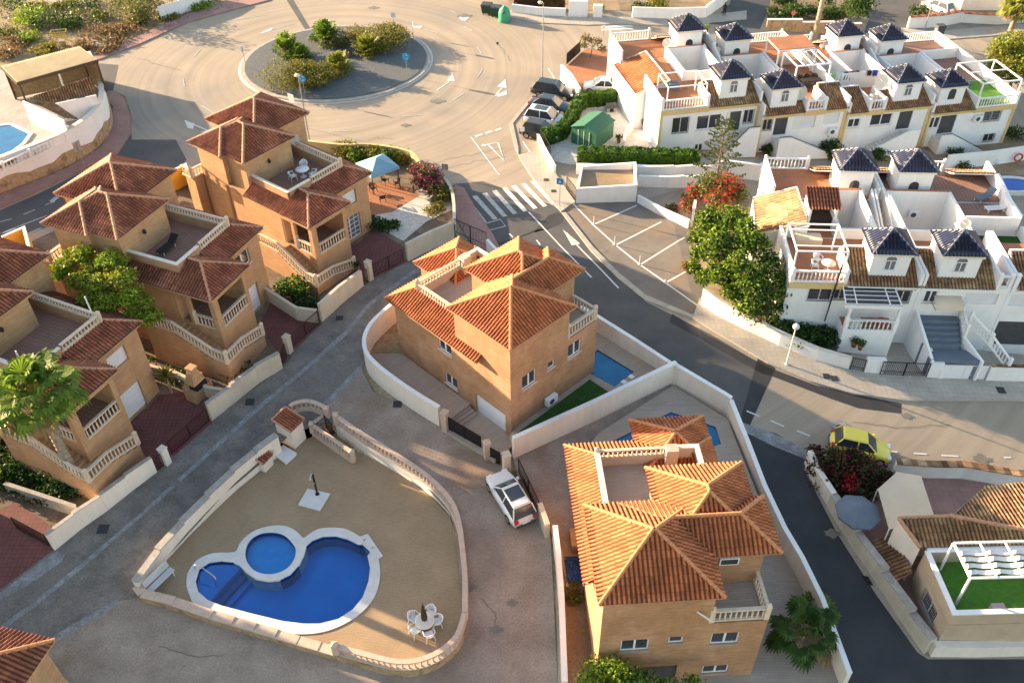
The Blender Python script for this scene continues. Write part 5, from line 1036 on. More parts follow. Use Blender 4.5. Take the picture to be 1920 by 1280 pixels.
# plastic chairs and table
def plastic_chair(label,grp,mat='pvc_white'):
    t=thing('garden_chair',label,'chair',(0,0,0),grp); m=M[mat]
    mb=MB(); mb.hexa([(-.24,-.23,.41),(.24,-.23,.41),(.22,.2,.38),(-.22,.2,.38)],[(-.24,-.23,.44),(.24,-.23,.44),(.22,.2,.41),(-.22,.2,.41)]); mb.build('seat',m,t)
    mb=MB(); k=9
    for i in range(k):
        a=math.pi*(.08+.84*i/(k-1)); a2=math.pi*(.08+.84*(i+.72)/(k-1)); P=lambda a,z,r:(r*math.cos(a)*1.05,.02+r*math.sin(a),z)
        if i<k-1: mb.hexa([P(a,.44,.22),P(a2,.44,.22),P(a2,.44,.245),P(a,.44,.245)],[P(a,.84-.12*abs(math.cos(a)),.30),P(a2,.84-.12*abs(math.cos(a2)),.30),P(a2,.84-.12*abs(math.cos(a2)),.325),P(a,.84-.12*abs(math.cos(a)),.325)])
    mb.tube([(.31*math.cos(math.pi*i/12)*1.05,.02+.31*math.sin(math.pi*i/12),.85-.17*abs(math.cos(math.pi*i/12))) for i in range(13)],.028,6); mb.build('backrest',m,t)
    for s in (-1,1):
        mb=MB(); mb.tube([(s*.31,.03,.66),(s*.3,-.2,.65),(s*.27,-.25,.43)],.028,6); mb.build('armrest',m,t)
        for y in (-.22,.2): mb=MB(); mb.tube([(s*.22,y,.42),(s*.27,y*1.25,0)],[.03,.022],6); mb.build('leg',m,t)
    return t
TC=A(798,1176,D)
chs=[('white plastic chair left of the umbrella table, nearest the pool',(777,1166)),('white plastic chair at the lower left of the umbrella table',(779,1189)),('white plastic chair in front of the umbrella table',(806,1197)),('white plastic chair right of the umbrella table, by the balustrade',(821,1172)),('white plastic chair behind the umbrella table',(808,1156))]
g='white plastic chairs round the umbrella table'; first=plastic_chair(chs[0][0],g)
for i,(lb,(x,y)) in enumerate(chs):
    p=A(x,y,D); d=p-TC; rz=math.atan2(d.y,d.x)-math.pi/2
    if i==0: first.location=p; first.rotation_euler=(0,0,rz)
    else: dup(first,p,rz,lb,g)
t=thing('garden_table','round glass topped table with a closed dark umbrella through it','table',TC); mb=MB(); mb.lathe(TC,[(.45,.70),(.56,.70),(.56,.735),(.45,.735)],20); mb.build('tabletop',M['stone_white'],t)
for k in range(4): mb=MB(); a=k*math.pi/2+.4; mb.tube([TC+Vector((.4*math.cos(a),.4*math.sin(a),.7)),TC+Vector((.45*math.cos(a),.45*math.sin(a),0))],.025,6); mb.build('leg',M['dark_grey'],t)
t=thing('closed_umbrella','closed dark brown umbrella standing in the pool deck table','umbrella',TC); mb=MB(); mb.tube([TC,TC+Vector((0,0,2.5))],.025,8); mb.lathe(TC,[(.22,0),(.22,.1),(.04,.12)],12); mb.build('pole',M['dark_grey'],t)
mb=MB(); n=14; pr=[(.05,1.15),(.15,1.2),(.13,1.6),(.09,2.1),(.04,2.55),(.01,2.6)]; vs=[TC+Vector(((r*(1+.28*(k%2)))*math.cos(2*math.pi*k/n),(r*(1+.28*(k%2)))*math.sin(2*math.pi*k/n),z-.3)) for r,z in pr for k in range(n)]; mb.add(vs,[(i*n+k,i*n+(k+1)%n,(i+1)*n+(k+1)%n,(i+1)*n+k) for i in range(len(pr)-1) for k in range(n)]); mb.build('canopy',M['brown_canvas'],t)
# ================================================================ street walls of the left hand villas
CW=dict(w=.24,cw=.02)
gwall('street_wall','long tall cream wall in front of the white gravel garden',[(764,489),(806,467),(851,447)],[1.65,1.65,1.6],M['cream_wall'],**CW)
gwall('street_wall','cream street wall right of the first private lane gate, before the stair villa',[(603,602),(640,568),(680,535)],[1.6,1.6,1.45],M['cream_wall'],**CW)
gwall('street_wall','pale cream street wall behind the brick barbecue',[(396,787),(440,752),(485,716),(529,689)],1.45,M['cream_wall'],step=2.4,cap=M['stone_grey'],**CW)
gwall('street_wall','pale street wall with stepped top in front of the big fan palm',[(101,1030),(150,990),(200,955),(245,919),(293,883)],1.35,M['white_render'],step=2.2,cap=M['stone_grey'],**CW)
pillar('cream gate post between the small and the wide gate of the villa nearest the roundabout',694,524,1.75,M['cream_wall'],.42); pillar('cream gate post of the villa behind the bright green tree',543,660,1.5,M['cream_wall'],.42); pillar('pale gate post of the villa with the fan palm',314,868,1.4,M['white_render'],.42)
gate('dark red double gate of the villa nearest the roundabout',(702,518),(757,489),1.2,M['red_metal'],'driveway_gate'); gate('small dark red gate beside the tall cream post',(682,534),(690,528),1.25,M['red_metal'],leaf=1)
gate('dark red double gate of the villa behind the bright green tree',(548,652),(599,606),1.2,M['red_metal'],'driveway_gate'); gate('small dark red gate at the end of the pale cream wall',(531,683),(538,668),1.2,M['red_metal'],leaf=1)
gate('dark red double gate of the villa with the fan palm',(322,852),(393,789),1.2,M['red_metal'],'driveway_gate'); gate('small dark red gate beside the pale post near the fan palm',(296,882),(308,872),1.1,M['red_metal'],leaf=1)
gate('open black gate leaf at the lower left edge',(32,990),(95,1024),1.1,M['black_metal'],leaf=1); gate('black iron gate across the pink pavement above the middle villa',(853,446),(913,472),1.9,M['black_metal'],bars=.16)
gwall('street_wall','white stub wall beside the black iron gate over the middle villa roof',[(914,472),(935,486),(958,500)],[1.2,.7,.4],M['white_wall'])
gwall('garden_wall','grey garden wall between the dark hedge and the lower left garden',[(20,925),(90,948),(150,968)],1.0,M['stone_grey'],w=.2); gwall('garden_wall','low cream garden wall behind the brick barbecue',[(268,700),(330,715),(395,745),(432,752)],1.0,M['cream_wall'],w=.18); gwall('garden_wall','cream garden wall between the first two brick villas',[(498,560),(560,600),(598,605)],1.2,M['cream_wall'],w=.18)
gwall('garden_wall','bright yellow rear wall between the two villas nearest the roundabout',[(318,362),(357,343),(366,372)],1.9,M['yellow_wall'],w=.2,cap=M['stone_white']); gwall('garden_wall','bright yellow rear wall at the left edge beside the cypress',[(20,480),(60,462),(70,500)],1.9,M['yellow_wall'],w=.2,cap=M['stone_white'])
gwall('garden_wall','long yellow stucco wall lit by the sun behind the hedge of the roundabout villa',[(560,283),(640,292),(700,292),(772,306),(790,335)],1.2,M['yellow_trim'],curve=3); gwall('garden_wall','curved cream wall end beside the pink pavement',[(790,335),(830,352),(850,385),(853,445)],1.2,M['cream_wall'],curve=3)
# barbecue
p=W(375,740); f=Fr(p,62); t=thing('barbecue','brick barbecue with a tapering chimney on the driveway edge','barbecue',p); mb=MB(); mb.box(f,-.8,-.5,p.z,.9,.5,p.z+.9); mb.box(f,-.8,.2,p.z+.9,.9,.5,p.z+1.3); mb.build('base',M['brick_pale'],t,yaw=62); mb=MB(); b0=[f.P(-.55,-.4,p.z+.9+.45),f.P(.55,-.4,p.z+1.35),f.P(.55,.45,p.z+1.35),f.P(-.55,.45,p.z+1.35)]; mb.hexa(b0,[f.P(-.22,-.2,p.z+2.5),f.P(.22,-.2,p.z+2.5),f.P(.22,.25,p.z+2.5),f.P(-.22,.25,p.z+2.5)]); mb.box(f,-.3,-.28,p.z+2.5,.3,.33,p.z+2.65); mb.build('chimney',M['brick_pale'],t,yaw=62)
mb=MB(); mb.box(f,-.5,-.51,p.z+.95,.5,.15,p.z+1.3); mb.build('firebox',M['black_metal'],t)
# ================================================================ vegetation
rng=np.random.default_rng(5)
def leaf_cloud(mb,blobs,n,size,m=0,shell=.45,flat=1.):
    """blobs: (center, r, rz). scatter leaf quads in ellipsoids, denser near the outside"""
    vol=np.array([b[1]**2 for b in blobs]); vol=vol/vol.sum()
    for (c,r,rz),k in zip(blobs,vol):
        N=max(3,int(n*k)); d=rng.normal(size=(N,3)); d/=np.linalg.norm(d,axis=1)[:,None]; q=rng.random(N)**shell
        lump=1+.22*np.sin(d[:,0]*5+c[0]*3)*np.sin(d[:,1]*6+c[1])+.15*np.sin(d[:,2]*9+c[0])
        P=np.array(c)+d*np.array([r,r,rz])*(q*lump)[:,None]
        a=rng.normal(size=(N,3))+d*.9; a/=np.linalg.norm(a,axis=1)[:,None]; t=np.cross(a,rng.normal(size=(N,3))); t/=np.linalg.norm(t,axis=1)[:,None]+1e-9; b=np.cross(a,t)
        s=size*(.6+.8*rng.random(N))[:,None]; t=t*s; b=b*s*.62
        V=np.stack([P-t,P-b*.9,P+t,P+b*.9],1).reshape(-1,3); base=len(mb.v); mb.v.extend(map(tuple,V)); mb.f.extend([(base+4*i,base+4*i+1,base+4*i+2,base+4*i+3) for i in range(N)]); mb.uv.extend([None]*N); mb.m.extend([m]*N); mb.sm.extend([False]*N)
Z0=[(0,0)]*4
def tree(label,base,blobs,n,size,leaf,trunk=.16,cat='tree',name='tree',leaf2=None,f2=.25,bark='bark',fol='crown',twigs=True,lean=None):
    t=thing(name,label,cat,base); mb=MB(); c=sum((Vector(b[0]) for b in blobs),Vector())/len(blobs); top=Vector((c.x,c.y,min(c.z,max(b[0][2] for b in blobs)-.2)))
    mid=base.lerp(top,.45)+Vector((.05,.08,0)); mb.tube([base-Vector((0,0,.2)),mid,top],[trunk,trunk*.75,trunk*.4],8)
    if twigs:
        for b in blobs: 
            e=Vector(b[0]); mb.tube([mid.lerp(top,.1+.5*random.random()),mid.lerp(e,.5)+Vector((0,0,-.1)),e],[trunk*.45,trunk*.28,trunk*.1],5,cap=False)
    mb.build('trunk',M[bark],t); mb=MB(); leaf_cloud(mb,blobs,n,size); mb.build(fol,M[leaf],t)
    if leaf2: mb=MB(); leaf_cloud(mb,[(b[0],b[1]*1.05,b[2]*1.05) for b in blobs if random.random()<.85],int(n*f2),size*.9,shell=.25); mb.build('flowers' if 'flower' in leaf2 or 'maroon' in leaf2 else fol,M[leaf2],t)
    return t
def bush(label,px,py,r,h,leaf,n=500,size=.13,cat='bush',z=None,name='bush',leaf2=None,grp=None,k=4,sh=.35):
    b=W(px,py) if z is None else A(px,py,z); bl=[(tuple(b+Vector((0,0,h*.45))),r,h*.5)]
    for i in range(k): a=random.random()*6.28; q=.5+.3*random.random(); bl.append((tuple(b+Vector((r*.6*math.cos(a),r*.6*math.sin(a),h*(.3+.35*random.random())))),r*q,h*.4*q+.1))
    t=thing(name,label,cat,b,grp); mb=MB(); leaf_cloud(mb,bl,n,size,shell=sh); mb.build('foliage',M[leaf],t)
    if leaf2: mb=MB(); leaf_cloud(mb,bl,int(n*.35),size*.85,shell=.2); mb.build('flowers' if 'flower' in leaf2 else 'foliage',M[leaf2],t)
    mb=MB(); 
    for i in range(3): a=i*2.1; mb.tube([b-Vector((0,0,.05)),b+Vector((r*.3*math.cos(a),r*.3*math.sin(a),h*.5))],[.04,.015],5)
    mb.build('stem',M['bark'],t); return t
def hedge(label,pts,w,h,leaf,n=2500,size=.10,world=False,z=None):
    P=[Vector(p) for p in pts] if world else [W(*p) if z is None else A(p[0],p[1],z) for p in pts]; t=thing('hedge',label,'hedge',P[0]); mb=MB(); L=sum((P[i+1]-P[i]).length for i in range(len(P)-1))
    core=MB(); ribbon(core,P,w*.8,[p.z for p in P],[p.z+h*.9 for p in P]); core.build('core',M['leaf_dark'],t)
    for i in range(len(P)-1):
        a,b=P[i],P[i+1]; d=(b-a); l=d.length; k=int(n*l/L); nn=Vector((-d.y,d.x,0)).normalized()
        for j in range(k):
            s=random.random(); r=random.random()*(h*2+w); bump=.06*math.sin(s*l*2.7)+.05*math.sin(s*l*6.1)
            if r<h: q=nn*(w/2+bump)+Vector((0,0,r)); no=nn
            elif r<2*h: q=-nn*(w/2+bump)+Vector((0,0,r-h)); no=-nn
            else: q=nn*((r-2*h)-w/2)+Vector((0,0,h+bump)); no=Vector((0,0,1))
            c=a+d*s+q+Vector((random.gauss(0,.03),random.gauss(0,.03),random.gauss(0,.03))); x=(no+Vector((random.gauss(0,.5),random.gauss(0,.5),random.gauss(0,.5)))).normalized(); y=x.orthogonal().normalized(); zz=x.cross(y); an=random.random()*3; y,zz=y*math.cos(an)+zz*math.sin(an),zz*math.cos(an)-y*math.sin(an); s_=size*(.6+.8*random.random())
            mb.add([c-y*s_,c-zz*s_*.6,c+y*s_,c+zz*s_*.6],[(0,1,2,3)])
    mb.build('foliage',M[leaf],t); return t
def fan(mb,c,d,up,r,n=17,droop=.35):
    """fan leaf: c hub, d direction, pleated segments"""
    d=d.normalized(); s=d.cross(up).normalized(); u=s.cross(d); 
    for i in range(n):
        a=(-1+2*i/(n-1))*2.1; dd=d*math.cos(a)+s*math.sin(a); w=r*.125; sd=dd.cross(u).normalized()*w; L=r*(1-.18*abs(a)/1.9)*(.9+.2*random.random())
        m_=c+dd*L*.62+u*(.05+.05*(i%2))*r; e=c+dd*L-Vector((0,0,droop*r*(.5+random.random()*.6)))
        mb.add([c,m_-sd,m_+sd,e],[(0,1,2),(1,3,2)])
def palm_fan(label,base,h,nf,r,leaf,pet=.9,trunk=.2,cat='palm tree',dead=True,name='palm_tree',leaf2=None):
    t=thing(name,label,cat,base); top=base+Vector((0,0,h)); mb=MB(); k=max(4,int(h/.35)); pts=[base.lerp(top,i/k) for i in range(k+1)]; mb.tube([base-Vector((0,0,.1))]+sum([[p,p+Vector((0,0,.02))] for p in pts],[]),[trunk*1.25]+sum([[trunk*(1.12-.25*i/k),trunk*(.95-.2*i/k)] for i in range(k+1)],[]),9); mb.build('trunk',M['palm_bark'],t)
    A_=MB();B_=MB();C_=MB()
    for i in range(nf):
        az=i*2.399; el=1.25-1.75*(i/nf)+random.gauss(0,.12); d=Vector((math.cos(az)*math.cos(el),math.sin(az)*math.cos(el),math.sin(el))); e=top+d*pet*(.8+.4*random.random())
        B_.tube([top,top.lerp(e,.6)+Vector((0,0,.06)),e],[.025,.018,.015],4,cap=False); dd=(d+Vector((0,0,-.35))).normalized(); fan(C_ if (dead and i>nf*.88) else A_,e,dd,Vector((0,0,1)),r*(.85+.3*random.random()))
    A_.build('crown',M[leaf],t); B_.build('leaf_stalks',M['palm_gold'],t)
    if C_.v: C_.build('dead_leaves',M['palm_dead'],t)
    return t
def palmetto(label,px,py,r,h,leaf='palm_leaf',n=40,z=None,grp=None):
    b=W(px,py) if z is None else A(px,py,z); t=thing('dwarf_palm',label,'dwarf palm',b,grp); a_=MB(); s_=MB()
    for i in range(n):
        az=i*2.399; el=random.random()*1.35+.08; d=Vector((math.cos(az)*math.cos(el),math.sin(az)*math.cos(el),math.sin(el)*h/r)); e=b+d*r*(.55+.4*random.random()); s_.tube([b,e],[.02,.01],4,cap=False); fan(a_,e,(d+Vector((0,0,-.1))).normalized(),Vector((0,0,1)),.5*r*(.8+.4*random.random()),9,.2)
    a_.build('foliage',M[leaf],t); s_.build('leaf_stalks',M['leaf_dry'],t)
    m=MB(); leaf_cloud(m,[(tuple(b+Vector((0,0,h*.2))),r*.75,h*.3)],160,.16); m.build('dead_leaves',M['leaf_dry'],t); return t
def rosette(label,base,h,n,L,leaf='leaf_gold',cat='yucca',name='yucca'):
    t=thing(name,label,cat,base); mb=MB(); top=base+Vector((0,0,h)); mb.tube([base,top],[.12,.09],7); mb.build('trunk',M['palm_bark'],t); mb=MB()
    for i in range(n):
        az=i*2.399; el=1.4-1.9*(i/n); d=Vector((math.cos(az)*math.cos(el),math.sin(az)*math.cos(el),math.sin(el))); s=d.cross(Vector((0,0,1))).normalized()*.035; l=L*(.8+.4*random.random()); m_=top+d*l*.5; e=top+d*l-Vector((0,0,.12*l)); mb.add([top-s,top+s,m_+s*1.3,e,m_-s*1.3],[(0,1,2,3,4)])
    mb.build('crown',M[leaf],t); return t
def bl(L): return [(tuple(A(x,y,z)),r,r*k) for x,y,z,r,k in L]
# big trees
_bg=[(1330,420,4.6,1.2),(1375,410,5.2,1.2),(1345,465,4.4,1.3),(1400,455,5.2,1.3),(1440,490,4.5,1.1),(1355,510,3.6,1.2),(1410,520,4.0,1.3),(1450,545,3.0,1.0),(1405,570,2.2,1.1),(1375,545,2.6,.9),(1305,445,3.4,.7),(1440,580,1.6,.8),(1300,500,2.6,.6),(1425,455,5.2,.8),(1465,520,3.6,.7),(1385,490,5.4,.9),(1330,400,5.0,.7),(1320,520,2.6,.7),(1425,560,2.8,.8),(1465,575,1.8,.6),(1350,440,5.6,.8),(1310,475,3.2,.7),(1400,425,5.6,.8)]
tree('big dense green tree between the parking bays and the framed roof terrace',W(1392,590),bl([(x,y,z,r,.72) for x,y,z,r in _bg]),10500,.13,'leaf_green',.28,leaf2='leaf_bright',f2=.8)
_m=MB(); leaf_cloud(_m,bl([(x+12,y+14,z-.3,r*1.05,.7) for x,y,z,r in _bg[::2]]),4500,.10); _o=_m.build('needle_foliage',M['leaf_pine'],org=(0,0,0)); _t=[o for o in bpy.data.objects if o.get('label','').startswith('big dense green tree')][0]; _o.parent=_t; _o.location=-_t.location
tree('tall bush with bright red flowers beside the big green tree',W(1325,430),bl([(1330,345,3.0,1.2,.9),(1365,350,3.2,1.2,.9),(1345,375,2.8,1.1,.9),(1385,365,2.6,1.0,.8),(1305,360,2.0,.9,.9),(1290,385,1.2,.8,.8)]),3200,.13,'leaf_olive',.1,leaf2='flower_red',f2=.35,cat='bush',name='flowering_bush')
tree('bright green spreading tree behind the fan palm villa',W(205,640),bl([(120,500,7.0,.85,.6),(155,475,7.6,.85,.6),(150,525,6.8,.9,.6),(205,485,7.8,.95,.6),(190,530,7.0,1.0,.6),(230,520,7.4,.95,.6),(245,555,6.6,1.0,.6),(200,565,6.4,1.0,.6),(165,560,6.4,.8,.6),(280,592,5.8,.85,.6),(250,592,5.8,.75,.6),(130,478,7.2,.6,.6),(110,515,6.8,.55,.6),(225,490,7.6,.6,.6),(270,565,6.4,.7,.6),(175,500,7.2,.7,.6)]),10000,.11,'leaf_bright',.2,leaf2='leaf_gold',f2=.35)
b=W(110,560); t=thing('cypress','dark narrow cypress beside the bright yellow rear wall','cypress',b); mb=MB(); leaf_cloud(mb,[(tuple(b+Vector((0,0,z))),r,.7) for z,r in ((.5,.6),(1.2,.65),(2.,.6),(2.8,.5),(3.6,.38),(4.3,.25))],2200,.09,shell=.3); mb.build('crown',M['leaf_dark'],t); mb=MB(); mb.tube([b,b+Vector((0,0,3.5))],[.1,.04],6); mb.build('trunk',M['bark'],t)
def vtop(b,py):
    lo,hi=0,20
    for _ in range(40):
        m=(lo+hi)/2; q=CM@(np.array([b.x,b.y,b.z+m])-np.array([0,0,HC])); 
        if 640+CF*q[1]/q[2]>py: lo=m
        else: hi=m
    return m
b=W(158,925); palm_fan('tall fan palm with a rough trunk at the left edge',b,vtop(b,742),34,1.15,'palm_leaf',1.7,.32)
palmetto('low palm at the left edge below the tall fan palm',5,905,1.0,1.4,n=26)
b=W(322,735); rosette('spiky yellow green yucca beside the barbecue',b,1.6,60,1.0)
b=W(1495,1215); palm_fan('dark green fan palm beside the balcony of the bottom villa',b,1.4,20,.85,'leaf_green',1.35,.2,dead=True); b=W(1530,1180); palmetto('low fan palm between the bottom villa and the alley wall',1530,1150,1.1,1.2,n=26)
# norfolk pine
b=W(1338,372); H=vtop(b,212); t=thing('norfolk_pine','slender tiered pine in front of the white terraced house','pine tree',b); mb=MB(); mb.tube([b,b+Vector((0,0,H))],[.14,.03],7); a_=MB()
for i in range(11):
    z=H*(.22+.74*i/11); L=2.3*(1-i/12.5)+.25
    for k in range(6):
        az=k*1.047+i*.5; e=b+Vector((math.cos(az)*L,math.sin(az)*L,z+.25*L)); s=b+Vector((0,0,z)); mb.tube([s,s.lerp(e,.6)-Vector((0,0,.06)),e],[.03,.02,.01],4,cap=False); leaf_cloud(a_,[(tuple(s.lerp(e,q)-Vector((0,0,.03))),.10+.16*q,.10) for q in (.45,.7,.9)],34,.10)
mb.build('trunk',M['bark'],t); a_.build('crown',M['leaf_pine'],t)
# other palms and trees at the back
b=W(1527,70); t=thing('palm_tree','bare tall palm trunk cut by the top edge behind the white houses','palm tree',b); mb=MB(); k=26; mb.tube(sum([[b+Vector((.03*i*.1,0,i*.42)),b+Vector((.03*i*.1,0,i*.42+.05))] for i in range(k)],[]),sum([[.34-.004*i,.27-.003*i] for i in range(k)],[]),9); mb.build('trunk',M['palm_bark'],t); mb=MB(); tp=b+Vector((0,0,k*.42))
for i in range(30): az=i*2.4; el=1.2-2.2*i/30; d=Vector((math.cos(az)*math.cos(el),math.sin(az)*math.cos(el),math.sin(el))); fan(mb,tp+d*.9,d,Vector((0,0,1)),1.)
mb.build('crown',M['palm_gold'],t)
b=W(1893,62); palm_fan('fan palm at the upper right corner',b,vtop(b,14),36,1.3,'palm_gold',1.3,.32)
tree('yellow green tree at the right edge behind the white terrace frame',W(1895,170),bl([(1880,95,2.5,1.6,.9),(1905,85,3.0,1.7,.9),(1890,125,1.6,1.6,.9),(1915,130,1.5,1.7,.9),(1870,130,.6,1.2,.9),(1925,100,2.,1.6,.9)]),4500,.16,'leaf_gold',.2,leaf2='leaf_bright',f2=.5)
tree('olive coloured roadside tree in the scrub at the top left',W(258,50),bl([(225,5,1.8,1.9,.7),(255,15,2.2,2.2,.8),(285,5,1.6,1.8,.7),(250,-15,2.0,2.2,.8),(270,30,1.0,1.3,.7)]),3200,.14,'leaf_olive',.14)
tree('small half bare tree in the brown yard by the crossing',W(1107,108),bl([(1100,72,2.2,.8,.6),(1118,78,2.0,.7,.6),(1130,92,1.4,.6,.6),(1095,85,1.6,.5,.6)]),420,.12,'leaf_dry',.07,leaf2='leaf_olive',f2=.5)
tree('dense round green tree at the top edge between two streets',W(1610,32),bl([(1605,8,1.6,1.7,.9),(1620,14,1.4,1.5,.9),(1615,-8,2.0,1.6,.9)]),2200,.15,'leaf_green',.15)
# scrub at the top left
sc=[(60,35,2.2,1.9,'leaf_bright'),(48,48,1.8,1.5,'leaf_bright'),(100,50,2.2,1.5,'leaf_green'),(130,35,2.0,1.2,'leaf_olive'),(150,48,2.0,1.2,'leaf_green'),(15,15,2.6,1.6,'leaf_green'),(165,12,2.3,1.3,'leaf_green'),(52,72,1.5,.9,'leaf_bright'),(185,65,2.2,.9,'leaf_dry'),(215,75,2.0,.8,'leaf_dry'),(150,98,1.3,.7,'leaf_dry'),(80,98,1.5,.8,'leaf_gold'),(160,90,1.4,.7,'leaf_dry'),(30,85,1.6,.8,'leaf_dry'),(240,58,1.8,.8,'leaf_dry'),(190,35,1.6,.8,'leaf_olive'),(10,65,1.7,.8,'leaf_olive'),(345,10,1.8,.8,'leaf_gold'),(380,14,1.6,.7,'leaf_bright'),(315,35,1.4,.6,'leaf_gold'),(20,105,1.6,.7,'leaf_dry'),(70,15,1.5,.7,'leaf_dry'),(115,12,1.4,.6,'leaf_olive'),(205,95,1.3,.6,'leaf_dry'),(262,40,1.3,.6,'leaf_olive')]
where=['first','second','third','fourth']
kd={'leaf_bright':'bright green','leaf_green':'deep green','leaf_olive':'olive grey','leaf_dry':'dry brown','leaf_gold':'yellow green'}
def spot(x,y): return ('far left' if x<50 else 'left' if x<120 else 'middle' if x<200 else 'right')+(', at the top edge' if y<22 else ', in the upper part' if y<45 else ', halfway down' if y<72 else ', nearest the tin roof')
seen={}
for x,y,r,h,m in sc:
    lb='%s shrub of the scrub land, %s'%(kd[m],spot(x,y)); 
    bush(lb,x,y,r,h,m,n=380,size=.17,grp='shrubs on the scrub land'); 
mb=MB()
for i in range(2600):
    x=-20+480*random.random(); y=-8+125*random.random()
    if y>112-.30*max(0,x-150)-8 or (x<190 and y>88-.0*x and x<160 and y>125-x*.25): continue
    p=W(x,y); s=.12+.22*random.random(); 
    for k in range(4): a=random.random()*6.28; q=Vector((math.cos(a)*s*.7,math.sin(a)*s*.7,s*(.6+random.random()))); w_=Vector((-q.y,q.x,0)).normalized()*.035; mb.add([p-w_,p+w_,p+q],[(0,1,2)])
o=mb.build('dry_grass',M['leaf_dry']); tag(o,'dry brown grass scattered over the scrub land','grass',None,'stuff')
# roundabout planting
ZI=.24
for x,y,r,h,lb in ((540,92,1.0,1.7,'left of the two tall clumps'),(562,100,.85,1.2,'right behind the far left dwarf palm'),(612,72,1.15,1.8,'at the far side beside the silvery shrub'),(636,128,.95,1.7,'in the middle of the island'),(690,92,1.15,1.6,'right of the silvery shrub')):
    palmetto('dwarf palm on the roundabout, '+lb,x,y+(10 if y<120 else 8),r*1.55,h*1.35,n=60,z=ZI,grp='dwarf palms on the roundabout',leaf='palm_gold' if x in(636,690) else 'palm_leaf')
bush('silvery olive shrub in the centre of the roundabout planting',634,86,1.5,1.8,'leaf_olive',2850,.085,sh=.12,z=ZI,k=2)
bush('wide yellow green shrub at the lower left of the roundabout',540,156,2.8,2.2,'leaf_gold',6840,.085,sh=.12,z=ZI,leaf2='leaf_green',k=6); bush('yellow green shrub beside the blue sign at the front of the roundabout',588,154,2.3,1.7,'leaf_gold',5320,.085,sh=.12,z=ZI,leaf2='leaf_green',k=5)
bush('wide yellow green shrub at the far side of the roundabout',712,82,3.2,1.8,'leaf_gold',7220,.085,sh=.12,z=ZI,leaf2='leaf_green',k=6); bush('small yellow green shrub behind the far dwarf palms of the roundabout',670,72,1.6,1.3,'leaf_gold',1900,.085,sh=.12,z=ZI); bush('low dry brown tuft between the palms of the roundabout',655,104,.7,.5,'leaf_dry',260,.12,z=ZI)
# hedges and shrubs of the roundabout villa and others
for i,(x,y,r,h,m,lb) in enumerate(((648,290,1.2,1.4,'leaf_gold','left end of the yellow wall hedge'),(672,300,1.1,1.3,'leaf_green','second in the yellow wall hedge'),(700,298,1.1,1.4,'leaf_gold','middle of the yellow wall hedge'),(728,300,1.1,1.4,'leaf_green','fourth in the yellow wall hedge'),(752,302,1.0,1.3,'leaf_gold','right end of the yellow wall hedge'))): bush('trimmed shrub at the %s'%lb,x,y,r,h,m,1200,.10,leaf2='leaf_bright',grp='shrubs along the yellow wall')
tree('bougainvillea with pink flowers beside the pale blue canopy',W(803,362),bl([(785,318,1.6,.9,.8),(800,325,1.9,1.0,.8),(815,330,1.6,.9,.8),(790,340,1.2,.9,.8),(812,352,1.0,.9,.9)]),2200,.11,'leaf_green',.08,leaf2='flower_pink',f2=.55,cat='bougainvillea',name='bougainvillea')
bush('olive green shrub at the curved wall end by the pink pavement',826,375,1.1,1.6,'leaf_gold',1300,.11,leaf2='leaf_green'); bush('low green shrub at the tip of the white gravel garden',815,398,.9,.9,'leaf_gold',700,.10); bush('dark shrub against the glazed doors side of the white gravel garden',700,425,.9,1.0,'leaf_dark',800,.12); bush('spreading dark cactus like plant on the white gravel',728,428,.9,.6,'leaf_green',300,.16)
bush('green yellow bush behind the cream street wall with the small square vent',552,548,1.2,1.3,'leaf_green',1500,.12,leaf2='leaf_bright'); bush('dark bush at the driveway of the villa behind the bright tree',570,575,1.0,1.0,'leaf_dark',900,.12); bush('small dark bush at the corner of the cream street wall',606,575,.5,.7,'leaf_green',260,.1)
for x,y,r,h,lb in ((60,850,1.9,1.5,'left part'),(115,890,1.7,1.5,'middle part'),(15,825,1.9,1.6,'left end'),(142,915,1.1,1.2,'right end'),(45,905,1.3,.8,'lower middle'),(85,925,1.2,.8,'low front part'),(15,880,1.5,1.1,'lower left part')): bush('dark garden hedge below the tall fan palm, %s'%lb,x,y,r,h,'leaf_dark',2200,.11,leaf2='leaf_green',grp='dark hedge below the fan palm')
bush('low green shrubs at the foot of the balustraded stair, behind the stepped wall',195,895,1.0,1.0,'leaf_dark',800,.11); bush('dark green plant behind the low barbecue wall',445,690,1.2,1.0,'leaf_dark',900,.11); bush('dark plants beside the yucca',345,715,.8,.7,'leaf_dark',500,.1)
bush('dark green creeper behind the bright tree beside the cypress',95,545,.9,1.4,'leaf_dark',700,.11)
# dark red bougainvillea at the lower right
tree('dark red bougainvillea spilling over the alley corner beside the yellow car',W(1575,925),bl([(1545,872,-.6,1.1,.8),(1575,880,-.3,1.1,.8),(1610,886,-.4,1.1,.8),(1645,895,-.6,1.0,.7),(1590,905,-.8,1.3,.7),(1555,905,-1.2,1.0,.7),(1625,915,-1.1,1.0,.7),(1528,845,-.4,.5,.7),(1675,896,-.7,.5,.5),(1582,860,.5,.85,.8),(1612,868,.35,.9,.8),(1600,850,.7,.5,.8),(1560,850,-.2,.4,.9),(1597,850,-.2,.3,1.)]),5200,.12,'leaf_dark',.12,leaf2='leaf_maroon',f2=1.0,cat='bougainvillea',name='bougainvillea')
m_=MB(); leaf_cloud(m_,bl([(1592,885,.1,.5,.8),(1596,905,-.1,.55,.8)]),170,.1,shell=.3); o=m_.build('flowers',M['flower_red']); 
for ob in bpy.data.objects:
    if ob.name=='bougainvillea.001': o.parent=ob; o.location=Vector(o.location)-ob.location
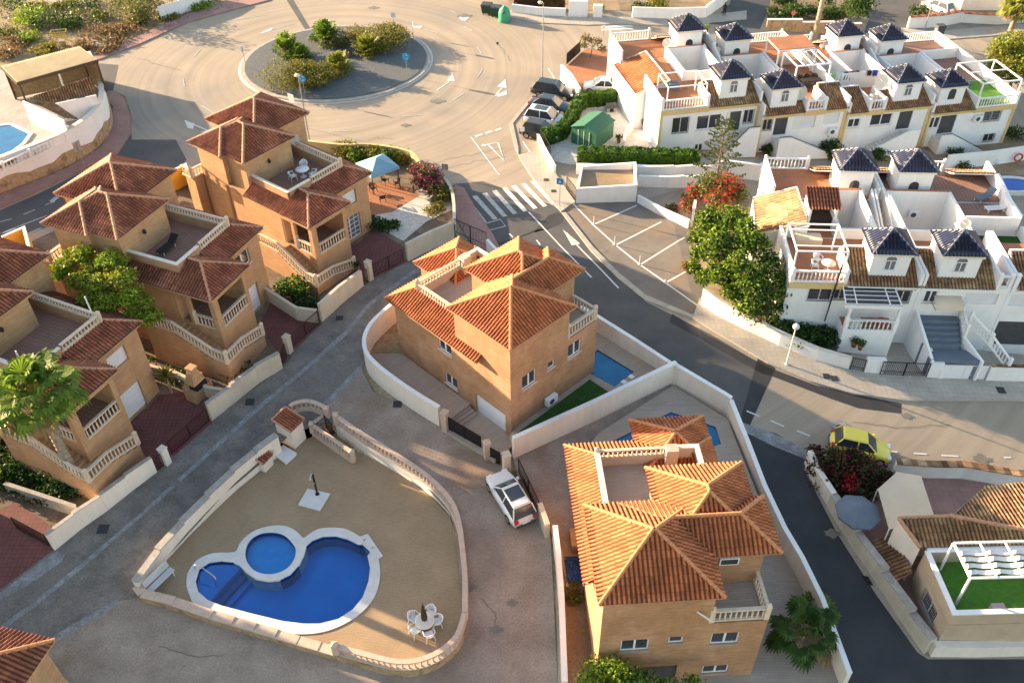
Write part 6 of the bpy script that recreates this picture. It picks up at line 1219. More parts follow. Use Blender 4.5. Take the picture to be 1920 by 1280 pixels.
tree('bright green tree top at the bottom edge below the bottom villa',W(1140,1330),bl([(1125,1265,.8,1.0,.7),(1150,1258,1.1,.9,.7),(1110,1285,.3,.9,.7),(1180,1275,.4,.9,.7),(1215,1285,.1,.8,.7),(1160,1290,.3,1.0,.7),(1250,1290,-.1,.7,.7),(1300,1285,0.,.7,.7)]),3200,.10,'leaf_bright',.1,leaf2='leaf_green',f2=.4)
bush('low dry bush between the bottom villa and its low white wall',1078,1118,.6,.8,'leaf_olive',350,.1)
# plants in the terraced gardens
for x,y,r,h,m,lb in ((1438,285,.8,1.2,'leaf_green','below the stair wall of the second house'),(1552,285,.9,1.5,'leaf_dark','left of the row of stairs'),(1565,300,.8,1.6,'leaf_green','dark climber left of a blue tower roof'),(1650,300,.8,1.3,'leaf_green','between the two near blue tower roofs'),(1680,275,.9,.9,'leaf_dark','under the third stair wall'),(1760,275,1.0,.9,'leaf_dark','under the last stair wall'),(1790,290,1.0,.9,'leaf_green','right of the last stair wall'),(1800,315,1.1,1.0,'leaf_green','below the garden lamp'),(1905,260,1.3,1.5,'leaf_dark','at the right edge by the small red yard'),(1700,240,.4,.9,'leaf_dark','on the landing of the third stair')): bush('garden shrub %s'%lb,x,y,r,h,m,600,.12,grp='shrubs in front of the far row')
for x,y,r,h,m,lb in ((1500,640,1.3,1.6,'leaf_green','big one behind the long white wall, on the left'),(1545,640,1.2,1.5,'leaf_dark','big one behind the long white wall, on the right'),(1510,600,1.1,1.6,'leaf_green','below the grilled window near the big tree'),(1475,580,.9,2.2,'leaf_dark','narrow dark one at the foot of the big tree'),(1470,620,1.2,1.4,'leaf_dark','in the shade of the big tree')): bush('garden bush, %s'%lb,x,y,r,h,m,1300,.13,leaf2='leaf_green',grp='bushes behind the long white wall')
for x,y,lb in ((1290,375,'beside the parking bays'),(1262,395,'hanging over the low parking wall'),(1290,505,'at the foot of the big tree')): bush('red flowering shrub %s'%lb,x,y,.6,.6,'leaf_olive',260,.1,leaf2='flower_red')
# ================================================================ yard of the green shed
sheet('yard_gravel',[(1012,250),(1030,300),(1065,308),(1240,312),(1252,292),(1205,215),(1190,180),(1100,190),(1062,212)],.02,M['gravel_white'])
sheet('yard_paving',[(1062,125),(1098,92),(1145,95),(1175,170),(1100,190),(1085,180)],.024,M['terracotta_floor'])
sheet('terrace_ground',[(1195,378),(1320,345),(1420,300),(1250,290),(1240,312),(1190,315)],.03,M['pavement']); sheet('garden_ground',[(1240,292),(1430,300),(1560,300),(1920,330),(2000,260),(1880,250),(1560,262),(1400,270)],.026,M['earth'])
sheet('garden_ground',[(1290,425),(1335,565),(1400,605),(1500,650),(1590,688),(1600,640),(1480,600),(1470,560),(1400,380),(1330,340)],.022,M['earth'])
sheet('front_yard',[(1590,690),(1640,700),(1745,705),(1850,712),(2100,712),(2100,600),(1700,600),(1600,640)],.03,M['pavement'])
hedge('clipped green hedge running beside the four parked cars and the green shed',[(1018,272),(1050,262),(1065,245),(1085,207),(1100,196)],.9,1.5,'hedge',3600,.12); hedge('clipped green hedge between the white car and the shed yard',[(1100,198),(1140,196),(1178,188)],.9,1.4,'hedge',2600,.12)
hedge('long straight clipped hedge below the shed yard',[(1082,312),(1180,313),(1308,318)],1.3,1.75,'hedge',8000,.12)
gwall('yard_wall','long white wall under the straight clipped hedge',[(1080,326),(1190,328),(1310,334),(1352,320)],1.0,WH,w=.2)
gwall('yard_wall','white wall beside the parked black car and the brown yard',[(1052,150),(1070,168),(1086,196)],1.7,WH,w=.2); gwall('yard_wall','white wall with lamp posts at the sidewalk corner',[(1008,262),(1018,285),(1040,325)],.7,WH,w=.22)
gate('dark fence panel on the white wall at the shed yard corner',(1010,262),(1032,302),1.5,M['black_metal'],'fence',cat='fence',leaf=2); gate('black gate of the brown yard by the roundabout',(1062,122),(1088,98),1.3,M['black_metal'],solid=True)
gate('black gate beside the parking sign',(1062,355),(1080,378),1.3,M['black_metal'],leaf=1)
t=thing('raised_bed','white walled raised bed with brown soil above the parking bays','planter',W(1135,360)); q=[W(1082,380),W(1190,377),W(1188,335),W(1090,335)]; mb=MB(); ribbon(mb,q,.2,[p.z-.2 for p in q],[1.5,1.7,1.7,1.3],close=True); mb.build('wall',WH,t); mb=MB(); mb.quad(*[Vector((p.x,p.y,1.0)) for p in q]); mb.build('soil',M['earth'],t)
gwall('stepped_wall','white stepped wall climbing from the parking bays to the hedge',[(1196,380),(1240,404),(1290,428)],.7,WH,step=1.2); gwall('stepped_wall','white stepped terrace wall behind the raised bed',[(1195,350),(1250,352),(1310,352)],1.1,WH,step=1.5); gwall('stepped_wall','upper white terrace wall behind the raised bed',[(1195,338),(1260,338),(1330,338)],1.4,WH,step=2.0)
gwall('garden_wall','white wall stub between the red bush and the parking bays',[(1296,425),(1302,395)],1.8,WH); gwall('garden_wall','curved white wall left of the orange roof terrace',[(1360,330),(1420,338),(1432,330)],1.6,WH)
t=thing('garden_shed','green metal garden shed with a lit gable roof','shed',W(1095,262)); c=W(1071,268); r=W(1117,283); yaw=math.degrees(math.atan2((r-c).y,(r-c).x)); f=Fr(c,yaw); w_=(r-c).length; d_=3.3; h_=1.75; z=c.z
building(t,f,[(0,0),(w_,0),(w_,d_),(0,d_)],z-.1,z+h_,M['green_metal'])
mb=MB(); o_=.1; zr=z+h_+.5
for a,b in ((-o_,w_/2),(w_+o_,w_/2)): g=[f.P(a,-o_,z+h_-.03),f.P(a,d_+o_,z+h_-.03),f.P(b,d_+o_,zr),f.P(b,-o_,zr)]; mb.hexa(g,[p+Vector((0,0,.05)) for p in g])
mb.quad(f.P(0,0,z+h_),f.P(w_,0,z+h_),f.P(w_/2,0,zr-.02)); mb.quad(f.P(0,d_,z+h_),f.P(w_,d_,z+h_),f.P(w_/2,d_,zr-.02)); mb.build('roof',M['green_metal'],t,yaw=yaw)
mb=MB(); mb.box(f,w_*.28,-.03,z+.02,w_*.72,-.005,z+1.65); mb.build('door',M['green_metal'],t,yaw=yaw+90); mb=MB()
for u in (w_*.28,w_*.72,w_*.5): mb.box(f,u-.03,-.05,z,u+.03,-.032,z+1.7)
mb.build('door_trim',M['stone_white'],t)
balustrade(None,smooth([W(1168,285),W(1172,262),W(1185,245),W(1198,228)],4),1.0,.3,WH,each=False,posts=(0,-1),cat='balustrade',label='curved white balustrade between the shed yard and the terraced house')
# front stairs of the far row
def fstair(label,fr,ze,ut,ub,zt,zb,vw=1.5,rail=True):
    t=thing('entrance_stair',label,'stair',fr.P((ut+ub)/2,-vw/2,zb)); s=1 if ub>ut else -1; n=10; mb=MB(); mb.box(fr,min(ut,ut-s*1.1),-vw,zb-.5,max(ut,ut-s*1.1),-.02,zt)
    for i in range(n): a=ut+(ub-ut)*i/n; b=ut+(ub-ut)*(i+1)/n; mb.box(fr,min(a,b),-vw+.15,zb-.5,max(a,b),-.02,zt-(zt-zb)*(i+1)/n)
    mb.build('steps',M['stone_white'],t); mb=MB(); P=[fr.P(ut-s*1.1,-vw),fr.P(ut,-vw),fr.P(ub,-vw)]; ribbon(mb,P,.16,[zb-.5]*3,[zt+.75,zt+.75,zb+.4]); mb.build('side_wall',WH,t)
    if rail: mb=MB(); mb.tube([fr.P(ut-s*1.1,-vw,zt+.85),fr.P(ut,-vw,zt+.85),fr.P(ub,-vw,zb+.5)],.035,6); mb.build('handrail',M['black_metal'],t)
f,z=R1[0]; fstair('white entrance stair half hidden by the slender pine',f,z,7.9,5.2,z-2.6,-1.2); f,z=R1[1]; fstair('white entrance stair with a dark handrail under the grey door canopy',f,z,2.6,7.0,z-2.5,gz(f,5,-1)+.0)
f,z=R1[2]; fstair('white entrance stair sloping down to the left, third in the far row',f,z,6.3,2.0,z-2.5,gz(f,2,-1)-.1,rail=False); f,z=R1[3]; fstair('white entrance stair of the last house in the far row',f,z,2.0,6.0,z-2.5,gz(f,6,-1)-.1)
f,z=R1[1]; ac('air conditioner on the wall corner of the second far house',f,7.6,0,z-2.6,grp='air conditioners'); f,z=R1[3]; ac('air conditioner between two grilled windows of the last far house',f,5.3,0,z-1.3,grp='air conditioners')
# near row: covered porch, entrance, front walls
t=thing('porch','covered porch with a dark slatted roof and white balustrade','porch',R2.P(1.2,-1,-1.2)); f=R2; zf=1.15; mb=MB(); mb.box(f,-.35,-1.6,-3,3.3,-.02,zf); mb.build('base',WH,t,yaw=f.yaw); mb=MB(); mb.box(f,-.3,-1.55,zf,3.25,-.05,zf+.03); mb.build('floor',M['terracotta_floor'],t,yaw=f.yaw)
for u in (-.25,3.2): mb=MB(); mb.box(f,u-.09,-1.55,zf,u+.09,-1.37,3.5); mb.build('post',WH,t)
mb=MB(); q=[f.P(-.75,-1.62,3.62),f.P(3.1,-1.62,3.62),f.P(2.9,-.1,3.98),f.P(-.7,-.1,3.98)]; mb.hexa(q,[p+Vector((0,0,.03)) for p in q]); mb.build('roof_panel',M['dark_grey'],t); mb=MB()
for i in range(5): a=q[0].lerp(q[3],i/4); b=q[1].lerp(q[2],i/4); mb.bar(a,b,.035,.05,z=.06)
for k in (0,.2,.8,1): mb.bar(q[0].lerp(q[1],k),q[3].lerp(q[2],k),.07,.07,z=.065)
mb.bar(q[0],q[1],.1,.3,z=-.16); mb.build('roof_frame',M['pvc_white'],t)
balustrade(t,[f.P(-.25,-1.48,zf),f.P(3.2,-1.48,zf)],1.0,.3,WH,pr=.14)
def bx(name,label,cat,f,u0,v0,z0,u1,v1,z1,mat,grp=None): mb=MB(); mb.box(f,u0,v0,z0,u1,v1,z1); o=mb.build(name,M[mat],yaw=f.yaw); tag(o,label,cat,grp); return o
t=thing('entrance_stair','broad grey entrance steps between white side walls','stair',f.P(6.8,-1.5,-1.5)); mb=MB(); mb.box(f,5.4,-.62,-3,8.0,-.02,1.55)
for i in range(4): mb.box(f,5.3,-.62-.36*(i+1),-3,7.95,-.62-.36*i,1.55-.25*(i+1))
mb.box(f,5.6,-3.2,-3,9.2,-2.07,.1); mb.build('steps',M['canvas_grey'],t,yaw=f.yaw); mb=MB(); ribbon(mb,[f.P(5.0,0),f.P(5.2,-1.2),f.P(5.85,-3.3)],.2,[-3]*3,[2.1,1.5,.0]); mb.build('side_wall',WH,t); mb=MB(); ribbon(mb,[f.P(8.2,-.1),f.P(8.3,-1.6),f.P(9.3,-3.3)],.2,[-3]*3,[1.9,.9,.1]); mb.build('side_wall',WH,t)
balustrade(t,[f.P(8.2,-.15,1.5),f.P(8.25,-1.55,.9)],.9,.3,WH,each=False,posts=(0,1))
balustrade(None,[f.P(8.6,-.8,1.5),f.P(10.0,-1.9,.5),f.P(11.4,-2.9,-.9)],.9,.3,WH,each=False,posts=(0,1,2),cat='balustrade',label='white stair balustrade descending beside the black glazed doors')
t=thing('door_awning','beige curved awning over the grey entrance steps','awning',f.P(6.6,-.6,3.2)); mb=MB(); n=6; pr=[(-.02+(-1.0)*math.sin(i/n*1.5),3.35-.55*(1-math.cos(i/n*1.5))) for i in range(n+1)]
for i in range(n): g=[f.P(5.85,pr[i][0],pr[i][1]),f.P(7.75,pr[i][0],pr[i][1]),f.P(7.75,pr[i+1][0],pr[i+1][1]),f.P(5.85,pr[i+1][0],pr[i+1][1])]; mb.hexa(g,[p+Vector((0,0,.03)) for p in g])
mb.build('canvas',M['awning'],t); mb=MB(); mb.bar(f.P(5.85,-.02,2.8),f.P(5.85,-.98,2.8),.03,.03); mb.bar(f.P(7.75,-.02,2.8),f.P(7.75,-.98,2.8),.03,.03); mb.build('bracket',M['black_metal'],t)
gwall('street_wall','long white wall along the pavement below the big green tree',[(1315,572),(1345,592),(1400,620),(1460,648),(1530,676),(1590,692)],[1.7,1.55,1.4,1.25,1.15,1.1],WH,w=.24,cap=M['stone_white'],cw=.06)
gate('small dark gate between the long white wall and the white meter block',(1593,694),(1617,698),1.2,M['red_metal'],leaf=1)
bx('meter_block','white wall block between the small dark gate and the black double gate','wall',Fr(W(1620,700),-4),0,0,-3,1.3,.4,W(1620,700).z+1.3,'white_wall'); gate('black iron double driveway gate in the lower right street front',(1648,704),(1736,708),1.35,M['black_metal'],'driveway_gate')
bx('gate_pillar','white gate pillar right of the black double gate','pillar',Fr(W(1737,709),-4),0,0,-3,.9,.5,W(1737,709).z+1.45,'white_wall')
o=gate('white panelled driveway gate',(1760,711),(1843,713),1.4,M['pvc_white'],'driveway_gate',solid=True); gwall('street_wall','white street wall with brown tiles on top at the right edge',[(1846,713),(1990,716)],1.45,WH,w=.26,cap=M['tile_brown'])
bx('gate_pillar','white gate pillar left of the white panelled gate','pillar',Fr(W(1750,711),-4),.3,0,-3,.6,.35,W(1750,711).z+1.0,'white_wall')
gwall('garden_wall','white divider wall between the gated drives',[(1742,706),(1735,690),(1728,675)],[1.3,1.5,1.7],WH,w=.2)
gwall('garden_wall','white garden wall behind the near blue tower roofs, at the right edge',[(1770,318),(1850,310),(1930,298)],1.5,WH,w=.2); gwall('garden_wall','white wall by the small round pool at the right edge',[(1862,350),(1885,400),(1905,430)],1.4,WH,w=.2)
t=thing('lifebuoy','red and white lifebuoy hanging on the white garden wall','lifebuoy',W(1902,305)); mb=MB(); c=W(1903,306)+Vector((0,-.2,.75)); n=20; pts=[c+Vector((.38*math.cos(2*math.pi*i/n),0,.38*math.sin(2*math.pi*i/n))) for i in range(n+1)]; mb.tube(pts,.09,6,cap=False); mb.build('ring',M['cloth_pink'],t)
t=thing('small_pool','small blue pool at the right edge of the near row','swimming pool',W(1900,345)); c=W(1898,345,.4); mb=MB(); mb.prism(circ(c.x,c.y,2.5,1.5,24),c.z-1.2,c.z,holes=[circ(c.x,c.y,2.1,1.15,24)]); mb.build('rim',M['pool_coping'],t); mb=MB(); mb.prism(circ(c.x,c.y,2.1,1.15,24),c.z-.5,c.z-.1); mb.build('water',M['water_pool'],t)
def lounger(label,fr,u,v,z,rot,mat,grp): 
    t=thing('sun_lounger',label,'sun lounger',(0,0,0),grp); mb=MB(); mb.box(WF,-.95,-.3,.28,.35,.3,.34); mb.build('seat',M[mat],t); mb=MB(); mb.hexa([(.35,-.3,.28),(.95,-.3,.7),(.95,.3,.7),(.35,.3,.28)],[(.33,-.3,.34),(.9,-.3,.76),(.9,.3,.76),(.33,.3,.34)]); mb.build('backrest',M[mat],t)
    for x in (-.8,.4):
        for y in (-.27,.27): mb=MB(); mb.box(WF,x-.025,y-.025,0,x+.025,y+.025,.28); mb.build('leg',M['pvc_white'],t)
    t.location=fr.P(u,v,z); t.rotation_euler=(0,0,R(rot)); return t
u,v=R2.L(1845,372,4.3); lounger('grey sun lounger on the brown roof terrace',R2,u,v,4.24,30,'canvas_grey','sun loungers on the brown roof terrace'); u,v=R2.L(1868,394,4.3); lounger('white sun lounger on the brown roof terrace',R2,u,v,4.24,5,'canvas_white','sun loungers on the brown roof terrace')
lounger('dark lounger with white frame on the terrace behind the bright green tree',FB,3.2,-.9,6.28+.18,66,'wicker',None)
# roof terrace furniture
def chairset(base,fr,spots,z,mat,grp,lab,cx,cy):
    first=plastic_chair(lab[0],grp,mat)
    for i,(u,v) in enumerate(spots):
        p=fr.P(u,v,z); c=fr.P(cx,cy,z); d=p-c; rz=math.atan2(d.y,d.x)-math.pi/2
        if i==0: first.location=p; first.rotation_euler=(0,0,rz)
        else: dup(first,p,rz,lab[i],grp)
def rtable(label,p,r,h,mat,leg='pvc_white'):
    t=thing('garden_table',label,'table',p); mb=MB(); mb.lathe(p,[(r*.9,h-.04),(r,h-.03),(r,h),(.05,h+.005)],18); mb.build('tabletop',M[mat],t); mb=MB(); mb.lathe(p,[(.28,0),(.25,.04),(.05,.08),(.05,h-.04)],10); mb.build('base',M[leg],t)
zt=5.42+.18; cx,cy=4.25,-1.6; rtable('white round garden table on the roof terrace of the roundabout villa',FA.P(cx,cy,zt),.55,.72,'pvc_white')
chairset(None,FA,[(cx-.9,cy+.25),(cx+.35,cy-.85),(cx+.75,cy+.7)],zt,'pvc_white','white chairs round the roof terrace table',['white chair left of the roof terrace table','white chair in front of the roof terrace table','white chair behind the roof terrace table'],cx,cy)
f=R1[1][0]; t=thing('dining_table','long dark dining table on the far roof terrace','table',f.P(6.7,4.6,3.2)); mb=MB(); mb.box(f,5.9,4.2,3.88,7.9,5.0,3.94); mb.build('tabletop',M['wicker'],t); mb=MB(); 
for u in (6.0,7.8): 
    for v in (4.3,4.9): mb.box(f,u-.04,v-.04,3.19,u+.04,v+.04,3.88)
mb.build('legs',M['wicker'],t)
chairset(None,f,[(6.2,3.8),(6.9,3.8),(7.6,3.8),(6.2,5.4),(6.9,5.4),(7.6,5.4)],3.19,'wicker','dark chairs round the long dining table',['dark chair at the near left of the long dining table','dark chair at the near middle of the long dining table','dark chair at the near right of the long dining table','dark chair at the far left of the long dining table','dark chair at the far middle of the long dining table','dark chair at the far right of the long dining table'],6.9,4.6)
f=R2; zt=3.66; u,v=f.L(1865,470-20,3.6); chairset(None,f,[(10.4,5.2),(11.6,5.6),(11.9,4.2)],zt,'wood','wooden garden chairs on the walled grass terrace',['wooden garden chair left on the walled grass terrace','wooden garden chair at the back of the walled grass terrace','wooden garden chair near the front of the walled grass terrace'],11.2,4.8)
rtable('low wooden table on the walled grass terrace',f.P(11.2,4.7,zt),.4,.5,'wood','wood')
zt=4.27; rtable('white round table under the white frame beside the big tree',f.P(-1.6,1.4,zt),.5,.7,'stone_white'); chairset(None,f,[(-2.5,1.5),(-2.2,2.2)],zt,'pvc_white','white chairs under the white frame',['white chair at the front under the white terrace frame','white chair at the back under the white terrace frame'],-1.6,1.4)
bx('daybed','beige sofa box with a dark cushion at the back of the framed terrace','sofa',f,-3.3,4.4,4.26,-1.4,5.4,4.8,'awning')
t=thing('roof_hut','small white roof hut with a red tiled roof and dark opening','shed',f.P(-1.2,7.4,4.2)); mb=MB(); mb.box(f,-2.2,6.6,4.2,-2.0,8.4,6.2); mb.box(f,-.25,6.6,4.2,-.05,8.4,6.2); mb.box(f,-2.0,8.2,4.2,-.25,8.4,6.2); mb.build('wall',WH,t); mb=MB(); tiles(mb,[f.P(-2.35,6.4,6.15),f.P(.1,6.4,6.15),f.P(.1,8.5,6.9),f.P(-2.35,8.5,6.9)]); mb.build('roof',M['tile_red'],t); mb=MB(); mb.box(f,-2.0,6.9,4.25,-.25,8.1,5.1); mb.build('counter',M['wicker'],t)
u,z_=onv(f,1808,392,11.08); ac('air conditioner on the back wall of the deep white yard',f,7.4,11.0,2.9)
# patio of the roundabout villa: canopy and chairs
c=W(712,345,.03); t=thing('garden_canopy','pale blue square garden canopy on four dark posts','canopy',c); f=Fr(c,35)
for u in (-1.3,1.3):
    for v in (-1.3,1.3): mb=MB(); mb.box(f,u-.03,v-.03,c.z,u+.03,v+.03,c.z+2.0); mb.build('post',M['black_metal'],t)
mb=MB(); q=[f.P(u,v,c.z+2.0) for u,v in ((-1.45,-1.45),(1.45,-1.45),(1.45,1.45),(-1.45,1.45))]; ap=f.P(0,0,c.z+2.75)
for i in range(4): a,b=q[i],q[(i+1)%4]; mb.quad(a,b,ap); mb.quad(a-Vector((0,0,.25)),b-Vector((0,0,.25)),b,a)
mb.build('canvas',M['canvas_blue'],t)
for i,(x,y,lb) in enumerate(((700,360,'dark wicker armchair left under the pale blue canopy'),(722,345,'dark wicker armchair behind under the pale blue canopy'),(745,350,'dark wicker armchair beside the pale blue canopy'),(718,378,'dark wicker armchair in front of the pale blue canopy'))):
    if i==0: ch=plastic_chair(lb,'dark armchairs under the canopy','wicker'); ch.location=W(x,y,.04); ch.rotation_euler=(0,0,.8)
    else: dup(ch,W(x,y,.04),[2.5,-1.2,3.4][i-1],lb,'dark armchairs under the canopy')
# ================================================================ cars
def car(label,paint,L=4.3,Wd=1.78,H=1.5,kind='suv',name='parked_car'):
    t=thing(name,label,'car',(0,0,0)); hw=Wd/2; P=M[paint]; suv=kind=='suv'; zs=.92 if suv else .86; zh=zs-.02
    st=[(-L/2,.72,.42,.66),(-L/2+.08,.9,.3,.84),(-L/2+.45,.98,.24,zs),(-L/4,1.,.22,zs+.02),(.0,1.,.22,zs+.02),(L*.17,1.,.22,zs),(L*.3,.99,.22,zh-.03),(L/2-.45,.95,.24,zh-.13),(L/2-.08,.86,.3,.68),(L/2,.66,.42,.56)]
    mb=MB(); vs=[];k=8
    for x,w,zb,zt in st:
        w=hw*w; vs+=[(x,-w*.92,zb),(x,-w,zb+.16),(x,-w,zt-.16),(x,-w*.88,zt-.02),(x,w*.88,zt-.02),(x,w,zt-.16),(x,w,zb+.16),(x,w*.92,zb)]
    fs=[(i*k+j,i*k+(j+1)%k,(i+1)*k+(j+1)%k,(i+1)*k+j) for i in range(len(st)-1) for j in range(k)]+[tuple(range(k))[::-1],tuple((len(st)-1)*k+j for j in range(k))]
    mb.add(vs,[f[::-1] for f in fs],sm=True)
    xr0=-L/2+(.18 if suv else .5); xf0=L*.24; xr1=xr0+(.35 if suv else .75); xf1=xf0-.75; w0=hw*.9; w1=hw*.70; z0=zs-.03; z1=H
    # roof and pillars
    rf=[(xr1,-w1,z1-.03),(xf1,-w1*.96,z1-.03),(xf1,w1*.96,z1-.03),(xr1,w1,z1-.03)]; mb.add(rf+[((p[0]*.92+.0),p[1]*.86,z1+.03) for p in rf],[(4,5,6,7),(0,1,5,4),(1,2,6,5),(2,3,7,6),(3,0,4,7),(3,2,1,0)],sm=False)
    base=[(xr0,-w0,z0),(xf0,-w0*.95,z0),(xf0,w0*.95,z0),(xr0,w0,z0)]
    for a,b in zip(base,rf): mb.bar(Vector(a),Vector(b)+Vector((0,0,.0)),.09,.09)
    for s in (-1,1):
        xm=(xr0+xf0)/2+.05; mb.bar(Vector((xm,s*w0,z0)),Vector((xm-.05,s*w1,z1-.03)),.08,.05)
    bo=mb.build('body',P,t,fix=False); bv=bo.modifiers.new('bevel','BEVEL'); bv.width=.045; bv.segments=2; bv.limit_method='ANGLE'; bv.angle_limit=R(35)
    g=MB(); k_=.985; B=[Vector((x,y*k_,z)) for x,y,z in base]; T_=[Vector((x,y*k_,z)) for x,y,z in rf]
    for nm,i,j in (('side_window',0,1),('windscreen',1,2),('side_window',2,3),('rear_window',3,0)):
        g=MB(); g.quad(B[i],B[j],T_[j],T_[i]); g.build(nm,M['glass'],t)
    for sx in (-1,1):
        for sy in (-1,1):
            c=Vector((sx*L*.3+(.06*L*.5 if sx>0 else 0),sy*(hw-.1),.32)); mb=MB(); r=.32; n=18
            ring=lambda rr,y:[c+Vector((rr*math.cos(2*math.pi*i/n),y,rr*math.sin(2*math.pi*i/n))) for i in range(n)]
            A1,A2=ring(r,-.11*sy*-1*0-.11),ring(r,.11); mb.add(A1+A2,[(i,(i+1)%n,n+(i+1)%n,n+i) for i in range(n)]+[tuple(range(n)),tuple(range(n,2*n))[::-1]]); o=mb.build('wheel',M['tyre'],t)
            mb=MB(); y=sy*.115; q=ring(r*.66,y); mb.add(q,[tuple(range(n))]); mb.build('rim',M['steel'],o)
    for s in (-1,1):
        mb=MB(); mb.box(WF,L/2-.22,s*hw*.62-.17,.56,L/2-.03,s*hw*.62+.17,.7); mb.build('headlight',M['lamp_clear'],t); mb=MB(); mb.box(WF,-L/2-.01,s*hw*.72-.12,.66,-L/2+.2,s*hw*.72+.14,.86); mb.build('tail_light',M['lamp_red'],t)
        mb=MB(); mb.box(WF,xf0-.25,s*(hw+.02)-.08,z0+.02,xf0-.1,s*(hw+.02)+.08,z0+.17); mb.build('wing_mirror',P,t)
    for x in (-L/2,L/2): mb=MB(); mb.box(WF,x-.06,-hw*.72,.3,x+.03,hw*.72,.45); mb.build('bumper',M['dark_grey'],t); 
    mb=MB(); mb.box(WF,L/2+.031,-.26,.36,L/2+.045,.26,.47); mb.build('number_plate',M['sign_white'],t); mb=MB(); mb.box(WF,-L/2-.05,-.26,.5,-L/2-.0,.26,.61); mb.build('number_plate',M['sign_white'],t)
    return t
def put(c,rear,front,lift=.01):
    a,b=W(*rear),W(*front); m=(a+b)/2; d=b-a; c.location=m+Vector((0,0,lift)); L=d.length; c.rotation_euler=(0,-math.atan2(d.z,math.hypot(d.x,d.y)),math.atan2(d.y,d.x)); return c
cc=car('black estate car, topmost of the four parked in a row','car_black',4.6,1.85,1.55); put(cc,(1004,174),(1072,185))
cc=car('dark blue grey saloon, second of the four parked in a row','car_navy',4.5,1.82,1.42,'saloon'); put(cc,(998,200),(1068,212))
cc=car('white car with a dark roof panel, third of the four parked in a row','car_silver',4.5,1.84,1.62); mb=MB(); mb.box(WF,-1.2,-.45,1.655,.1,.45,1.665); mb.build('roof_panel',M['glass'],cc); put(cc,(991,226),(1058,238))
cc=car('dark brown compact car, lowest of the four parked in a row','car_brown',4.0,1.78,1.6); put(cc,(984,251),(1044,262))
cc=car('white hatchback parked on the court beside the pool balustrade','car_white',4.1,1.75,1.55); mb=MB(); mb.box(WF,-.95,-.5,1.585,.0,.5,1.595); mb.build('roof_panel',M['glass'],cc); put(cc,(976,972),(939,912),.03)
cc=car('bright yellow car half hidden by the dark red bougainvillea','car_yellow',3.9,1.72,1.5); put(cc,(1570,838),(1646,856))
cc=car('white car behind the hedge in the brown yard','car_white',4.0,1.7,1.4,'saloon'); put(cc,(1152,172),(1105,170),.03)
cc=car('white car behind the red capped wall at the top right','car_white',4.2,1.75,1.5); put(cc,(1775,28),(1738,14))
# ================================================================ lamps, signs, bins, posts
def street_lamp(label,px,py,top,arm=(0,0),kind='head',mat='grey_metal'):
    b=W(px,py); h=vtop(b,top); t=thing('street_lamp',label,'street lamp',b); mb=MB(); mb.lathe(b,[(.14,0),(.14,.15),(.09,.18)],10); mb.tube([b,b+Vector((0,0,h))],[.075,.045],8); mb.build('pole',M[mat],t); tp=b+Vector((0,0,h)); mb=MB()
    if kind=='head': d=Vector((arm[0],arm[1],0)); mb.tube([tp,tp+d*.5],.03,6); mb.lathe(tp+d,[(.12,-.12),(.26,-.02),(.26,.08),(.08,.16)],10); mb.build('lamp_head',M['stone_white'],t)
    else: mb.ball(tp+Vector((0,0,.18)),.24,12); mb.build('globe',M['canvas_white' if kind=='globe' else 'grey_metal'],t)
    return t
street_lamp('tall street lamp beside the four parked cars',1017,147,6,(-.3,.1)); street_lamp('tall street lamp behind the roundabout villa',581,267,142,(-.1,0)); street_lamp('street lamp with a round head on the lower right pavement',1474,685,616,kind='globe',mat='stone_white')
street_lamp('short garden lamp with a white globe above the near blue tower roofs',1782,312,296,kind='globe'); street_lamp('white globe lamp near the lifebuoy wall',1861,322,306,kind='globe'); street_lamp('thin street lamp above the top right white wall',1733,58,-30,(.3,0))
def sign(label,px,py,top,kind,face=(0,-1),w=.3,mat='sign_blue'):
    b=W(px,py); h=vtop(b,top); t=thing('road_sign',label,'road sign',b); mb=MB(); mb.tube([b,b+Vector((0,0,h))],.032,7); mb.build('pole',M['grey_metal'],t); d=Vector((face[0],face[1],0)).normalized(); s=Vector((-d.y,d.x,0)); c=b+Vector((0,0,h-w))+d*.05; up=Vector((0,0,1)); mb=MB(); n=24
    if kind=='round':
        q=[c+s*w*math.cos(2*math.pi*i/n)+up*w*math.sin(2*math.pi*i/n) for i in range(n)]; mb.add(q+[p+d*.02 for p in q],[tuple(range(n))[::-1],tuple(range(n,2*n))]+[(i,(i+1)%n,n+(i+1)%n,n+i) for i in range(n)]); o=mb.build('sign_plate',M[mat],t)
        m2=MB()
        for k in range(3):
            a0=k*2.094+.35; pts=[c+d*.03+s*w*.52*math.cos(a0+j*.25)+up*w*.52*math.sin(a0+j*.25) for j in range(6)]
            for j in range(5): m2.bar(pts[j],pts[j+1],.02,.06)
        m2.build('arrow_symbol',M['sign_white'],o)
    else:
        W2,H2=w,w*(1.3 if kind=='tall' else 1.); q=[c-s*W2-up*H2,c+s*W2-up*H2,c+s*W2+up*H2,c-s*W2+up*H2]; mb.hexa(q,[p+d*.025 for p in q]); o=mb.build('sign_plate',M[mat],t)
        if mat=='sign_blue': m2=MB(); e=c+d*.03; q=[e-s*W2*.55-up*H2*.5,e+s*W2*.55-up*H2*.5,e+up*H2*.55]; m2.quad(*q); m2.build('triangle_symbol',M['sign_white'],o)
    return t
sign('blue round arrow sign at the front of the roundabout, beside the yellow green shrub',573,184,140,'round',(-.2,-1),.42); sign('blue round arrow sign at the right side of the roundabout',764,144,100,'round',(.1,-1),.42)
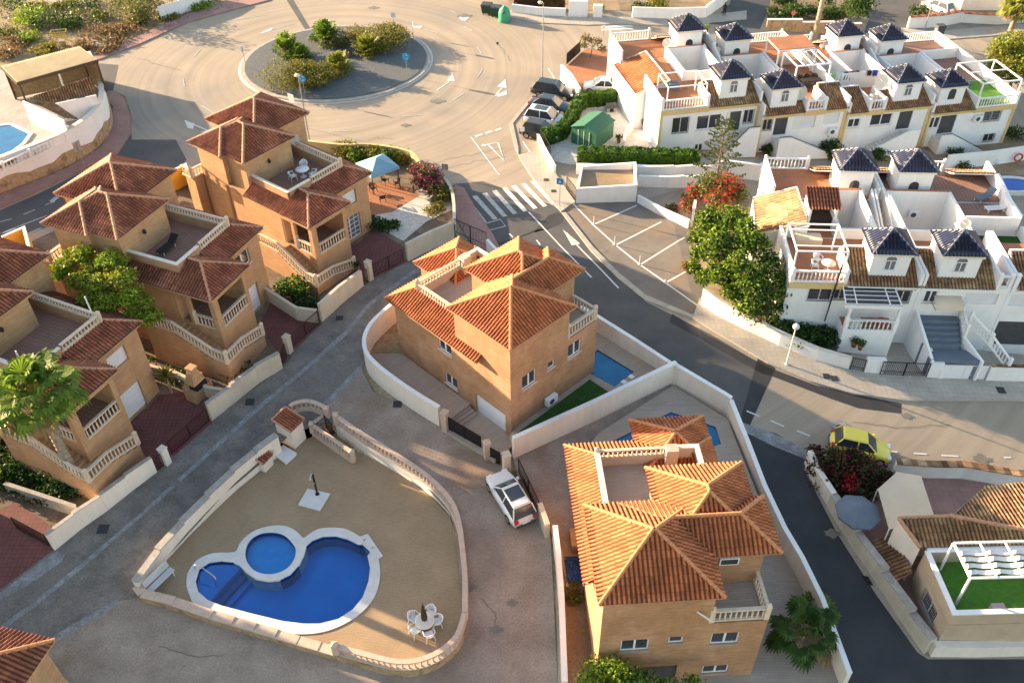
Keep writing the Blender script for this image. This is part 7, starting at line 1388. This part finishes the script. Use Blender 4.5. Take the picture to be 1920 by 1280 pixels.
sign('white sign seen from behind at the far side of the roundabout',740,62,24,'square',(.2,1),.3,'sign_white'); sign('thin white sign at the right rim of the roundabout',776,82,43,'tall',(1,.2),.22,'sign_white'); sign('white sign at the left rim of the roundabout',463,132,88,'tall',(-1,.3),.25,'sign_white')
sign('white striped sign behind the tower roof of the roundabout villa',556,236,178,'tall',(-.6,-1),.36,'sign_white'); sign('grey sign back beside the pink pavement crossing',836,345,308,'square',(.3,1),.3,'grey_metal'); sign('grey sign in front of the curved white wall',166,332,268,'tall',(-1,.6),.38,'grey_metal')
sign('blue crossing sign beside the parking bays',1049,388,334,'square',(-.4,-1),.3); sign('sign post beside the lowest of the four parked cars',979,286,238,'square',(.1,-1),.22,'sign_white'); sign('red and white round sign in front of the stone wall at the top',1481,60,20,'round',(0,-1),.3,'sign_red')
sign('white and red street marker at the brown yard corner',1131,70,48,'tall',(0,-1),.16,'sign_white')
for i,(x,y) in enumerate(((1113,421),(1152,459),(1199,496),(1247,528))):
    b=W(x,y); t=thing('bollard','thin white post of the parking bays, %s from the street crossing'%['first','second','third','fourth'][i],'post',b,'white posts at the parking bays'); mb=MB(); mb.tube([b,b+Vector((0,0,.85 if i<3 else .2))],.035,7); mb.build('post',M['sign_white'],t); mb=MB(); mb.lathe(b,[(.12,0),(.12,.04),(.04,.06)],10); mb.build('foot',M['sign_white'],t)
def bin4(label,px,py,mat,yaw): 
    b=W(px,py,.02); f=Fr(b,yaw); t=thing('waste_container',label,'waste container',b,'waste containers by the street'); mb=MB(); z=b.z; mb.hexa([f.P(-.5,-.4,z+.15),f.P(.5,-.4,z+.15),f.P(.5,.4,z+.15),f.P(-.5,.4,z+.15)],[f.P(-.65,-.5,z+1.1),f.P(.65,-.5,z+1.1),f.P(.65,.5,z+1.1),f.P(-.65,.5,z+1.1)]); mb.build('body',M[mat],t); mb=MB(); mb.hexa([f.P(-.68,-.55,z+1.1),f.P(.68,-.55,z+1.1),f.P(.68,.55,z+1.1),f.P(-.68,.55,z+1.1)],[f.P(-.6,-.45,z+1.25),f.P(.6,-.45,z+1.25),f.P(.6,.4,z+1.35),f.P(-.6,.4,z+1.35)]); mb.build('lid',M['dark_grey'],t); mb=MB(); mb.box(f,-.45,-.3,z,-.35,-.2,z+.15); mb.box(f,.35,-.3,z,.45,-.2,z+.15); mb.build('wheels',M['tyre'],t)
bin4('left of the two dark green waste containers, beside the green bell',913,26,'dark_green',-15); bin4('dark green waste container next to the bright green bell container',930,31,'dark_green',-15)
b=W(946,40); t=thing('bottle_bank','bright green bell shaped bottle bank with a yellow mark','bottle bank',b); mb=MB(); mb.lathe(b,[(.72,0),(.74,.1),(.72,1.0),(.62,1.4),(.4,1.68),(.12,1.8),(.1,1.9)],18); mb.build('body',M['green_plastic'],t); mb=MB(); mb.tube([b+Vector((-.1,-.6,1.35)),b+Vector((-.1,-.76,1.3))],.14,10); mb.build('opening',M['dark_grey'],t)
t=thing('canvas_bundle','cream canvas bundle on the tiny balcony of the third far house','canvas',R1[2][0].P(3.0,1.2,2.5)); mb=MB(); mb.ball(R1[2][0].P(3.0,1.1,3.0),.55,10,sz=.9); mb.ball(R1[2][0].P(3.3,1.6,2.9),.45,10,sz=.8); mb.build('canvas',M['awning'],t)
for lb,px,py,z0_,z1_ in (('thin white pole at the far corner of the fan palm villa terrace',174,590,7.2,8.6),('thin white pole at the near corner of the fan palm villa terrace',46,690,7.2,8.5)):
    p=A(px,py,z0_); mb=MB(); mb.tube([p-Vector((0,0,.8)),p+Vector((-.1,.1,z1_-z0_))],.045,7); o=mb.build('terrace_pole',M['pvc_white']); tag(o,lb,'pole')
p=A(553,262,7.0); t=thing('satellite_dish','grey satellite dish on the tower wall of the roundabout villa','satellite dish',p); mb=MB(); d=Vector((.5,-.8,.3)).normalized(); x=d.orthogonal().normalized(); y=d.cross(x); n=16; vs=[p+(x*math.cos(2*math.pi*i/n)+y*math.sin(2*math.pi*i/n))*.42 for i in range(n)]; mb.add(vs+[q-d*.06 for q in vs],[tuple(range(n)),tuple(range(n,2*n))[::-1]]+[(i,(i+1)%n,n+(i+1)%n,n+i) for i in range(n)]); mb.build('bowl',M['grey_metal'],t); mb=MB(); mb.tube([p,p-d*.6],.03,6); mb.build('mount',M['black_metal'],t)
# small things lying about
def pot(label,px,py,z=None,h=.35,leaf='leaf_green',grp='potted plants'):
    p=W(px,py,.02) if z is None else A(px,py,z); t=thing('potted_plant',label,'potted plant',p,grp); mb=MB(); mb.lathe(p,[(.14,0),(.2,h),(.22,h),(.22,h+.04),(.17,h+.04)],10); mb.build('pot',M['terracotta_pot'],t); mb=MB(); leaf_cloud(mb,[(tuple(p+Vector((0,0,h+.3))),.32,.3)],110,.09); mb.build('foliage',M[leaf],t)
pot('potted plant on the white gravel beside the green shed',1140,232); pot('orange pot with a yellow green plant by the curved white balustrade',1206,240,leaf='leaf_gold',h=.5); pot('potted plant at the foot of the yellow trimmed wall corner',1232,262,leaf='leaf_gold'); pot('small potted plant near the gate end of the shed yard',1160,268)
pot('potted shrub on the ledge between the two far dark blue tower roofs',1324,62,4.6,.4,'leaf_bright'); pot('pot with a dark plant at the red door step of the glazed door villa',672,508); pot('white rimmed pot beside the yucca',292,690,h=.5); pot('pot beside the small dark gate of the near row',1612,655,z=-.2); pot('second pot beside the small dark gate of the near row',1600,650,z=-.2)
p=W(1145,208); f=Fr(p,10); t=thing('kennel','grey kennel with an arched roof under the hedge corner','kennel',p); mb=MB(); mb.box(f,-.5,-.35,p.z,.5,.35,p.z+.5); mb.build('wall',M['stone_grey'],t); mb=MB(); n=8; pr=[(-.45*math.cos(math.pi*i/n),.5+.35*math.sin(math.pi*i/n)) for i in range(n+1)]
for i in range(n): mb.quad(f.P(-.55,pr[i][0],p.z+pr[i][1]),f.P(.55,pr[i][0],p.z+pr[i][1]),f.P(.55,pr[i+1][0],p.z+pr[i+1][1]),f.P(-.55,pr[i+1][0],p.z+pr[i+1][1]))
mb.build('roof',M['dark_grey'],t); mb=MB(); mb.box(f,-.2,-.37,p.z+.05,.2,-.355,p.z+.42); mb.build('opening',M['black_metal'],t)
c=W(1076,1068,.1); mb=MB(); n=13; vs=[]
for i in range(n):
    for j in range(n): x=(i/(n-1)-.5)*.95; y=(j/(n-1)-.5)*1.7; r=max(0,1-(x/.5)**2)*max(0,1-(y/.88)**2); vs.append((c.x+x+.1*math.sin(j*3),c.y+y,c.z+.05+.5*r**.5*(.7+.3*math.sin(i*2.3+j*1.7))))
mb.add(vs,[(i*n+j,(i+1)*n+j,(i+1)*n+j+1,i*n+j+1) for i in range(n-1) for j in range(n-1)]); o=mb.build('tarpaulin',mk('tarp_blue',(.05,.12,.30),(.03,.07,.2),sc=4,fine=.3)); tag(o,'crumpled blue tarpaulin heap between the bottom villa and the low wall','tarpaulin')
for i,(a,b,lb) in enumerate((((1045,1030),(1058,1098),'left of the two long boards beside the blue tarpaulin'),((1052,1030),(1064,1100),'right of the two long boards beside the blue tarpaulin'))): mb=MB(); mb.bar(W(*a,.18),W(*b,.18),.12,.05); o=mb.build('board',M['stone_grey']); tag(o,lb,'board','long boards')
mb=MB(); q=W(1085,1020,.1); mb.box(Fr(q,3),-.5,-.6,q.z,.5,.7,q.z+.7); o=mb.build('pallet_stack',M['wood']); tag(o,'stack of wooden pallets and boards beside the bottom villa','pallets')
mb=MB(); mb.tube([R2.P(-1.35,-.25,.9),R2.P(-1.2,-.2,6.0)],[.05,.06],7); o=mb.build('closed_parasol',M['black_metal']); tag(o,'tall closed black parasol standing against the framed roof terrace','umbrella')
p=R2.P(.55,-1.0,1.18); mb=MB(); mb.hexa([p+Vector(v) for v in ((-.5,-.35,0),(.4,-.35,0),(.4,.4,0),(-.5,.4,0))],[p+Vector(v) for v in ((-.2,-.2,.9),(.2,-.15,.85),(.2,.2,.8),(-.25,.2,.9))]); o=mb.build('covered_furniture',M['canvas_white']); tag(o,'pale covered furniture under the slatted porch','cover')
p=R2.P(2.5,-.8,1.18); mb=MB(); mb.ball(p+Vector((0,0,.3)),.42,10,sz=.6); o=mb.build('cushion',M['cloth_pink']); tag(o,'red cushion under the slatted porch','cushion')
# person
b=W(1357,31); t=thing('person','person in dark clothes walking on the far street','person',b); bm_=bpy.data.meshes.new('body'); 
V=[(0,0,.95),(0,0,1.2),(0,0,1.42),(0,0,1.5),(0,0,1.62),(.1,0,.9),(.13,.12,.48),(.14,.02,.06),(.14,-.12,.03),(-.1,0,.9),(-.12,-.12,.48),(-.13,-.02,.08),(-.13,-.14,.04),(.2,0,1.38),(.25,.05,1.1),(.24,-.08,.86),(-.2,0,1.38),(-.25,-.02,1.1),(-.24,-.14,.88)]
Ed=[(0,1),(1,2),(2,3),(3,4),(0,5),(5,6),(6,7),(7,8),(0,9),(9,10),(10,11),(11,12),(2,13),(13,14),(14,15),(2,16),(16,17),(17,18)]
bm_.from_pydata(V,Ed,[]); ob=bpy.data.objects.new('body',bm_); COL.objects.link(ob); ob.parent=t; sk=ob.modifiers.new('skin','SKIN'); rad=[.14,.13,.15,.06,.1,.09,.065,.045,.04,.09,.065,.045,.04,.06,.045,.035,.06,.045,.035]
for i,r in enumerate(rad): bm_.skin_vertices[0].data[i].radius=(r,r)
bm_.skin_vertices[0].data[0].use_root=True; ob.modifiers.new('sub','SUBSURF').levels=1; bm_.materials.append(M['cloth_black'])
mb=MB(); mb.ball(b+Vector((0,.0,1.68)),.115,10,sz=1.15); mb.build('hair',M['wicker'],t)
# ================================================================ corrugated roof property at the top left
t=thing('terrace_house','white walled property with a cream corrugated roof at the left edge','house',W(110,240)); ZT=2.3
rim=[(-160,432),(-60,385),(0,362),(60,338),(125,311),(165,288),(195,262),(208,235),(205,205),(196,178),(182,150)]; PR=smooth([W(x,y) for x,y in rim],3)
mb=MB(); ribbon(mb,PR,.3,[p.z-.2 for p in PR],[ZT+.85]*len(PR)); mb.build('wall',WH,t)
mb=MB(); ribbon(mb,PR,.42,[p.z-.2 for p in PR],[p.z+1.15+.25*math.sin(i*1.1)+.1*math.sin(i*2.7) for i,p in enumerate(PR)]); mb.build('stone_base',M['rubble'],t)
mb=MB(); ribbon(mb,PR,.5,[ZT+.85]*len(PR),[ZT+.95]*len(PR)); mb.build('coping',M['stone_white'],t)
in_=[p for p in PR]+[A(0,130,ZT),A(-200,250,ZT)]
mb=MB(); mb.prism([(p.x,p.y) for p in in_],0,ZT-.1); mb.build('terrace_floor',M['terrace_stone'],t,yaw=20)
q=[A(x,y,ZT) for x,y in ((-40,240),(20,232),(58,250),(45,268),(-10,310),(-60,320))]; mb=MB(); mb.prism([(p.x,p.y) for p in q],ZT-.1,ZT-.05); mb.build('pool_water',M['water_dark'],t); mb=MB(); ribbon(mb,q,.35,[ZT-.1]*6,[ZT+.02]*6,close=True); mb.build('pool_coping',M['pool_coping'],t)
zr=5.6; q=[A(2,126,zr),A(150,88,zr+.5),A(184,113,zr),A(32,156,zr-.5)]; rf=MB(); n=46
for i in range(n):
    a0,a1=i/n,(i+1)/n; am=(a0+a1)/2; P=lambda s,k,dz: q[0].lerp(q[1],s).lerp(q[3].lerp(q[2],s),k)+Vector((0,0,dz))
    ab=a0+.72/n; rf.quad(P(a0,0,0),P(am,0,.13),P(am,1,.13),P(a0,1,0)); rf.quad(P(am,0,.13),P(ab,0,.03),P(ab,1,.03),P(am,1,.13)); rf.quad(P(ab,0,.03),P(a1,0,0),P(a1,1,0),P(ab,1,.03),m=1)  # groove faces take the darker material: rib shade and dirt put into colour
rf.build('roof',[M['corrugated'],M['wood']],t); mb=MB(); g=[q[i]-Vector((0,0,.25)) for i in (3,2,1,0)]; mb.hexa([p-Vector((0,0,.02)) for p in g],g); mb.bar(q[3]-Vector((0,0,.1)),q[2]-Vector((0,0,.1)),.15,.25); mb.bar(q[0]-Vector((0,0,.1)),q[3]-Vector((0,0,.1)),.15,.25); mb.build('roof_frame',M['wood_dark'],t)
for i,(s,k) in enumerate(((.02,.98),(.5,.98),(.98,.98),(.02,.05),(.98,.05))): p=P(s,k,-.25); mb=MB(); mb.tube([p,Vector((p.x,p.y,ZT-.1))],.1,8); mb.build('post',M['stone_white' if i==1 else 'wood_dark'],t)
mb=MB(); a,b_,c_,d_=P(.02,.02,-.3),P(.98,.02,-.3),P(.98,.98,-.3),P(.02,.98,-.3); mb.quad(Vector((a.x,a.y,ZT)),Vector((b_.x,b_.y,ZT)),b_,a); mb.quad(Vector((b_.x,b_.y,ZT)),Vector((c_.x,c_.y,ZT)),c_,b_); mb.build('back_wall',M['straw'],t)
# lower tiled strip and white room in front of it
z=ZT+2.0; mb=MB(); tiles(mb,[A(100,193,z),A(180,176,z),A(176,150,z+.5),A(48,186,z+.5)]); mb.build('lower_roof',M['tile_brown'],t); mb=MB(); tiles(mb,[A(46,186,z+.5),A(120,222,z),A(148,222,z-.1),A(100,193,z)][::1]); mb.build('lower_roof',M['tile_brown'],t)
mb=MB(); P0=[A(42,187,z+.4),A(100,195,z-.1),A(180,178,z-.1)]; ribbon(mb,[P0[1],P0[2]],.15,[ZT-.1]*2,[z-.1]*2); ribbon(mb,[P0[0],A(120,226,z-.1)],.15,[ZT-.1]*2,[z+.3,z-.1]); mb.build('room_wall',WH,t); mb=MB(); a=A(148,200,ZT+1.0); b_=A(165,197,ZT+1.0); mb.bar(a-Vector((0,.12,0)),b_-Vector((0,.12,0)),.04,1.9); mb.build('door',M['black_metal'],t)
# flower bed along the rim
rb=[A(x,y,ZT) for x,y in ((-30,330),(10,312),(60,288),(120,258),(140,245))]; mb=MB(); ribbon(mb,rb,.12,[ZT]*5,[ZT+.5]*5); mb.build('planter_edge',M['terracotta_pot'],t); balustrade(t,[Vector((p.x,p.y,ZT)) for p in [A(x,y,ZT) for x,y in ((-30,338),(10,320),(60,296),(125,264))]],.8,.35,WH,each=False,posts=(0,1,2,3),finial=False)
for x,y,lb in ((18,304,'left'),(58,286,'middle'),(82,276,'right')): bush('bright green planting in the terrace bed, %s patch'%lb,x,y,.65,.5,'leaf_bright',260,.09,z=ZT,grp='planting in the terrace bed')
# yellow mesh cage and white broken gate
b=W(117,88); f=Fr(b,12); t=thing('mesh_cage','yellow mesh cage standing in the dry scrub','cage',b); mb=MB(); z=b.z
for i in range(9): mb.bar(f.P(-.85+i*.21,0,z),f.P(-.85+i*.21,0,z+1.7),.03,.03)
for i in range(7): mb.bar(f.P(-.85,0,z+.1+i*.27),f.P(.85,0,z+.1+i*.27),.03,.03)
mb.bar(f.P(-.85,0,z+1.7),f.P(-.85,.9,z+1.7),.04,.04); mb.bar(f.P(.85,0,z+1.7),f.P(.85,.9,z+1.7),.04,.04); mb.bar(f.P(-.85,.9,z+1.7),f.P(.85,.9,z+1.7),.04,.04)
for u in (-.85,.85): mb.bar(f.P(u,.9,z),f.P(u,.9,z+1.7),.04,.04)
mb.build('mesh',M['yellow_mesh'],t); mb=MB(); mb.box(f,-.3,.2,z,.35,.7,z+.6); mb.build('crate',M['grey_metal'],t)
o=gwall('white_fence','white slatted boundary wall at the edge of the scrub',[(302,38),(345,24),(372,14)],1.6,WH,w=.15); gwall('white_fence','white boundary wall running up from the scrub, cut by the top edge',[(372,14),(400,-2)],1.6,WH,w=.15)
# ================================================================ lower right corner house
gz_=-3.3; t=thing('corner_house','cream one storey house with a fenced roof terrace at the lower right','house',A(1850,1100,gz_)); zp=.9
c=A(1787,1152,zp); l=A(1733,1033,zp); r=A(1935,1148,zp); yaw=math.degrees(math.atan2((r-c).y,(r-c).x)); f=Fr(c,yaw); dp_=(l-c).dot(f.v)
building(t,f,[(0,0),(9,0),(9,dp_),(0,dp_)],gz_,zp-1.0,M['beige_render'],[(3,dp_*.35,dp_*.75,-1.9,-.6,'grillew')] )
mb=MB(); P_=[f.P(.1,dp_),f.P(.1,.1),f.P(9,.1)]; ribbon(mb,P_,.2,[zp-1.05]*3,[zp]*3); ribbon(mb,[f.P(.1,dp_),f.P(9,dp_)],.2,[zp-1.05]*2,[zp+.05]*2); mb.build('parapet',M['beige_render'],t,yaw=yaw); mb=MB(); ribbon(mb,P_,.3,[zp]*3,[zp+.07]*3); ribbon(mb,[f.P(.1,dp_),f.P(9,dp_)],.3,[zp+.05]*2,[zp+.12]*2); mb.build('coping',M['pvc_white'],t)
mb=MB(); mb.box(f,.15,.15,zp-1.05,9,dp_-.1,zp-.95); mb.build('lawn_floor',M['lawn_bright'],t); mb=MB(); mb.box(f,.2,.2,zp-.94,.75,dp_-.2,zp-.93); mb.build('paving_strip',M['dark_grey'],t)
z1=zp+.1; z2=zp+1.0
ve=dp_+.15
def onroof(px,py):
    z=1.5
    for _ in range(60): z=.5*z+.5*(z1+.35*(f.L(px,py,z)[1]-ve))
    return A(px,py,z)
E0=f.P(-.25,ve,z1);E1=f.P(9.5,ve,z1); T0=onroof(1684,971);T1=onroof(1782,967);T2=onroof(1960,1001)
mb=MB(); tiles(mb,[E0,E1,T2,T1,T0],.24,.42); o=mb.build('roof',M['tile_brown'],t); cb=MB(); caps(cb,E0,T0,.12); caps(cb,T0,T1,.1); caps(cb,T1,T2,.13); cb.build('ridge_cap',M['cap_tan'],o)
B0=A(1960,900,z1+.2);B1=A(1845,912,z1+.2); mb=MB(); tiles(mb,[B0,B1,T1,T2],.24,.42); mb.build('roof',M['tile_brown'],t)
mb=MB(); g_=lambda p:Vector((p.x,p.y,gz_)); mb.quad(g_(E0),E0-Vector((0,0,.1)),T0-Vector((0,0,.1)),g_(T0)); mb.quad(g_(T0),T0-Vector((0,0,.1)),T1-Vector((0,0,.1)),g_(T1)); mb.quad(g_(T1),T1-Vector((0,0,.1)),B1-Vector((0,0,.1)),g_(B1)); mb.build('gable_wall',M['white_render'],t,yaw=yaw)
tt=frame('white terrace pergola hung with pale canvas strips at the lower right',f,.9,1.2,9.0,dp_-.6,zp-.94,zp+1.5,beams=(2.3,3.7,5.1,6.5),t=.11)
for k in range(4):
    mb=MB(); v0_=1.5+k*(dp_-2.4)/4; v1_=v0_+(dp_-2.4)/4*.8; n=34
    for i in range(n):
        u0_,u1_=1.0+i*.22,1.0+(i+1)*.22; s0,s1=.16*abs(math.sin(u0_*2.24)),.16*abs(math.sin(u1_*2.24)); mb.quad(f.P(u0_,v0_,zp+1.5-s0),f.P(u1_,v0_,zp+1.5-s1),f.P(u1_,v1_,zp+1.42-s1*.7),f.P(u0_,v1_,zp+1.42-s0*.7))
    mb.build('canvas_strip',M['canvas_white'],tt)
u,v=f.L(1840,1142,zp-.9); bx('laundry_rack','folded metal rack with a lilac cushion on the artificial grass','rack',f,2.6,.5,zp-.92,3.3,.95,zp-.5,'cloth_lilac')
mb=MB(); tiles(mb,[A(1676,1092,-1.2),A(1635,1013,-1.2),A(1683,1002,-.6),A(1712,1075,-.6)][::1]); o=mb.build('lean_to_roof',M['tile_brown']); tag(o,'narrow brown tiled lean to roof beside the stepped alley wall','roof')
gwall('alley_wall','long cream wall with stepped stone coping beside the dark alley',[(1556,948),(1600,1018),(1650,1092),(1700,1168),(1738,1222)],1.1,M['cream_wall'],w=.5,cap=M['stone_grey'],step=1.9,cw=.0); gwall('alley_wall','white wall with a dark line at the lower right corner',[(1742,1225),(1830,1226),(1990,1222)],1.0,M['white_render'],w=.35)
gwall('alley_wall','pale wall under the dark red bougainvillea',[(1512,868),(1525,900),(1556,948)],1.2,M['white_render'],w=.3)
t=thing('awning','large beige canvas awning between the umbrella and the brown roof','awning',A(1700,940,-1)); zz=.2; q=[A(1646,916,zz),A(1682,884,zz),A(1727,892,zz),A(1752,968,zz+.2),A(1667,992,zz)]; mb=MB(); mb.add([p-Vector((0,0,.03)) for p in q]+q,[(4,3,2,1,0),(5,6,7,8,9)]+[(i,(i+1)%5,5+(i+1)%5,5+i) for i in range(5)]); mb.build('canvas',M['awning'],t)
for p in q: mb=MB(); mb.tube([p-Vector((0,0,.02)),p-Vector((0,0,2.6))],.04,6); mb.build('post',M['pvc_white'],t)
c=A(1613,948,.3); t=thing('parasol','grey blue parasol beside the beige awning','umbrella',Vector((c.x,c.y,-2.3))); mb=MB(); n=8; rr=1.35; q=[c+Vector((rr*math.cos(2*math.pi*i/n+.3),rr*math.sin(2*math.pi*i/n+.3),-.55)) for i in range(n)]
for i in range(n): mb.quad(c,q[i],q[(i+1)%n]); mb.quad(q[i],q[i]-Vector((0,0,.15)),q[(i+1)%n]-Vector((0,0,.15)),q[(i+1)%n])
mb.build('canopy',M['canvas_grey'],t); mb=MB(); mb.tube([c,c-Vector((0,0,2.7))],.03,6); mb.build('pole',M['grey_metal'],t)
gwall('street_wall','wall with a brown tiled top along the street at the lower right',[(1672,888),(1740,893),(1800,893),(1868,905),(1960,918)],1.2,WH,w=.3,cap=M['tile_brown'],cw=.25)
sheet('garden_ground',[(1512,868),(1556,948),(1740,1222),(2100,1222),(2200,930),(1868,905),(1670,888)],.03,M['pavement_pink'])
# ================================================================ far street fronts along the top
gwall('street_wall','white fence wall with a maroon hedge behind it, at the top edge',[(960,24),(1010,30),(1060,32)],1.0,WH,w=.2); hedge('dark maroon hedge behind the white fence wall at the top edge',[(965,12),(1010,16),(1058,20)],1.0,1.7,'leaf_maroon',1500,.13)
bx('garage_front','white garage door at the top edge','garage',Fr(W(1066,33),-3),0,0,-.3,2.3,.4,2.0,'pvc_white'); bx('gate_pillar','white pillar right of the white garage door at the top edge','pillar',Fr(W(1112,34),-3),0,0,-.3,1.1,.6,1.5,'white_wall'); bush('yellow green shrub between white pillars at the top edge',1122,22,.8,1.2,'leaf_bright',350,.12)
gwall('street_wall','white wall along the far street behind the tower roofs',[(1185,34),(1260,36),(1322,34)],1.3,WH,w=.2); gwall('street_wall','white balustraded wall climbing beside the far side street',[(1322,34),(1352,12),(1368,-4)],1.5,WH,w=.2); bush('round yellow green shrub behind the far white wall',1232,20,1.3,1.8,'leaf_gold',900,.14,leaf2='leaf_bright'); bush('dark shrub behind the far white wall, left',1200,22,1.2,1.3,'leaf_dark',500,.14)
sheet('side_street',[(1330,45),(1368,8),(1380,-30),(1450,-30),(1440,20),(1425,55)],.02,M['asphalt_mid']); sheet('side_street',[(1620,62),(1650,-30),(1745,-30),(1705,60)],.02,M['asphalt_mid']); sheet('garden_ground',[(960,24),(1330,30),(1368,-30),(940,-30)],.03,M['earth']); sheet('garden_ground',[(1436,50),(1450,-30),(1640,-30),(1620,60)],.03,M['earth']); sheet('garden_ground',[(1708,45),(1740,-30),(2100,-30),(2100,20)],.03,M['earth'])
gwall('stone_wall','rubble stone wall with white stepped top along the far street',[(1436,55),(1500,60),(1560,64),(1610,66)],1.2,M['rubble'],w=.3,cap=M['white_wall'],step=3.,cw=.1)
for x,y,r,h,m,lb in ((1455,35,1.4,1.5,'leaf_green','left end'),(1485,30,1.5,1.6,'leaf_green','second'),(1510,32,1.4,1.7,'leaf_dark','third'),(1550,36,1.5,1.8,'leaf_green','fourth'),(1575,34,1.4,1.6,'leaf_olive','right end'),(1470,10,1.6,1.6,'leaf_dark','upper left'),(1545,8,1.7,1.8,'leaf_dark','upper right')): bush('shrub behind the far rubble wall, %s'%lb,x,y,r,h,m,700,.15,grp='shrubs behind the far rubble wall')
gwall('street_wall','long white wall with red coping at the top right',[(1700,54),(1760,50),(1800,42)],1.5,WH,w=.3,cap=M['tile_red'],cw=.3); gwall('street_wall','white wall with red coping at the upper right corner',[(1802,42),(1870,46),(1990,36)],1.2,WH,w=.3,cap=M['tile_red'],cw=.3)
bx('far_house','cream house front at the top right edge','house',Fr(W(1800,20),-2),0,0,-4,9,6,.8,'white_render'); bush('dark shrub beside the white car at the top right',1722,30,1.2,1.6,'leaf_dark',450,.15)
print('objects',len(bpy.data.objects),'verts',sum(len(m.vertices) for m in bpy.data.meshes))
